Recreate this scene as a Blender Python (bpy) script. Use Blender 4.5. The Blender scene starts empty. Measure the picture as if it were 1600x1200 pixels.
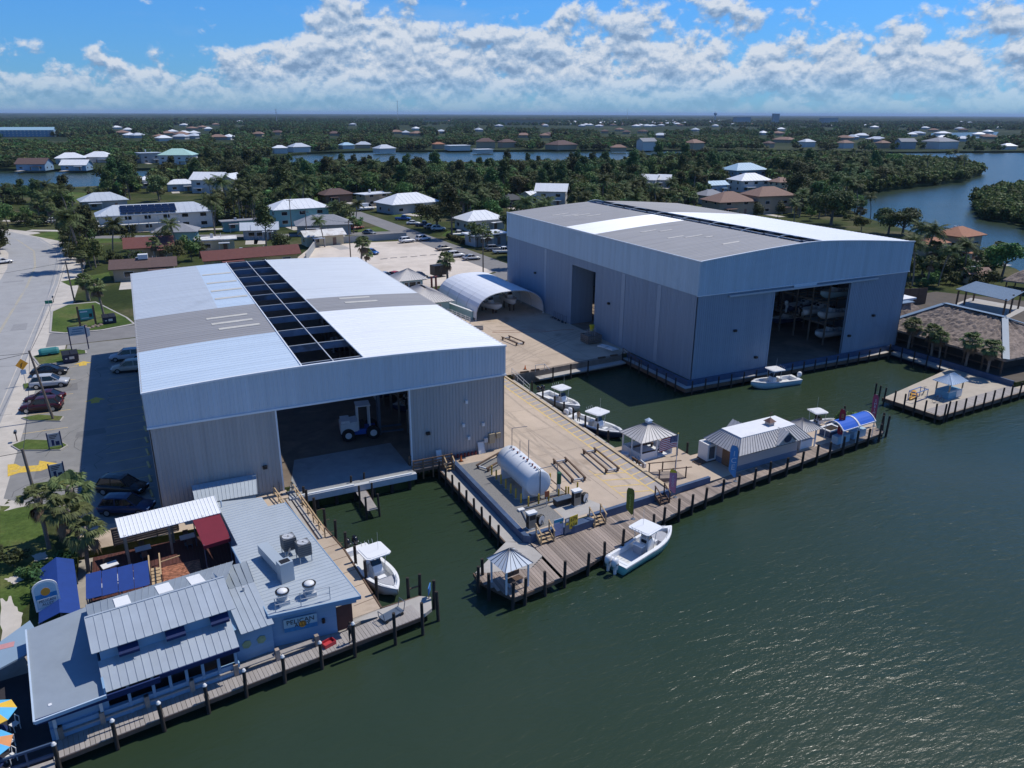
import bpy, math, random, bmesh
from mathutils import Vector, Matrix, geometry
scene = bpy.context.scene
col = scene.collection
rnd = random.Random(7)

# ------------------------------------------------------------------ camera
F = 1200.0; HY = 178.0; ROLL = 0.00375; CAMH = 35.0
_p = math.atan((600-HY)/F)
_cp, _sp = math.cos(_p), math.sin(_p)
_f0 = Vector((0,_cp,-_sp)); _r0 = Vector((1,0,0)); _u0 = Vector((0,_sp,_cp))
_r1 = _r0*math.cos(ROLL)+_u0*math.sin(ROLL); _u1 = -_r0*math.sin(ROLL)+_u0*math.cos(ROLL)
_d = _f0*F+_r1*(182.0-800)+_u1*(600-(HY-2))
_yaw = math.atan2(_d.x,_d.y)
_M = Matrix.Rotation(_yaw,3,'Z')
CR, CU, CF = _M@_r1, _M@_u1, _M@_f0
cam_data = bpy.data.cameras.new('camera'); cam = bpy.data.objects.new('camera',cam_data); col.objects.link(cam)
m = Matrix.Identity(4)
for i,a in enumerate((CR,CU,-CF)):
    for j in range(3): m[j][i] = a[j]
m[2][3] = CAMH
cam.matrix_world = m
cam_data.sensor_width = 36; cam_data.lens = F/1600*36
cam_data.clip_start = 0.5; cam_data.clip_end = 90000
scene.camera = cam
# pixel of the photograph -> point of the place on a known plane
def ray(x,y): return CF*F+CR*(x-800)+CU*(600-y)
def at(x,y,z=0.0):
    d = ray(x,y); t = (z-CAMH)/d.z
    return Vector((d.x*t,d.y*t,z))

# ------------------------------------------------------------------ sky, sun, exposure
SUN = Vector((0.60,0.07,1.0)).normalized()
sun_el = math.asin(SUN.z); sun_az = math.atan2(SUN.x,SUN.y)
w = bpy.data.worlds.new('World'); scene.world = w; w.use_nodes = True
nt = w.node_tree; N = nt.nodes; L = nt.links
N.clear()
def nn(t,**k):
    n = N.new(t)
    for a,b in k.items(): setattr(n,a,b)
    return n
def mth(op,a,b=None,c=None,clamp=False):
    n = nn('ShaderNodeMath',operation=op,use_clamp=clamp)
    for i,v in enumerate((a,b,c)):
        if v is None: continue
        if isinstance(v,(int,float)): n.inputs[i].default_value = v
        else: L.new(v,n.inputs[i])
    return n.outputs[0]
sky = nn('ShaderNodeTexSky',sky_type='NISHITA'); sky.sun_disc = False
sky.sun_elevation = sun_el; sky.sun_rotation = sun_az; sky.altitude = 300; sky.air_density = 1.0; sky.dust_density = 0.0; sky.ozone_density = 4.0
tc = nn('ShaderNodeTexCoord'); sep = nn('ShaderNodeSeparateXYZ'); L.new(tc.outputs['Generated'],sep.inputs[0])
dx,dy,dz = sep.outputs
az = mth('ARCTAN2',dx,dy); el = mth('ARCSINE',mth('MAXIMUM',dz,-0.2))
def cloudnoise(azs,els,offz,scale,detail,rough,dist=0.0,up=0.0):
    c = nn('ShaderNodeCombineXYZ'); L.new(mth('MULTIPLY',az,azs),c.inputs[0])
    e = mth('ADD',el,up) if up else el
    L.new(mth('MULTIPLY',e,els),c.inputs[1]); c.inputs[2].default_value = offz
    n = nn('ShaderNodeTexNoise'); n.inputs['Scale'].default_value = scale; n.inputs['Detail'].default_value = detail
    n.inputs['Roughness'].default_value = rough; n.inputs['Distortion'].default_value = dist
    L.new(c.outputs[0],n.inputs['Vector']); return n.outputs[0]
# cumulus bank: billowing noise, thick low down and thinning upward
n1 = cloudnoise(1.0,1.35,3.1,23.0,10.0,0.58,0.1)
n1u = cloudnoise(1.0,1.35,3.1,23.0,10.0,0.58,0.1,0.007)
nL = cloudnoise(1.0,1.0,11.7,2.6,2.0,0.5)          # where the bank towers up
ncov = mth('ADD',mth('MULTIPLY',nL,0.75),-0.10)
top = mth('MULTIPLY_ADD',nL,0.30,-0.065)            # elevation (rad) where the bank thins out
lo = mth('DIVIDE',mth('SUBTRACT',top,el),0.045)
cov = mth('MULTIPLY_ADD',mth('MAXIMUM',mth('MINIMUM',lo,1.0),-1.0),0.165,-0.005)
dens = mth('ADD',n1,cov); densu = mth('ADD',n1u,cov)
mask = nn('ShaderNodeMapRange'); mask.interpolation_type='SMOOTHSTEP'; L.new(dens,mask.inputs[0]); mask.inputs[1].default_value=0.45; mask.inputs[2].default_value=0.59
# light from above: where there is less cloud a little higher up the cloud is bright
lit = mth('MULTIPLY_ADD',mth('SUBTRACT',dens,densu),4.2,0.60,clamp=True)
thick = nn('ShaderNodeMapRange'); L.new(dens,thick.inputs[0]); thick.inputs[1].default_value=0.55; thick.inputs[2].default_value=0.85; thick.inputs[3].default_value=1.0; thick.inputs[4].default_value=0.72
lum = mth('MULTIPLY',lit,thick.outputs[0])
cr = nn('ShaderNodeValToRGB'); L.new(lum,cr.inputs[0])
cr.color_ramp.elements[0].position=0.12; cr.color_ramp.elements[0].color=(1.5,2.3,3.6,1)
cr.color_ramp.elements[1].position=0.80; cr.color_ramp.elements[1].color=(5.0,5.4,6.0,1)
e_=cr.color_ramp.elements.new(0.42); e_.color=(2.6,3.5,4.8,1)
tint = nn('ShaderNodeMix',data_type='RGBA',blend_type='MULTIPLY'); tint.inputs['Factor'].default_value=1.0; L.new(sky.outputs[0],tint.inputs['A']); tr_ = nn('ShaderNodeValToRGB'); L.new(mth('MULTIPLY',el,5.0,None,True),tr_.inputs[0]); tr_.color_ramp.elements[0].color=(0.20,0.41,0.74,1); tr_.color_ramp.elements[1].color=(0.25,0.56,0.93,1); tr_.color_ramp.elements[1].position=0.6; L.new(tr_.outputs[0],tint.inputs['B'])
# thin veil high up
nv = cloudnoise(1.0,3.0,23.0,4.0,6.0,0.6,0.4)
veil = nn('ShaderNodeMapRange'); L.new(nv,veil.inputs[0]); veil.inputs[1].default_value=0.52; veil.inputs[2].default_value=0.85; veil.inputs[3].default_value=0.0; veil.inputs[4].default_value=0.35
mixv = nn('ShaderNodeMix',data_type='RGBA'); L.new(veil.outputs[0],mixv.inputs['Factor']); L.new(tint.outputs['Result'],mixv.inputs['A']); mixv.inputs['B'].default_value=(3.0,4.0,5.4,1)
hz = nn('ShaderNodeMapRange'); hz.interpolation_type='SMOOTHSTEP'; L.new(el,hz.inputs[0]); hz.inputs[1].default_value=-0.005; hz.inputs[2].default_value=0.055; hz.inputs[3].default_value=0.15; hz.inputs[4].default_value=0.95
mfac = mth('MULTIPLY',mask.outputs[0],hz.outputs[0])   # low clouds sink into blue air
mixc = nn('ShaderNodeMix',data_type='RGBA'); L.new(mfac,mixc.inputs['Factor']); L.new(mixv.outputs['Result'],mixc.inputs['A']); L.new(cr.outputs[0],mixc.inputs['B'])
bg = nn('ShaderNodeBackground'); bg.inputs['Strength'].default_value = 0.15
out = nn('ShaderNodeOutputWorld'); L.new(mixc.outputs['Result'],bg.inputs[0]); L.new(bg.outputs[0],out.inputs[0])

sd = bpy.data.lights.new('sun','SUN'); sd.energy = 4.3; sd.angle = math.radians(0.53); sd.color = (1.0,0.95,0.87)
so = bpy.data.objects.new('sun',sd); col.objects.link(so)
so.rotation_euler = SUN.to_track_quat('Z','Y').to_euler()
vs = scene.view_settings
vs.view_transform='Standard'; vs.look='None'; vs.gamma=1.0; vs.use_curve_mapping=False; vs.exposure=-0.14
scene.render.engine='CYCLES'

# ------------------------------------------------------------------ materials
MATS = {}
def mat(name, c, rough=0.6, var=0.18, scale=1.5, bump=0.0, bscale=None, metal=0.0, spec=0.4, rv=0.0, stain=None, emis=None, stretch=None, detail=5):
    """procedural paint / concrete / wood: base colour broken up by two noises, optional per-object shift rv and stains"""
    if name in MATS: return MATS[name]
    m = bpy.data.materials.new(name); m.use_nodes = True; t = m.node_tree; n = t.nodes; l = t.links
    b = n['Principled BSDF']; b.inputs['Roughness'].default_value = rough; b.inputs['Metallic'].default_value = metal
    b.inputs['Specular IOR Level'].default_value = spec
    tc = n.new('ShaderNodeTexCoord'); src = tc.outputs['Object']
    if stretch:
        mp = n.new('ShaderNodeMapping'); mp.inputs['Scale'].default_value = stretch; l.new(src,mp.inputs[0]); src = mp.outputs[0]
    no = n.new('ShaderNodeTexNoise'); no.inputs['Scale'].default_value = scale; no.inputs['Detail'].default_value = detail; no.inputs['Roughness'].default_value=0.65
    l.new(src,no.inputs['Vector'])
    hs = n.new('ShaderNodeHueSaturation'); hs.inputs['Color'].default_value = (*c,1)
    mr = n.new('ShaderNodeMapRange'); mr.inputs[1].default_value=0.25; mr.inputs[2].default_value=0.75; mr.inputs[3].default_value=1-var; mr.inputs[4].default_value=1+var
    l.new(no.outputs[0],mr.inputs[0]); val = mr.outputs[0]
    if rv:
        oi = n.new('ShaderNodeObjectInfo'); m2 = n.new('ShaderNodeMapRange'); m2.inputs[3].default_value=1-rv; m2.inputs[4].default_value=1+rv
        l.new(oi.outputs['Random'],m2.inputs[0]); mm = n.new('ShaderNodeMath'); mm.operation='MULTIPLY'; l.new(val,mm.inputs[0]); l.new(m2.outputs[0],mm.inputs[1]); val = mm.outputs[0]
    l.new(val,hs.inputs['Value']); colr = hs.outputs[0]
    if stain:
        sc, th, scol, amt = stain
        n2 = n.new('ShaderNodeTexNoise'); n2.inputs['Scale'].default_value=sc; n2.inputs['Detail'].default_value=7; n2.inputs['Roughness'].default_value=0.6; n2.inputs['Distortion'].default_value=0.6
        l.new(tc.outputs['Object'],n2.inputs['Vector'])
        m3 = n.new('ShaderNodeMapRange'); m3.inputs[1].default_value=th; m3.inputs[2].default_value=th+0.14; m3.inputs[3].default_value=0; m3.inputs[4].default_value=amt
        l.new(n2.outputs[0],m3.inputs[0])
        mx = n.new('ShaderNodeMix'); mx.data_type='RGBA'; l.new(m3.outputs[0],mx.inputs['Factor']); l.new(colr,mx.inputs['A']); mx.inputs['B'].default_value=(*scol,1); colr = mx.outputs['Result']
    l.new(colr,b.inputs['Base Color'])
    if bump:
        nb = n.new('ShaderNodeTexNoise'); nb.inputs['Scale'].default_value = bscale or scale*4; nb.inputs['Detail'].default_value=4; l.new(src,nb.inputs['Vector'])
        bp = n.new('ShaderNodeBump'); bp.inputs['Strength'].default_value=bump; bp.inputs['Distance'].default_value=0.05; l.new(nb.outputs[0],bp.inputs['Height']); l.new(bp.outputs[0],b.inputs['Normal'])
    if emis: b.inputs['Emission Color'].default_value=(*emis[:3],1); b.inputs['Emission Strength'].default_value=emis[3]
    MATS[name]=m; return m

# ------------------------------------------------------------------ mesh helpers
class MB:
    def __init__(s): s.v=[]; s.f=[]; s.mi=[]; s.sm=False
    def add(s,vs,fs,mi=0):
        o=len(s.v); s.v+= [tuple(p) for p in vs]; s.f+=[tuple(i+o for i in f) for f in fs]; s.mi+=[mi]*len(fs); return s
    def box(s,x0,y0,z0,x1,y1,z1,mi=0):
        return s.add([(x0,y0,z0),(x1,y0,z0),(x1,y1,z0),(x0,y1,z0),(x0,y0,z1),(x1,y0,z1),(x1,y1,z1),(x0,y1,z1)],
            [(3,2,1,0),(4,5,6,7),(0,1,5,4),(1,2,6,5),(2,3,7,6),(3,0,4,7)],mi)
    def bar(s,p,q,wd,ht,mi=0):
        p=Vector(p); q=Vector(q); d=(q-p).normalized()
        side=Vector((d.y,-d.x,0)); side = Vector((1,0,0)) if side.length<1e-4 else side.normalized()
        up=side.cross(d); a=side*wd/2; b=up*ht/2
        return s.add([p-a-b,p+a-b,p+a+b,p-a+b,q-a-b,q+a-b,q+a+b,q-a+b],[(0,1,2,3),(7,6,5,4),(4,5,1,0),(5,6,2,1),(6,7,3,2),(7,4,0,3)],mi)
    def cyl(s,p,q,r,n=8,r1=None,mi=0,caps=True):
        p=Vector(p); q=Vector(q); r1=r if r1 is None else r1; d=(q-p).normalized()
        a=d.orthogonal().normalized(); b=d.cross(a); vs=[]
        for c,rr in ((p,r),(q,r1)):
            for i in range(n):
                t=2*math.pi*i/n; vs.append(c+a*math.cos(t)*rr+b*math.sin(t)*rr)
        fs=[(i,(i+1)%n,n+(i+1)%n,n+i) for i in range(n)]
        if caps: fs+=[tuple(range(n-1,-1,-1)),tuple(range(n,2*n))]
        return s.add(vs,fs,mi)
    def tube(s,pts,r,n=6,mi=0):
        for a,b in zip(pts[:-1],pts[1:]): s.cyl(a,b,r,n,mi=mi)
        return s
    def lathe(s,c,prof,n=12,mi=0):
        c=Vector(c); vs=[]; k=len(prof)
        for r,z in prof:
            for i in range(n):
                t=2*math.pi*i/n; vs.append((c.x+r*math.cos(t),c.y+r*math.sin(t),c.z+z))
        fs=[(j*n+i,j*n+(i+1)%n,(j+1)*n+(i+1)%n,(j+1)*n+i) for j in range(k-1) for i in range(n)]
        fs+=[tuple(range(n-1,-1,-1)),tuple((k-1)*n+i for i in range(n))]
        return s.add(vs,fs,mi)
    def prism(s,pts,z0,z1,mi=0):
        pts=[(p[0],p[1]) for p in pts]
        ar=sum(a[0]*b[1]-b[0]*a[1] for a,b in zip(pts,pts[1:]+pts[:1]))
        if ar<0: pts=pts[::-1]
        n=len(pts); tri=geometry.tessellate_polygon([[Vector((x,y,0)) for x,y in pts]])
        vs=[(x,y,z1) for x,y in pts]+[(x,y,z0) for x,y in pts]; fs=[]
        for a,b,c in tri:
            A,B,C=pts[a],pts[b],pts[c]
            if (B[0]-A[0])*(C[1]-A[1])-(B[1]-A[1])*(C[0]-A[0])<0: a,c=c,a
            fs.append((a,b,c))
            if z1-z0>1e-6: fs.append((n+c,n+b,n+a))
        if z1-z0>1e-6: fs+=[(i,n+i,n+(i+1)%n,(i+1)%n) for i in range(n)]
        return s.add(vs,fs,mi)
    def slab(s,q,th,mi=0):
        """thick panel from 4 corner points of its top"""
        q=[Vector(p) for p in q]; nrm=(q[1]-q[0]).cross(q[3]-q[0]).normalized()
        if nrm.z<0: q=q[::-1]; nrm=-nrm
        lo=[p-nrm*th for p in q]
        return s.add(q+lo,[(0,1,2,3),(7,6,5,4),(0,4,5,1),(1,5,6,2),(2,6,7,3),(3,7,4,0)],mi)
    def build(s,name,mats,parent=None,smooth=False,loc=None):
        me=bpy.data.meshes.new(name); me.from_pydata(s.v,[],s.f); 
        mats = mats if isinstance(mats,(list,tuple)) else [mats]
        for m in mats: me.materials.append(m)
        if len(mats)>1: me.polygons.foreach_set('material_index',s.mi)
        if smooth: me.polygons.foreach_set('use_smooth',[True]*len(s.f))
        me.update()
        o=bpy.data.objects.new(name,me); col.objects.link(o)
        if parent is not None: o.parent=parent
        if loc is not None: o.location=loc
        return o
def tag(o,label,cat,group=None):
    o['label']=label; o['category']=cat
    if group: o['group']=group
    return o
def thing(name,label,cat,loc=(0,0,0),rz=0.0,group=None):
    o=bpy.data.objects.new(name,None); o.empty_display_size=0.3; col.objects.link(o); o.location=loc; o.rotation_euler=(0,0,rz)
    return tag(o,label,cat,group)
def struct(o,kind='structure'): o['kind']=kind; return o
def inst(name,src,parent=None,loc=(0,0,0),rot=(0,0,0),sc=(1,1,1)):
    """another object on the same mesh data"""
    o=bpy.data.objects.new(name,src if isinstance(src,bpy.types.Mesh) else src.data); col.objects.link(o)
    if parent is not None: o.parent=parent
    o.location=loc; o.rotation_euler=rot; o.scale=sc; return o
def copy_tree(o,loc=None,rz=None,label=None,sc=None,parent=None):
    c=o.copy(); col.objects.link(c)
    if parent is not None: c.parent=parent
    if loc is not None: c.location=loc
    if rz is not None: c.rotation_euler=(0,0,rz)
    if label: c['label']=label
    if sc: c.scale=(sc,sc,sc)
    for ch in o.children: copy_tree(ch,parent=c)
    return c
def text(name,body,size,mt,parent,loc,rot,ext=0.006,align='CENTER'):
    cu=bpy.data.curves.new(name,'FONT'); cu.body=body; cu.size=size; cu.extrude=ext; cu.align_x=align; cu.align_y='CENTER'; cu.resolution_u=2
    t=bpy.data.objects.new(name,cu); col.objects.link(t); bpy.context.view_layer.update()
    me=bpy.data.meshes.new_from_object(t.evaluated_get(bpy.context.evaluated_depsgraph_get()))
    bpy.data.objects.remove(t); me.name=name; me.materials.clear(); me.materials.append(mt)
    o=bpy.data.objects.new(name,me); col.objects.link(o); o.parent=parent; o.location=loc; o.rotation_euler=rot; return o
def lerp_poly(pl,x):
    for (x0,y0),(x1,y1) in zip(pl[:-1],pl[1:]):
        if x<=x1: return y0+(y1-y0)*(x-x0)/(x1-x0)
    return pl[-1][1]
R_=math.radians
UNIT=MB().box(-.5,-.5,-.5,.5,.5,.5)
_um=bpy.data.meshes.new('unit_board'); _um.from_pydata(UNIT.v,[],UNIT.f)
def unit(m):
    k='unit_'+m.name
    if k in bpy.data.meshes: return bpy.data.meshes[k]
    me=_um.copy(); me.name=k; me.materials.append(m); return me
DZ=-0.65; WZ=-1.6
# ================================================================== SETTING
# ---- water
def water_mat():
    m=bpy.data.materials.new('water'); m.use_nodes=True; t=m.node_tree; n=t.nodes; l=t.links; b=n['Principled BSDF']
    b.inputs['Base Color'].default_value=(0.010,0.026,0.017,1); b.inputs['Roughness'].default_value=0.25; b.inputs['IOR'].default_value=1.33
    tc=n.new('ShaderNodeTexCoord')
    # murky colour drifts between green and brown-green
    nz=n.new('ShaderNodeTexNoise'); nz.inputs['Scale'].default_value=0.03; nz.inputs['Detail'].default_value=4; l.new(tc.outputs['Object'],nz.inputs['Vector'])
    rp=n.new('ShaderNodeValToRGB'); l.new(nz.outputs[0],rp.inputs[0]); rp.color_ramp.elements[0].position=.35; rp.color_ramp.elements[0].color=(0.021,0.040,0.020,1); rp.color_ramp.elements[1].position=.7; rp.color_ramp.elements[1].color=(0.033,0.050,0.029,1)
    l.new(rp.outputs[0],b.inputs['Base Color'])
    mp=n.new('ShaderNodeMapping'); mp.inputs['Rotation'].default_value=(0,0,R_(35)); mp.inputs['Scale'].default_value=(0.55,1.5,1.0); l.new(tc.outputs['Object'],mp.inputs[0])
    hs=None
    # patches of wind: calm water between the docks' lee and ruffled water outside
    pw=n.new('ShaderNodeTexNoise'); pw.inputs['Scale'].default_value=0.05; pw.inputs['Detail'].default_value=3; l.new(tc.outputs['Object'],pw.inputs['Vector'])
    pr=n.new('ShaderNodeMapRange'); pr.inputs[1].default_value=.35; pr.inputs[2].default_value=.65; pr.inputs[3].default_value=.55; pr.inputs[4].default_value=.95; l.new(pw.outputs[0],pr.inputs[0])
    for sc,amp,det in ((0.45,0.50,3),(1.5,0.34,4),(4.5,0.10,3)):
        w_=n.new('ShaderNodeTexNoise'); w_.inputs['Scale'].default_value=sc; w_.inputs['Detail'].default_value=det; w_.inputs['Roughness'].default_value=.55; w_.inputs['Distortion'].default_value=.5; l.new(mp.outputs[0],w_.inputs['Vector'])
        k=n.new('ShaderNodeMath'); k.operation='MULTIPLY'; k.inputs[1].default_value=amp; l.new(w_.outputs[0],k.inputs[0])
        if hs is None: hs=k.outputs[0]
        else:
            a=n.new('ShaderNodeMath'); a.operation='ADD'; l.new(hs,a.inputs[0]); l.new(k.outputs[0],a.inputs[1]); hs=a.outputs[0]
    bp=n.new('ShaderNodeBump'); bp.inputs['Distance'].default_value=0.24; l.new(pr.outputs[0],bp.inputs['Strength']); l.new(hs,bp.inputs['Height']); l.new(bp.outputs[0],b.inputs['Normal'])
    return m
WATER=water_mat()
mb=MB(); mb.add([(-9000,-2000,WZ),(9000,-2000,WZ),(9000,12000,WZ),(-9000,12000,WZ)],[(0,1,2,3)])
struct(mb.build('water',WATER))

# ---- land
def ground_mat(name,c1,c2,c3,s1=0.05,s2=0.6):
    m=bpy.data.materials.new(name); m.use_nodes=True; t=m.node_tree; n=t.nodes; l=t.links; b=n['Principled BSDF']; b.inputs['Roughness'].default_value=.95; b.inputs['Specular IOR Level'].default_value=.1
    tc=n.new('ShaderNodeTexCoord'); a=n.new('ShaderNodeTexNoise'); a.inputs['Scale'].default_value=s1; a.inputs['Detail'].default_value=8; a.inputs['Roughness'].default_value=.6; l.new(tc.outputs['Object'],a.inputs['Vector'])
    r=n.new('ShaderNodeValToRGB'); l.new(a.outputs[0],r.inputs[0]); e=r.color_ramp.elements; e[0].position=.36; e[0].color=(*c1,1); e[1].position=.66; e[1].color=(*c3,1); k=e.new(.5); k.color=(*c2,1)
    f=n.new('ShaderNodeTexNoise'); f.inputs['Scale'].default_value=s2; f.inputs['Detail'].default_value=6; f.inputs['Roughness'].default_value=.75; l.new(tc.outputs['Object'],f.inputs['Vector'])
    mr=n.new('ShaderNodeMapRange'); mr.inputs[1].default_value=.3; mr.inputs[2].default_value=.7; mr.inputs[3].default_value=.6; mr.inputs[4].default_value=1.35; l.new(f.outputs[0],mr.inputs[0])
    hs=n.new('ShaderNodeHueSaturation'); l.new(r.outputs[0],hs.inputs['Color']); l.new(mr.outputs[0],hs.inputs['Value']); l.new(hs.outputs[0],b.inputs['Base Color'])
    bp=n.new('ShaderNodeBump'); bp.inputs['Strength'].default_value=.5; bp.inputs['Distance'].default_value=.08; l.new(f.outputs[0],bp.inputs['Height']); l.new(bp.outputs[0],b.inputs['Normal'])
    return m
GRASS=ground_mat('grass_ground',(.028,.042,.013),(.05,.064,.020),(.11,.10,.055),.05,1.2)
LAWN=ground_mat('lawn',(.05,.085,.02),(.08,.12,.03),(.13,.13,.05),.12,2.5)
FAR=ground_mat('far_ground',(.018,.03,.012),(.028,.042,.016),(.06,.07,.035),.008,.05)
SCRUB=ground_mat('scrub_ground',(.03,.045,.015),(.05,.065,.022),(.10,.10,.05),.05,.8)
N_SHORE=[(-700,430),(-106.6,455),(-39.5,447),(-10,450),(36.7,500),(96,560),(176,575),(305,563),(375,545),(445,538),(513,512)]
PEN=[(529,531),(577,457),(562,390),(511,338),(437,301),(381,288),(313,271),(262,230),(240,200),(226,172),(217.9,157),(205,138),(191,113),(170,92),(150,76),(136,60)]
main=[(-700,40),(-14,40),(-14,56),(-8.2,56),(-8.2,66.5),(8.8,66.5),(8.8,69.0),(22.4,69.0),(22.4,71.2),(26.9,71.2),(27.3,52.8),(43.6,54.3),(44.1,66),(44.1,93.2),(45.5,93.2),(64.6,94.8),(66.0,94.8),(66.0,79.9),(107.2,79.9),(107.2,60)]
outline=main+[(136,60)]+PEN[::-1][1:]+N_SHORE[::-1]
struct(MB().prism(outline,-5,0).build('land',GRASS))
# pad under the restaurant, lower than the parking lot
struct(MB().prism([(-14.2,44.6),(-8.3,45.0),(9.8,47.6),(12.7,48.9),(10.4,71.5),(8.7,71.5),(8.7,66.6),(-8.3,66.6),(-8.3,56.1),(-14.2,56.1)],-5,DZ-0.03).build('restaurant_ground',mat('pad_concrete',(.33,.30,.26),.85,.2,.8,.3)))
FS=[(-3500,1100),(-600,700),(-150,657),(-12,585),(17,587),(119,718),(157,767),(236,780),(479,702),(637,640),(710,565),(854,524),(1400,420),(4500,300)]
struct(MB().prism(FS+[(44000,2000),(44000,44000),(-44000,44000),(-44000,2000)],-5,0).build('far_shore_land',FAR))
# mangrove island on the right
ISL=[(289,186),(315,208),(345,228),(380,242),(430,252),(520,240),(520,150),(330,130),(274,158)]
struct(MB().prism(ISL,-5,-1.2).build('mangrove_island_ground',SCRUB))
lg=MB().add([(1120,835,.05),(1330,870,.05),(1822,1185,.05),(1536,1143,.05)],[(0,1,2,3)]); struct(lg.build('lagoon',WATER))

def blob(ps,n=26):
    r3=random.Random(int(abs(ps[0][0])*100)); c=sum((Vector(p) for p in ps),Vector((0,0)))/len(ps); out=[]
    for k in range(n):
        f=k/n*len(ps); i=int(f); a,b=Vector(ps[i]),Vector(ps[(i+1)%len(ps)]); p=a.lerp(b,f-i); out.append(tuple(c+(p-c)*r3.uniform(.72,1.0)))
    return out
# ---- roads and paved areas, each sheet a few mm above the one below
ROADM=mat('worn_road',(.33,.33,.325),.9,.12,.35,.25,6,stain=(.09,.56,(.30,.29,.28),.55))
SHELL=mat('shell_shoulder',(.50,.46,.40),.95,.16,.5,.3,7,stain=(.12,.55,(.34,.31,.27),.6))
LOTM=mat('lot_asphalt',(.225,.222,.212),.9,.14,.6,.3,8,stain=(.16,.55,(.30,.285,.265),.6))
ASPH=mat('street_asphalt',(.20,.195,.19),.9,.12,.5,.25,8,stain=(.15,.58,(.27,.26,.25),.5))
SANDL=mat('sand_lot',(.60,.53,.45),.95,.14,.25,.3,5,stain=(.07,.54,(.40,.34,.28),.7))
CONC=mat('tan_concrete',(.47,.38,.29),.85,.22,.16,.25,9,stain=(.20,.545,(.29,.225,.165),.75),detail=9)
CONC2=mat('grey_concrete',(.40,.38,.35),.85,.12,.7,.25,9,stain=(.25,.56,(.27,.25,.225),.55))
YEL=mat('yellow_paint',(.62,.42,.06),.8,.3,4.0,stain=(1.2,.55,(.35,.31,.25),.7))
YELF=mat('faded_yellow_paint',(.60,.44,.19),.85,.2,3.0,stain=(.8,.56,(.42,.34,.26),.7))
WHT=mat('white_paint',(.70,.70,.68),.7,.12,3.0)
def sheet(name,pts,z,m): return struct(MB().prism(pts,z,z).build(name,m))
sheet('road_shoulder',[(-19,40),(-17.6,66),(-14.6,80),(-14.8,128),(-12.5,131),(-12.5,146.5),(-13,160),(-12,215),(-17,250),(-27,279),(-60,322),(-90,340),(-90,315),(-50,270),(-40,230),(-36,180),(-36,80),(-75,40)],.004,SHELL)
rc=[(-24,20),(-24,60),(-23.5,100),(-23,150),(-22.4,190),(-22.8,215),(-25,240),(-31,264),(-43,287),(-66,309),(-110,333),(-180,360)]
def ribbon(pl,wd,off=0):
    a=[];b=[]
    for i,p in enumerate(pl):
        q=Vector(pl[min(i+1,len(pl)-1)])-Vector(pl[max(i-1,0)]); nrm=Vector((q.y,-q.x)).normalized(); c=Vector(p)+nrm*off
        a.append(tuple(c+nrm*wd/2)); b.append(tuple(c-nrm*wd/2))
    return a,b
def ribsheet(name,pl,wd,z,m,off=0,dash=None):
    a,b=ribbon(pl,wd,off); mb=MB()
    for i in range(len(pl)-1): mb.add([(*a[i],z),(*a[i+1],z),(*b[i+1],z),(*b[i],z)],[(0,1,2,3)])
    return struct(mb.build(name,m))
ribsheet('road',rc,11.5,.008,ROADM)
CLN=mat('worn_centre_line',(.42,.37,.25),.9,.2,1.0,stain=(.25,.5,(.34,.335,.32),.8))
ribsheet('road_centre_line',rc,.13,.012,CLN,.12); ribsheet('road_centre_line',rc,.13,.012,CLN,-.12)
ribsheet('road_edge_line',rc,.12,.012,SHELL,5.0)
# marina lot west of the near shed and the street behind it
sheet('parking_lot',[(-15.0,80.5),(-11.6,77.2),(-8.4,73.8),(-7.6,66.6),(-1.2,66.6),(-1.2,136.5),(-12.3,136.5),(-12.3,131),(-15.0,128)],.012,LOTM)
sheet('lot_entrance',[(-15.3,136.7),(40,138),(62,146),(84,160),(84,168),(62,153),(40,145),(-15.3,145.5)],.016,ASPH)
sheet('side_street',[(74.6,160.5),(82,163),(80,230),(77.5,290),(70,290),(72.6,230)],.020,ASPH)
sheet('sand_parking_lot',[(38,150),(60,154),(75,163),(73.4,215),(58,218),(44,218),(36,200)],.008,SANDL)
ribsheet('cross_street',[(74,233),(50,238),(-14,262)],5.5,.012,ASPH)
ribsheet('far_street',[(190,283),(253,380),(300,455)],6.5,.012,ASPH)
ribsheet('driveway_path',[(-30,285),(0,268),(35,262)],3.2,.016,SHELL)
ribsheet('frontage_path',[(-60,330),(-20,300),(20,300)],3.2,.016,SHELL)
# yellow markings of the lot
for i,(x,y) in enumerate([(-9.7,124.5),(-7.7,106.5)]):
    sheet('lane_arrow',[(x-.5,y-.9),(x+.5,y-.9),(x+.5,y+.1),(x+1.2,y+.1),(x,y+1.5),(x-1.2,y+.1),(x-.5,y+.1)],.020,YEL)
for k in range(19):
    y=74+k*2.75
    sheet('bay_line',[(-6.3,y-.06),(-1.9,y+.3-.06),(-1.9,y+.3+.06),(-6.3,y+.06)],.020,YELF)
for k in range(5):
    y=98+k*6.4
    sheet('bay_line',[(-15,y-.06),(-10.4,y-.06),(-10.4,y+.06),(-15,y+.06)],.020,YELF)
# big hatch arrow painted at the road mouth
sheet('entrance_arrow',[at(12,745).xy[:],at(12,726).xy[:],at(24,725).xy[:],at(33,729).xy[:],at(60,727).xy[:],at(62,720).xy[:],at(95,725).xy[:],at(64,736).xy[:],at(30,739).xy[:]],.024,YEL)
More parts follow.
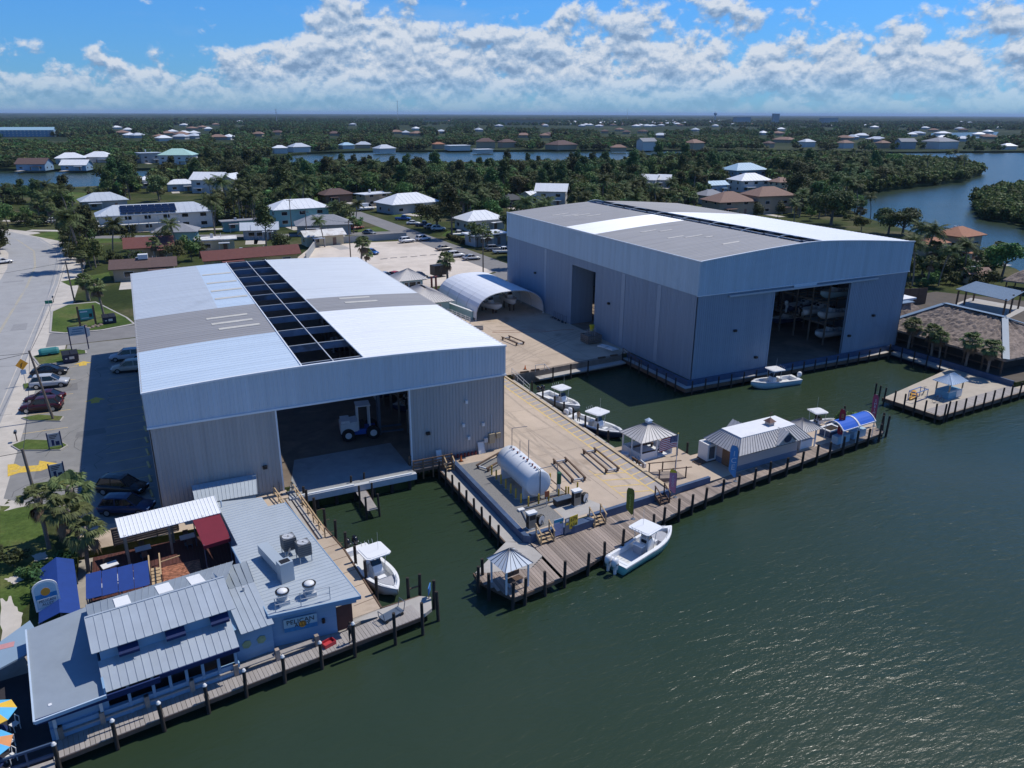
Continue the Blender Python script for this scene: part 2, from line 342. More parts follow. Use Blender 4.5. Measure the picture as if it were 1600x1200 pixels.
# grass islands with kerbs along the road edge
def island(pts,name='grass_island'):
    ps=[at(x,y).xy[:] for x,y in pts]
    struct(MB().prism(ps,0,.12).build('kerb',CONC2)); c=sum((Vector(p) for p in ps),Vector((0,0)))/len(ps)
    struct(MB().prism([tuple(c+(Vector(p)-c)*.94) for p in ps],.1,.16).build(name,LAWN))
for pts in ([(17,697),(40,688),(95,690),(107,697),(95,704),(30,705)],
            [(33,654),(60,649),(100,652),(95,659),(45,658)],
            [(38,763),(55,757),(120,748),(130,757),(105,762),(52,772)],
            [(50,558),(85,548),(110,546),(135,548),(136,553),(112,556),(98,568),(60,571)],
            [(77,520),(80,487),(105,476),(150,472),(200,497),(212,507),(160,517),(100,522)],
            [(36,601),(50,599),(55,606),(38,609)]): island(pts)
# lawns in the neighbourhood
for pts in ([(45,367),(95,360),(215,368),(215,377),(130,381),(100,378)],[(95,440),(170,425),(175,438),(110,447)],[(500,345),(560,336),(575,345),(545,352)],[(545,362),(600,352),(625,358),(560,368)],[(575,372),(615,363),(628,368),(590,376)],
            [(600,330),(640,327),(665,332),(620,340)],[(420,310),(470,302),(540,312),(500,322)],[(0,340),(60,325),(140,335),(60,345)],[(110,300),(190,305),(140,318),(95,315)],[(700,360),(745,372),(730,380),(690,368)],[(1240,300),(1290,292),(1310,300),(1255,310)],
            [(0,900),(0,790),(50,790),(88,860),(70,900),(40,950),(0,985)]):
    sheet('lawn',[at(x,y).xy[:] for x,y in pts],.006,LAWN)

TYRE=mat('tyre_mark',(.385,.315,.245),.85,.2,1.0,stain=(.3,.5,(.42,.345,.27),.8)); JOINT=mat('slab_joint',(.24,.20,.165),.9,.2,2)
def yard_marks():
    for y in (60.5,67,73.5,80,86.5): sheet('slab_joint',[(34.2,y),(42.1,y),(42.1,y+.05),(34.2,y+.05)],.016,JOINT)
    for x in (38.2,): sheet('slab_joint',[(x,55),(x+.05,55),(x+.05,118),(x,118)],.0165,JOINT)
    for y in (99,106,113,120): sheet('slab_joint',[(34,y),(66,y),(66,y+.05),(34,y+.05)],.016,JOINT)
    for x in (45.5,52.5,59.5): sheet('slab_joint',[(x,95.5),(x+.05,95.5),(x+.05,122),(x,122)],.0165,JOINT)
    r2=random.Random(8)
    for k in range(4):
        x=r2.uniform(35,41); pl=[(x,56+r2.uniform(0,4)),(x+r2.uniform(-1,1),68),(x+r2.uniform(-1.5,1.5),80),(x+r2.uniform(-2,4),95),(x+r2.uniform(2,12),110)]
        for o in (0,1.7): ribsheet('tyre_mark',pl,.28,.0175+.0003*k,TYRE,o)
    for k in range(2):
        pl=[(44+r2.uniform(0,3),97+k),(52+r2.uniform(-2,2),102+k*1.4),(60,106+k*1.2),(66,109+k*.4)]
        for o in (0,1.7): ribsheet('tyre_mark',pl,.28,.0210+.0003*k,TYRE,o)
    PATCH=mat('asphalt_patch',(.17,.168,.165),.9,.15,1); CRK=mat('crack_seal',(.12,.118,.115),.9,.2,2)
    for x,y,w_,h in ((-12.5,112,2.6,3.4),(-9.5,94,3.2,2.0),(-12.8,84,2,4),(-8,120,1.8,1.6)): sheet('asphalt_patch',[(x,y),(x+w_,y+.2),(x+w_-.2,y+h),(x+.1,y+h-.1)],.0165,PATCH)
    for k in range(12):
        x,y=r2.uniform(-14.5,-4),r2.uniform(72,132); pl=[(x,y)]
        for j in range(5): x+=r2.uniform(-.8,1.4); y+=r2.uniform(.6,1.8); pl.append((x,y))
        ribsheet('crack_seal',pl,.07,.0175,CRK)
    for k in range(10):
        x,y=r2.uniform(-27,-18.5),40+k*22; pl=[(x-4,y)]
        for j in range(6): pl.append((x-4+j*1.6,y+r2.uniform(-.6,.6)))
        ribsheet('crack_seal',pl,.08,.013,CRK)
    for x,y,w_,h in ((-27.5,196,4,1.6),(-21.5,150,2.4,5),(-25,118,3,6)): sheet('asphalt_patch',[(x,y),(x+w_,y+.2),(x+w_-.2,y+h),(x+.1,y+h-.1)],.0135,mat('road_patch',(.27,.27,.27),.9,.12,1))
for pts in ([(0,935),(18,930),(38,960),(30,1000),(0,1010)],[(5,905),(25,898),(40,905),(20,914)],[(45,770),(110,765),(112,786),(60,790),(0,800),(0,785)],[(48,868),(72,860),(76,872),(55,880)]): sheet('sandy_patch',blob([at(x,y).xy[:] for x,y in pts]),.010,SHELL)
# ---- marina yard between the sheds
sheet('yard',[(26.98,71.1),(33.6,71.1),(33.6,140),(66.85,140),(66.85,94.7),(66.0,94.85),(64.6,94.75),(45.5,93.15),(44.02,93.15),(44.02,66),(43.55,54.4),(27.35,52.9)],.012,CONC)
sheet('gravel_patch',[(27.45,53.2),(31.6,53.7),(31.6,57.1),(34.2,57.3),(34.2,58.9),(29.4,59.0),(29.4,65.4),(32.8,66.6),(32.8,68.6),(27.3,68.6)],.016,mat('grey_gravel',(.21,.205,.195),.95,.35,9.0,.8,14))
sheet('dispenser_pad',[(31.7,53.65),(36.4,54.05),(35.6,56.2),(34.3,57.1),(31.75,57.0)],.020,CONC2)
sheet('hatch_strip',[(42.2,54.55),(43.8,54.7),(43.8,92.6),(42.2,92.6)],.016,mat('lilac_grey_concrete',(.36,.325,.30),.85,.14,.8))
sheet('shed_apron',[(-8.1,66.55),(8.75,66.55),(8.75,68.95),(9.75,68.95),(9.75,70.72),(-8.1,70.72)],.020,CONC)
sheet('shed_back_apron',[(-1.2,129.65),(43.1,129.65),(43.1,137.9),(40,137.9),(-1.2,136.9)],.014,LOTM)
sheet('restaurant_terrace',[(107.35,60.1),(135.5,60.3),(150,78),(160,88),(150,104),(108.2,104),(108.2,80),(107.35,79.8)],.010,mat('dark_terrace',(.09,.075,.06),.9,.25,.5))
for x in (42.1,43.75):
    sheet('hatch_line',[(x,54.6),(x+.24,54.6),(x+.24,92.6),(x,92.6)],.020,YELF)
for k in range(30):
    y=56.2+k*1.22
    sheet('hatch_line',[(42.34,y),(43.74,y+.35),(43.74,y+.55),(42.34,y+.2)],.024,YELF)
for k in range(4):
    y=55.0+k*1.5
    sheet('hatch_line',[(39.0,y+.9),(42.1,y),(42.1,y+.22),(39.0,y+1.12)],.024,YELF)
yard_marks()
sheet('hatch_line',[(38.9,55),(39.04,55),(39.04,61.6),(38.9,61.6)],.020,YELF)
# ================================================================== DRY-STORAGE SHEDS
def metal(name,c,rough=.45,var=.06,rv=0.0,sc=.35,stain=None,stretch=None): return mat(name,c,rough,var,sc,0,None,0.0,.45,rv,stain,None,stretch)
VS=(1.6,1.6,.05); RS=(.05,1.8,1.0)
GREYW=metal('grey_siding',(.38,.375,.37),.5,.13,stretch=VS,sc=.9,stain=(.5,.60,(.30,.29,.28),.4))
FASC=metal('pale_blue_fascia',(.53,.60,.66),.45,.10,stretch=VS,sc=.9,stain=(.5,.62,(.44,.48,.50),.4))
BLUEW=metal('slate_blue_siding',(.22,.29,.375),.5,.13,stretch=VS,sc=.9,stain=(.25,.58,(.18,.235,.30),.45))
FASC2=metal('pale_blue_fascia_weathered',(.41,.53,.62),.5,.12,stretch=VS,sc=.9,stain=(.3,.56,(.34,.45,.53),.5))
TRIM=metal('white_trim',(.72,.75,.77),.4,.04)
R_WHITE=metal('white_roof_metal',(.78,.80,.81),.38,.06,sc=.8,stretch=RS,stain=(.2,.64,(.68,.69,.68),.4))
R_PALE=metal('pale_roof_metal',(.48,.53,.58),.42,.11,sc=.8,stretch=RS,stain=(.12,.56,(.36,.40,.44),.5))
R_ICE=metal('ice_blue_roof_metal',(.50,.60,.70),.40,.09,sc=.8,stretch=RS,stain=(.10,.58,(.44,.53,.62),.4))
R_PALE2=metal('chalky_roof_metal',(.60,.64,.67),.42,.09,sc=.8,stretch=RS,stain=(.12,.56,(.52,.55,.58),.5))
R_GREY=metal('weathered_grey_roof',(.27,.27,.275),.6,.15,sc=.8,stretch=RS,stain=(.12,.55,(.22,.22,.22),.6))
RAFT=metal('blue_primer_steel',(.15,.20,.28),.6,.3,sc=.7,stain=(.35,.52,(.07,.06,.06),.8))
STEEL=metal('dark_steel',(.085,.115,.16),.5,.2,sc=1.0,stain=(.8,.60,(.16,.09,.05),.5))
GALV=metal('galvanised_steel',(.48,.50,.52),.45,.12,sc=2)
SEAL=mat('roof_patch',(.52,.50,.46),.8,.2,2.0)
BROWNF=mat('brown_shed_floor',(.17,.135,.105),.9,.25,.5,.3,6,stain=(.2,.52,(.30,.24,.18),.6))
def ribwall(mb,a,b,z0,zt,sp=.36,th=.08,dep=.045,w_=.11):
    """corrugated sheet from a to b (outside on the right-hand side of a->b); zt is the top height or a function of the distance"""
    a=Vector((*a,0)); b=Vector((*b,0)); d=(b-a); Ln=d.length; d.normalize(); o=Vector((d.y,-d.x,0))
    f=zt if callable(zt) else (lambda s:zt)
    zz=z0 if callable(z0) else (lambda s:z0)
    k=max(1,round(Ln/sp)); st=Ln/k
    seg=12 if callable(zt) else 1
    for i in range(seg):
        s0,s1=Ln*i/seg,Ln*(i+1)/seg; p,q=a+d*s0,a+d*s1
        vs=[p+Vector((0,0,zz(s0))),q+Vector((0,0,zz(s1))),q+Vector((0,0,f(s1))),p+Vector((0,0,f(s0)))]
        vs+=[v-o*th for v in vs]
        mb.add(vs,[(0,1,2,3),(7,6,5,4),(0,4,5,1),(3,2,6,7),(1,5,6,2),(4,0,3,7)])
    for i in range(k):
        s=st*(i+.5); p=a+d*s; t0,t1=zz(s),f(s)
        e=d*w_/2; e2=d*w_*.28
        mb.add([p-e+Vector((0,0,t0)),p-e2+o*dep+Vector((0,0,t0)),p+e2+o*dep+Vector((0,0,t0)),p+e+Vector((0,0,t0)),
                p-e+Vector((0,0,t1)),p-e2+o*dep+Vector((0,0,t1)),p+e2+o*dep+Vector((0,0,t1)),p+e+Vector((0,0,t1))],
               [(0,1,5,4),(1,2,6,5),(2,3,7,6),(4,5,6,7),(3,2,1,0)])
def roofsec(parent,x0,x1,y0,y1,zr,m,seam=.75,nseg=5,name='roof_panel',label=None,rise=.05):
    mb=MB(); xs=[x0+(x1-x0)*i/nseg for i in range(nseg+1)]
    for a,b in zip(xs[:-1],xs[1:]): mb.slab([(a,y0,zr(a)),(b,y0,zr(b)),(b,y1,zr(b)),(a,y1,zr(a))],.10)
    k=max(1,round((y1-y0)/seam))
    for i in range(k):
        y=y0+(y1-y0)*(i+.5)/k
        for a,b in zip(xs[:-1],xs[1:]):
            mb.add([(a,y-.05,zr(a)),(b,y-.05,zr(b)),(b,y+.05,zr(b)),(a,y+.05,zr(a)),(a,y,zr(a)+rise),(b,y,zr(b)+rise)],[(0,1,5,4),(2,3,4,5),(1,2,5),(3,0,4)])
    o=mb.build(name,m,parent)
    if label: o['label']=label
    return o
def box_part(name,m,parent,*bs):
    mb=MB()
    for b in bs: mb.box(*b)
    return mb.build(name,m,parent)
# ---- near shed (west)
def zL(x): return 11.85+.60*(1-((x-15.6)/17.2)**2)
LX0,LX1,LY0,LY1=-1.4,33.5,70.7,129.6
shedL=thing('storage_shed','wide grey boat storage shed with blue forklift inside its open front','shed',(0,0,0))
for a_,b_ in ((LX0,9.6),(22.7,LX1)): mb=MB(); ribwall(mb,(a_,LY0),(b_,LY0),0,8.75); mb.build('front_wall',GREYW,shedL)
mb=MB(); ribwall(mb,(LX0-.1,LY0-.14),(LX1+.1,LY0-.14),lambda s:8.62,lambda s:zL(LX0-.1+s)+.02); mb.build('fascia',FASC,shedL)
mb=MB(); mb.box(LX0-.16,LY0-.24,8.50,9.6,LY0-.02,8.68); mb.box(9.6,LY0-.24,8.50,22.7,LY0-.02,8.68); mb.box(22.7,LY0-.24,8.50,LX1+.16,LY0-.02,8.68)
for i in range(14):
    a=LX0-.15+(LX1-LX0+.3)*i/14; b=LX0-.15+(LX1-LX0+.3)*(i+1)/14
    mb.bar((a,LY0-.16,zL(a)+.04),(b,LY0-.16,zL(b)+.04),.26,.16)
mb.build('front_trim',TRIM,shedL)
for x in (9.45,22.7): MB().box(x,LY0-.1,0,x+.15,LY0+.25,8.6).build('door_jamb',TRIM,shedL)
mb=MB(); ribwall(mb,(LX0,LY1),(LX0,LY0),0,8.75); ribwall(mb,(LX0-.12,LY1),(LX0-.12,LY0-.1),8.62,zL(LX0)); mb.build('side_wall',GREYW,shedL)
mb=MB(); ribwall(mb,(LX1,LY0),(LX1,LY1),0,8.75); ribwall(mb,(LX1+.12,LY0-.1),(LX1+.12,LY1),8.62,zL(LX1)); mb.build('side_wall',GREYW,shedL)
mb=MB(); ribwall(mb,(LX1,LY1),(24,LY1),0,lambda s:zL(LX1-s)-.02); ribwall(mb,(10,LY1),(LX0,LY1),0,lambda s:zL(10-s)-.02); ribwall(mb,(24,LY1),(10,LY1),0,lambda s:zL(24-s)-.02); mb.build('back_wall',GREYW,shedL)
SX0,SX1=12.3,18.4
roofsec(shedL,LX0-.2,SX0,LY0-.1,84.2,zL,R_ICE); roofsec(shedL,LX0-.2,SX0,84.2,98.8,zL,R_GREY); roofsec(shedL,LX0-.2,7.8,98.8,LY1,zL,R_PALE); roofsec(shedL,7.8,SX0,98.8,LY1,zL,R_ICE,nseg=2)
roofsec(shedL,SX1,LX1+.2,LY0-.1,91.2,zL,R_WHITE); roofsec(shedL,SX1,LX1+.2,91.2,98.7,zL,R_GREY); roofsec(shedL,SX1,LX1+.2,98.7,LY1,zL,R_PALE2)
# translucent strips let into the panels
STRIP=mat('fibreglass_strip',(.52,.50,.44),.6,.15,1.5)
for x0,x1,y in [(6.0,10.6,93.4),(6.3,10.8,90.6),(6.8,11.2,88.0),(22.5,26.5,96.9),(22.6,26.8,94.4),(8.0,12.0,103.5),(8.0,12.0,108.5),(8.0,12.0,114),(8,12,120.5)]:
    mb=MB(); mb.slab([(x0,y,zL(x0)+.055),(x1,y,zL(x1)+.055),(x1,y+.8,zL(x1)+.055),(x0,y+.8,zL(x0)+.055)],.05); mb.build('fibreglass_strip',STRIP,shedL)
for i in range(10):
    y=LY0+.9+i*6.4
    mb=MB(); xs=[LX0+.1+(LX1-LX0-.2)*k/10 for k in range(11)]
    for a,b in zip(xs[:-1],xs[1:]): mb.add([(a,y,zL(a)-.13),(b,y,zL(b)-.13),(b,y,zL(b)-.78),(a,y,zL(a)-.78),(a,y+.18,zL(a)-.13),(b,y+.18,zL(b)-.13),(b,y+.18,zL(b)-.78),(a,y+.18,zL(a)-.78)],[(3,2,1,0),(4,5,6,7),(0,1,5,4),(2,3,7,6)])
    mb.build('rafter',RAFT,shedL)
    mb=MB(); xs=[SX0+(SX1-SX0)*k/4 for k in range(5)]
    for a,b in zip(xs[:-1],xs[1:]): mb.bar((a,y+.09,zL(a)-.06),(b,y+.09,zL(b)-.06),.20,.07)
    mb.build('rafter_flange',metal('dull_flange',(.26,.28,.30)),shedL)
    for x in (LX0+.35,LX1-.35): MB().box(x-.15,y-.05,0,x+.15,y+.25,zL(x)-.6).build('column',STEEL,shedL)
mb=MB(); mb.bar((15.4,LY0,zL(15.4)+.02),(15.4,LY1,zL(15.4)+.02),.09,.09); mb.build('ridge_strut',GALV,shedL)
mb=MB(); mb.bar((SX0+.04,LY0,zL(SX0)+.03),(SX0+.04,LY1,zL(SX0)+.03),.12,.14); mb.bar((SX1-.04,LY0,zL(SX1)+.03),(SX1-.04,LY1,zL(SX1)+.03),.12,.14); mb.build('slot_curb',TRIM,shedL)
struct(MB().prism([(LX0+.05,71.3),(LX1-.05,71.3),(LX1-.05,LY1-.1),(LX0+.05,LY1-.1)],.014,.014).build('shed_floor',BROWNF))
# launch slab running out of the door to the basin
SLAB=mat('wet_grey_slab',(.30,.31,.31),.6,.16,.8,.2,6,stain=(.35,.54,(.20,.21,.215),.6))
sl=thing('launch_slab','smooth grey concrete launch slab at the mouth of the shed','slab')
MB().prism([(9.7,69.0),(22.4,69.0),(22.4,77.2),(11.8,77.2)],.0,.09).build('slab',SLAB,sl)
mb=MB(); mb.box(9.7,68.45,-.55,22.5,68.98,.09); mb.build('edge_beam',GALV,sl)
mb=MB(); mb.box(10.6,68.55,.10,16.0,68.75,.22); mb.box(17.6,68.55,.10,22.0,68.75,.22); mb.build('bumper_rail',TRIM,sl)
for i in range(7): MB().cyl((10.4+i*1.9,68.75,-3),(10.4+i*1.9,68.75,-.5),.17,8).build('piling',mat('dark_piling',(.036,.030,.026),.95,.4,3.0,.6,9,stretch=(1,1,.25)),sl)
# fittings on the front wall
def wallbox(name,label,cat,x,y,z,w_,d,h,m,parent): return MB().box(x-w_/2,y-d,z-h/2,x+w_/2,y,z+h/2).build(name,m,parent)
BLK=mat('black_plastic',(.015,.015,.016),.5,.2,4); WPL=mat('white_plastic',(.72,.72,.70),.45,.08,3)
for x,z in ((8.0,2.9),(24.6,3.4)): wallbox('floodlight','','',x,LY0-.05,z,.4,.3,.3,BLK,shedL)
for x,z in ((29.0,6.2),(28.6,3.6),(30.9,3.3),(29.2,2.0)): wallbox('wall_light','','',x,LY0-.05,z,.28,.25,.34,WPL,shedL)
TAN=mat('tan_enamel',(.42,.34,.22),.55,.15,2)
wallbox('electric_cabinet','','',31.9,LY0-.05,1.5,.65,.3,1.1,TAN,shedL); wallbox('electric_cabinet','','',32.7,LY0-.05,1.7,.5,.28,.6,TAN,shedL); wallbox('meter_box','','',31.2,LY0-.05,1.4,.4,.25,.5,GALV,shedL)
MB().cyl((31.9,LY0-.15,2.0),(31.9,LY0-.15,4.2),.04,6).build('conduit',GALV,shedL)
for k,(x,w_) in enumerate(((25.7,.6),(30.6,.75))):
    t=thing('leaning_board','white board leaning on the grey shed wall beside the '+('timber bridge' if k==0 else 'electric cabinets'),'board',(x,LY0-.5,0))
    mb=MB(); mb.slab([(-w_/2,0,.05),(w_/2,0,.05),(w_/2,.38,1.25),(-w_/2,.38,1.25)],.04); mb.build('panel',WPL,t)
    mb=MB(); mb.bar((-w_/2,-.02,.05),(-w_/2,.36,1.27),.05,.05); mb.bar((w_/2,-.02,.05),(w_/2,.36,1.27),.05,.05); mb.bar((-w_/2,.36,1.27),(w_/2,.36,1.27),.05,.05); mb.build('frame',GALV,t)
for i in range(7):
    t=thing('gas_can','small dark red fuel can standing along the shed wall','can',(27.4+i*.42,LY0-.32,.012),0,'fuel cans along the shed wall')
    mb=MB(); mb.lathe((0,0,0),[(.14,0),(.15,.05),(.15,.3),(.06,.38),(.05,.44)],8); mb.build('body',mat('dark_red_enamel',(.16,.03,.03),.5,.3,5),t)
    mb=MB(); mb.bar((-.1,0,.42),(.1,0,.42),.03,.03); mb.bar((-.1,0,.33),(-.1,0,.43),.03,.03); mb.bar((.1,0,.33),(.1,0,.43),.03,.03); mb.build('handle',BLK,t)

# ---- far shed (east), taller
def zR(x):
    t=abs(x-87.2)/20.5; return 16.6+1.35*(1-min(1,t)**1.35)
RX0,RX1,RY0,RY1=66.8,108.0,80.2,139.5
shedR=thing('storage_shed','tall slate blue boat storage shed with stacked boats inside its open front','shed')
for a_,b_,z_ in ((RX0,80.6,0),(95.7,RX1,0),(80.6,95.7,11.35)): mb=MB(); ribwall(mb,(a_,RY0),(b_,RY0),z_,12.1); mb.build('front_wall',BLUEW,shedR)
mb=MB(); ribwall(mb,(RX0-.1,RY0-.14),(RX1+.1,RY0-.14),lambda s:12.0,lambda s:zR(RX0-.1+s)+.02); mb.build('fascia',FASC2,shedR)
mb=MB()
for i in range(20):
    a=RX0-.15+(RX1-RX0+.3)*i/20; b=RX0-.15+(RX1-RX0+.3)*(i+1)/20
    mb.bar((a,RY0-.16,zR(a)+.04),(b,RY0-.16,zR(b)+.04),.26,.14)
mb.box(RX0-.14,RY0-.22,11.92,RX1+.14,RY0-.02,12.02); mb.build('front_trim',TRIM,shedR)
mb=MB(); ribwall(mb,(RX0,RY1),(RX0,113.6),0,12.1); ribwall(mb,(RX0,106.0),(RX0,RY0),0,12.1); ribwall(mb,(RX0,113.6),(RX0,106.0),10.6,12.1); mb.build('side_wall',BLUEW,shedR)
mb=MB(); ribwall(mb,(RX0-.12,RY1),(RX0-.12,RY0-.1),12.0,zR(RX0)+.02); mb.build('fascia',FASC2,shedR)
mb=MB(); mb.box(RX0-.2,RY0-.2,zR(RX0)-.08,RX0-.0,RY1,zR(RX0)+.1); mb.build('gutter',FASC,shedR)
for y in (123.2,97.8,88.6):
    MB().box(RX0-.075,y-.45,(3.0 if y==131 else .4),RX0-.015,y+.45,11.9).build('light_panel',mat('faded_light_panel',(.265,.335,.415),.55,.08,.5),shedR)
mb=MB(); ribwall(mb,(RX1,RY0),(RX1,RY1),0,zR(RX1)); mb.build('side_wall',BLUEW,shedR)
mb=MB(); ribwall(mb,(RX1,RY1),(RX0,RY1),0,lambda s:zR(RX1-s)-.02); mb.build('back_wall',BLUEW,shedR)
QX0,QX1=85.0,89.2
roofsec(shedR,RX0-.2,QX0,RY0-.1,107.2,zR,R_GREY,nseg=8,rise=.035); roofsec(shedR,RX0-.2,QX0,107.2,116.6,zR,R_WHITE,nseg=8,rise=.035); roofsec(shedR,RX0-.2,QX0,116.6,RY1,zR,R_GREY,nseg=8,rise=.035)
roofsec(shedR,QX1,RX1+.2,RY0-.1,117.8,zR,R_WHITE,nseg=8,rise=.035); roofsec(shedR,QX1,RX1+.2,117.8,RY1,zR,R_GREY,nseg=8,rise=.035)
for x0,x1,y in [(71,74.5,128.5),(71.8,75.3,126),(73.5,77,124.8),(74.8,78,122.6),(73,76,102.6),(75.5,78,101),(73,76,95.5),(75.2,78.5,94.2),(77.5,79,92.2),(76,79,86.5)]:
    mb=MB(); mb.slab([(x0,y,zR(x0)+.045),(x1,y,zR(x1)+.045),(x1,y+.5,zR(x1)+.045),(x0,y+.5,zR(x0)+.045)],.04); mb.build('roof_patch',SEAL,shedR)
for i in range(8):
    y=RY0+2.4+i*7.7
    mb=MB(); xs=[RX0+.1+(RX1-RX0-.2)*k/12 for k in range(13)]
    for a,b in zip(xs[:-1],xs[1:]): mb.add([(a,y,zR(a)-.13),(b,y,zR(b)-.13),(b,y,zR(b)-1.1),(a,y,zR(a)-1.1),(a,y+.18,zR(a)-.13),(b,y+.18,zR(b)-.13),(b,y+.18,zR(b)-1.1),(a,y+.18,zR(a)-1.1)],[(3,2,1,0),(4,5,6,7),(0,1,5,4),(2,3,7,6)])
    mb.build('rafter',STEEL,shedR)
    pts=[(QX0-.3+(QX1-QX0+.6)*k/8,y+3.2,zR(87.2)-.35+.55*math.sin(math.pi*k/8)) for k in range(9)]
    MB().tube(pts,.09,6).build('slot_brace',metal('steel_blue',(.14,.24,.36)),shedR)
mb=MB(); mb.bar((87.3,RY0,zR(87.3)-.3),(87.3,RY1,zR(87.3)-.3),.18,.18); mb.build('ridge_strut',GALV,shedR)
mb=MB(); mb.bar((72.0,RY0-.36,11.52),(101,RY0-.36,11.52),.18,.26); mb.build('door_track',metal('track_grey',(.36,.42,.47)),shedR)
mb=MB(); mb.box(83.9,RY0-.3,11.35,88.3,RY0-.24,11.92); mb.build('header_panel',metal('pale_header',(.55,.64,.70)),shedR)
for x in (80.4,95.7): MB().box(x,RY0-.1,0,x+.2,RY0+.3,11.3).build('door_jamb',BLUEW,shedR)
for x,z in ((73.8,6.4),(78.2,1.9),(96.8,2.9),(101.5,5.6)): wallbox('floodlight','','',x,RY0-.05,z,.45,.35,.3,BLK,shedR)
for y,z in ((127,6.8),(101.5,6.4)): MB().box(RX0-.4,y-.2,z-.15,RX0-.05,y+.2,z+.15).build('floodlight',BLK,shedR)
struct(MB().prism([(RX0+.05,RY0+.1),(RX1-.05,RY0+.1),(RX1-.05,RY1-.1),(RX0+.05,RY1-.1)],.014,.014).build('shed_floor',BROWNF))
# inner partition seen through the side door
MB().box(71,113.8,.02,71.3,128,9).build('inner_wall',BLUEW,shedR); MB().box(RX0+.1,113.75,.02,71,114.0,10.5).build('inner_wall',BLUEW,shedR)
# ================================================================== DOCKS AND SEAWALLS
PIL=MATS['dark_piling']
PLANK=mat('weathered_plank',(.30,.245,.205),.9,.22,1.2,.4,10,rv=.28,stretch=(4,.5,1))
PLANK2=mat('grey_composite_plank',(.33,.305,.285),.85,.12,1.2,.3,10,rv=.10,stretch=(4,.5,1))
WOODN=mat('new_lumber',(.46,.33,.19),.85,.2,2,.3,9,stain=(.9,.6,(.3,.2,.11),.4))
WOODD=mat('dark_lumber',(.13,.085,.06),.9,.3,2,.3,9)
BLUEP=mat('blue_seawall_paint',(.050,.088,.165),.6,.25,.9,.2,5,stain=(.5,.6,(.12,.16,.22),.6))
def piling(parent,x,y,top=.7,r=.16,cap=False):
    r=r*.84
    k=('pil',round(top,1),r)
    if k not in PCACHE:
        mb=MB(); n=9; mb.cyl((0,0,-3.2),(0,0,top),r*1.08,n,r1=r*.94); o=mb.build('piling',PIL,parent); PCACHE[k]=o.data
    else: o=inst('piling',PCACHE[k],parent)
    o.location=(x,y,0); o.rotation_euler=(rnd.uniform(-.03,.03),rnd.uniform(-.03,.03),rnd.uniform(0,6))
    if cap:
        c=MB().lathe((0,0,top-.02),[(r*1.15,0),(r*1.15,.05),(r*.7,.16),(.02,.22)],9).build('piling_cap',WPL,o)
    return o
PCACHE={}
PLM=unit(PLANK); PLM2=unit(PLANK2)
FRONT=[(22.6,45.8),(27.5,46.7),(30.2,47.3),(32.3,48.1),(36.3,49.5),(40.4,50.8),(44.6,51.9),(51.2,53.2),(58.8,54.2),(66.4,55.3),(75.8,56.4),(77.4,56.9)]
BACK=[(27.3,52.72),(29.7,52.95),(43.4,54.2),(49.3,54.85),(54,55.6),(64,56.8),(77.4,58.0)]
dk=thing('wooden_dock','long weathered plank dock along the blue seawall by the fuel tank','dock')
x=27.42; wd=.30
while x<77.2:
    y0=lerp_poly(FRONT,x); y1=lerp_poly(BACK,x)
    inst('plank',PLM,dk,(x+wd/2,(y0+y1)/2,DZ-.03+rnd.uniform(-.008,.008)),(0,0,0),(wd-.03,y1-y0+rnd.uniform(-.03,.06),.06)); x+=wd
mb=MB()
for (a,b),(c,d) in zip(FRONT[1:-1],FRONT[2:]): mb.bar((a,b+.02,DZ-.2),(c,d+.02,DZ-.2),.10,.30)
for (a,b),(c,d) in zip(FRONT[1:-1],FRONT[2:]): mb.bar((a,b+1.3,DZ-.25),(c,d+1.3,DZ-.25),.12,.25)
mb.build('edge_beam',WOODD,dk)
for i,(px_,py_) in enumerate([(852.5,917),(882.5,902),(919,884),(945,869),(967,845),(1014,817),(1035,811),(1057,799),(1079,789),(1096,777),(1123,766),(1148,756),(1177,749),(1201,741),(1226,730),(1248,720),(1270,711),(1293,705),(1315,698),(1337,691),(1354,684),(1370,677)]):
    X=at(px_,py_,DZ).x; piling(dk,X,lerp_poly(FRONT,X)-.16,(.7,.85,.6)[i%3])
for x,y in ((77.6,57.4),(78.3,58.0),(78.0,57.0)): piling(dk,x,y,1.1)
# gazebo landing at the basin mouth
ld=thing('dock_landing','pale concrete and plank landing under the small pyramid roof at the basin corner','dock')
MB().prism([(25.6,53.6),(27.25,52.7),(27.4,50.2),(25.6,48.9),(22.0,49.9),(21.2,50.3)],DZ-.3,DZ).build('slab',CONC2,ld)
x0=21.15
for i in range(21):
    x=x0+i*.3; ya=max(lerp_poly([(20.9,49.2),(22.6,45.8),(27.6,46.7)],x+.15),45.8); yb=lerp_poly([(20.9,50.3),(22.0,49.86),(25.6,48.86),(27.6,50.2)],x+.15)
    if x+.3>27.42: break
    inst('plank',PLM,ld,(x+.15,(ya+yb)/2,DZ-.03),(0,0,0),(.27,yb-ya,.06))
mb=MB(); mb.bar((21.0,49.3,DZ-.2),(22.6,45.75,DZ-.2),.1,.3); mb.bar((22.6,45.75,DZ-.2),(27.5,46.65,DZ-.2),.1,.3); mb.bar((21.0,49.3,DZ-.2),(21.1,50.4,DZ-.2),.1,.3); mb.build('edge_beam',WOODD,ld)
for px_,py_ in ((747.5,910),(753.7,898),(763.7,922),(802,936),(821,929)): p=at(px_,py_,DZ); piling(ld,p.x,p.y,.75)
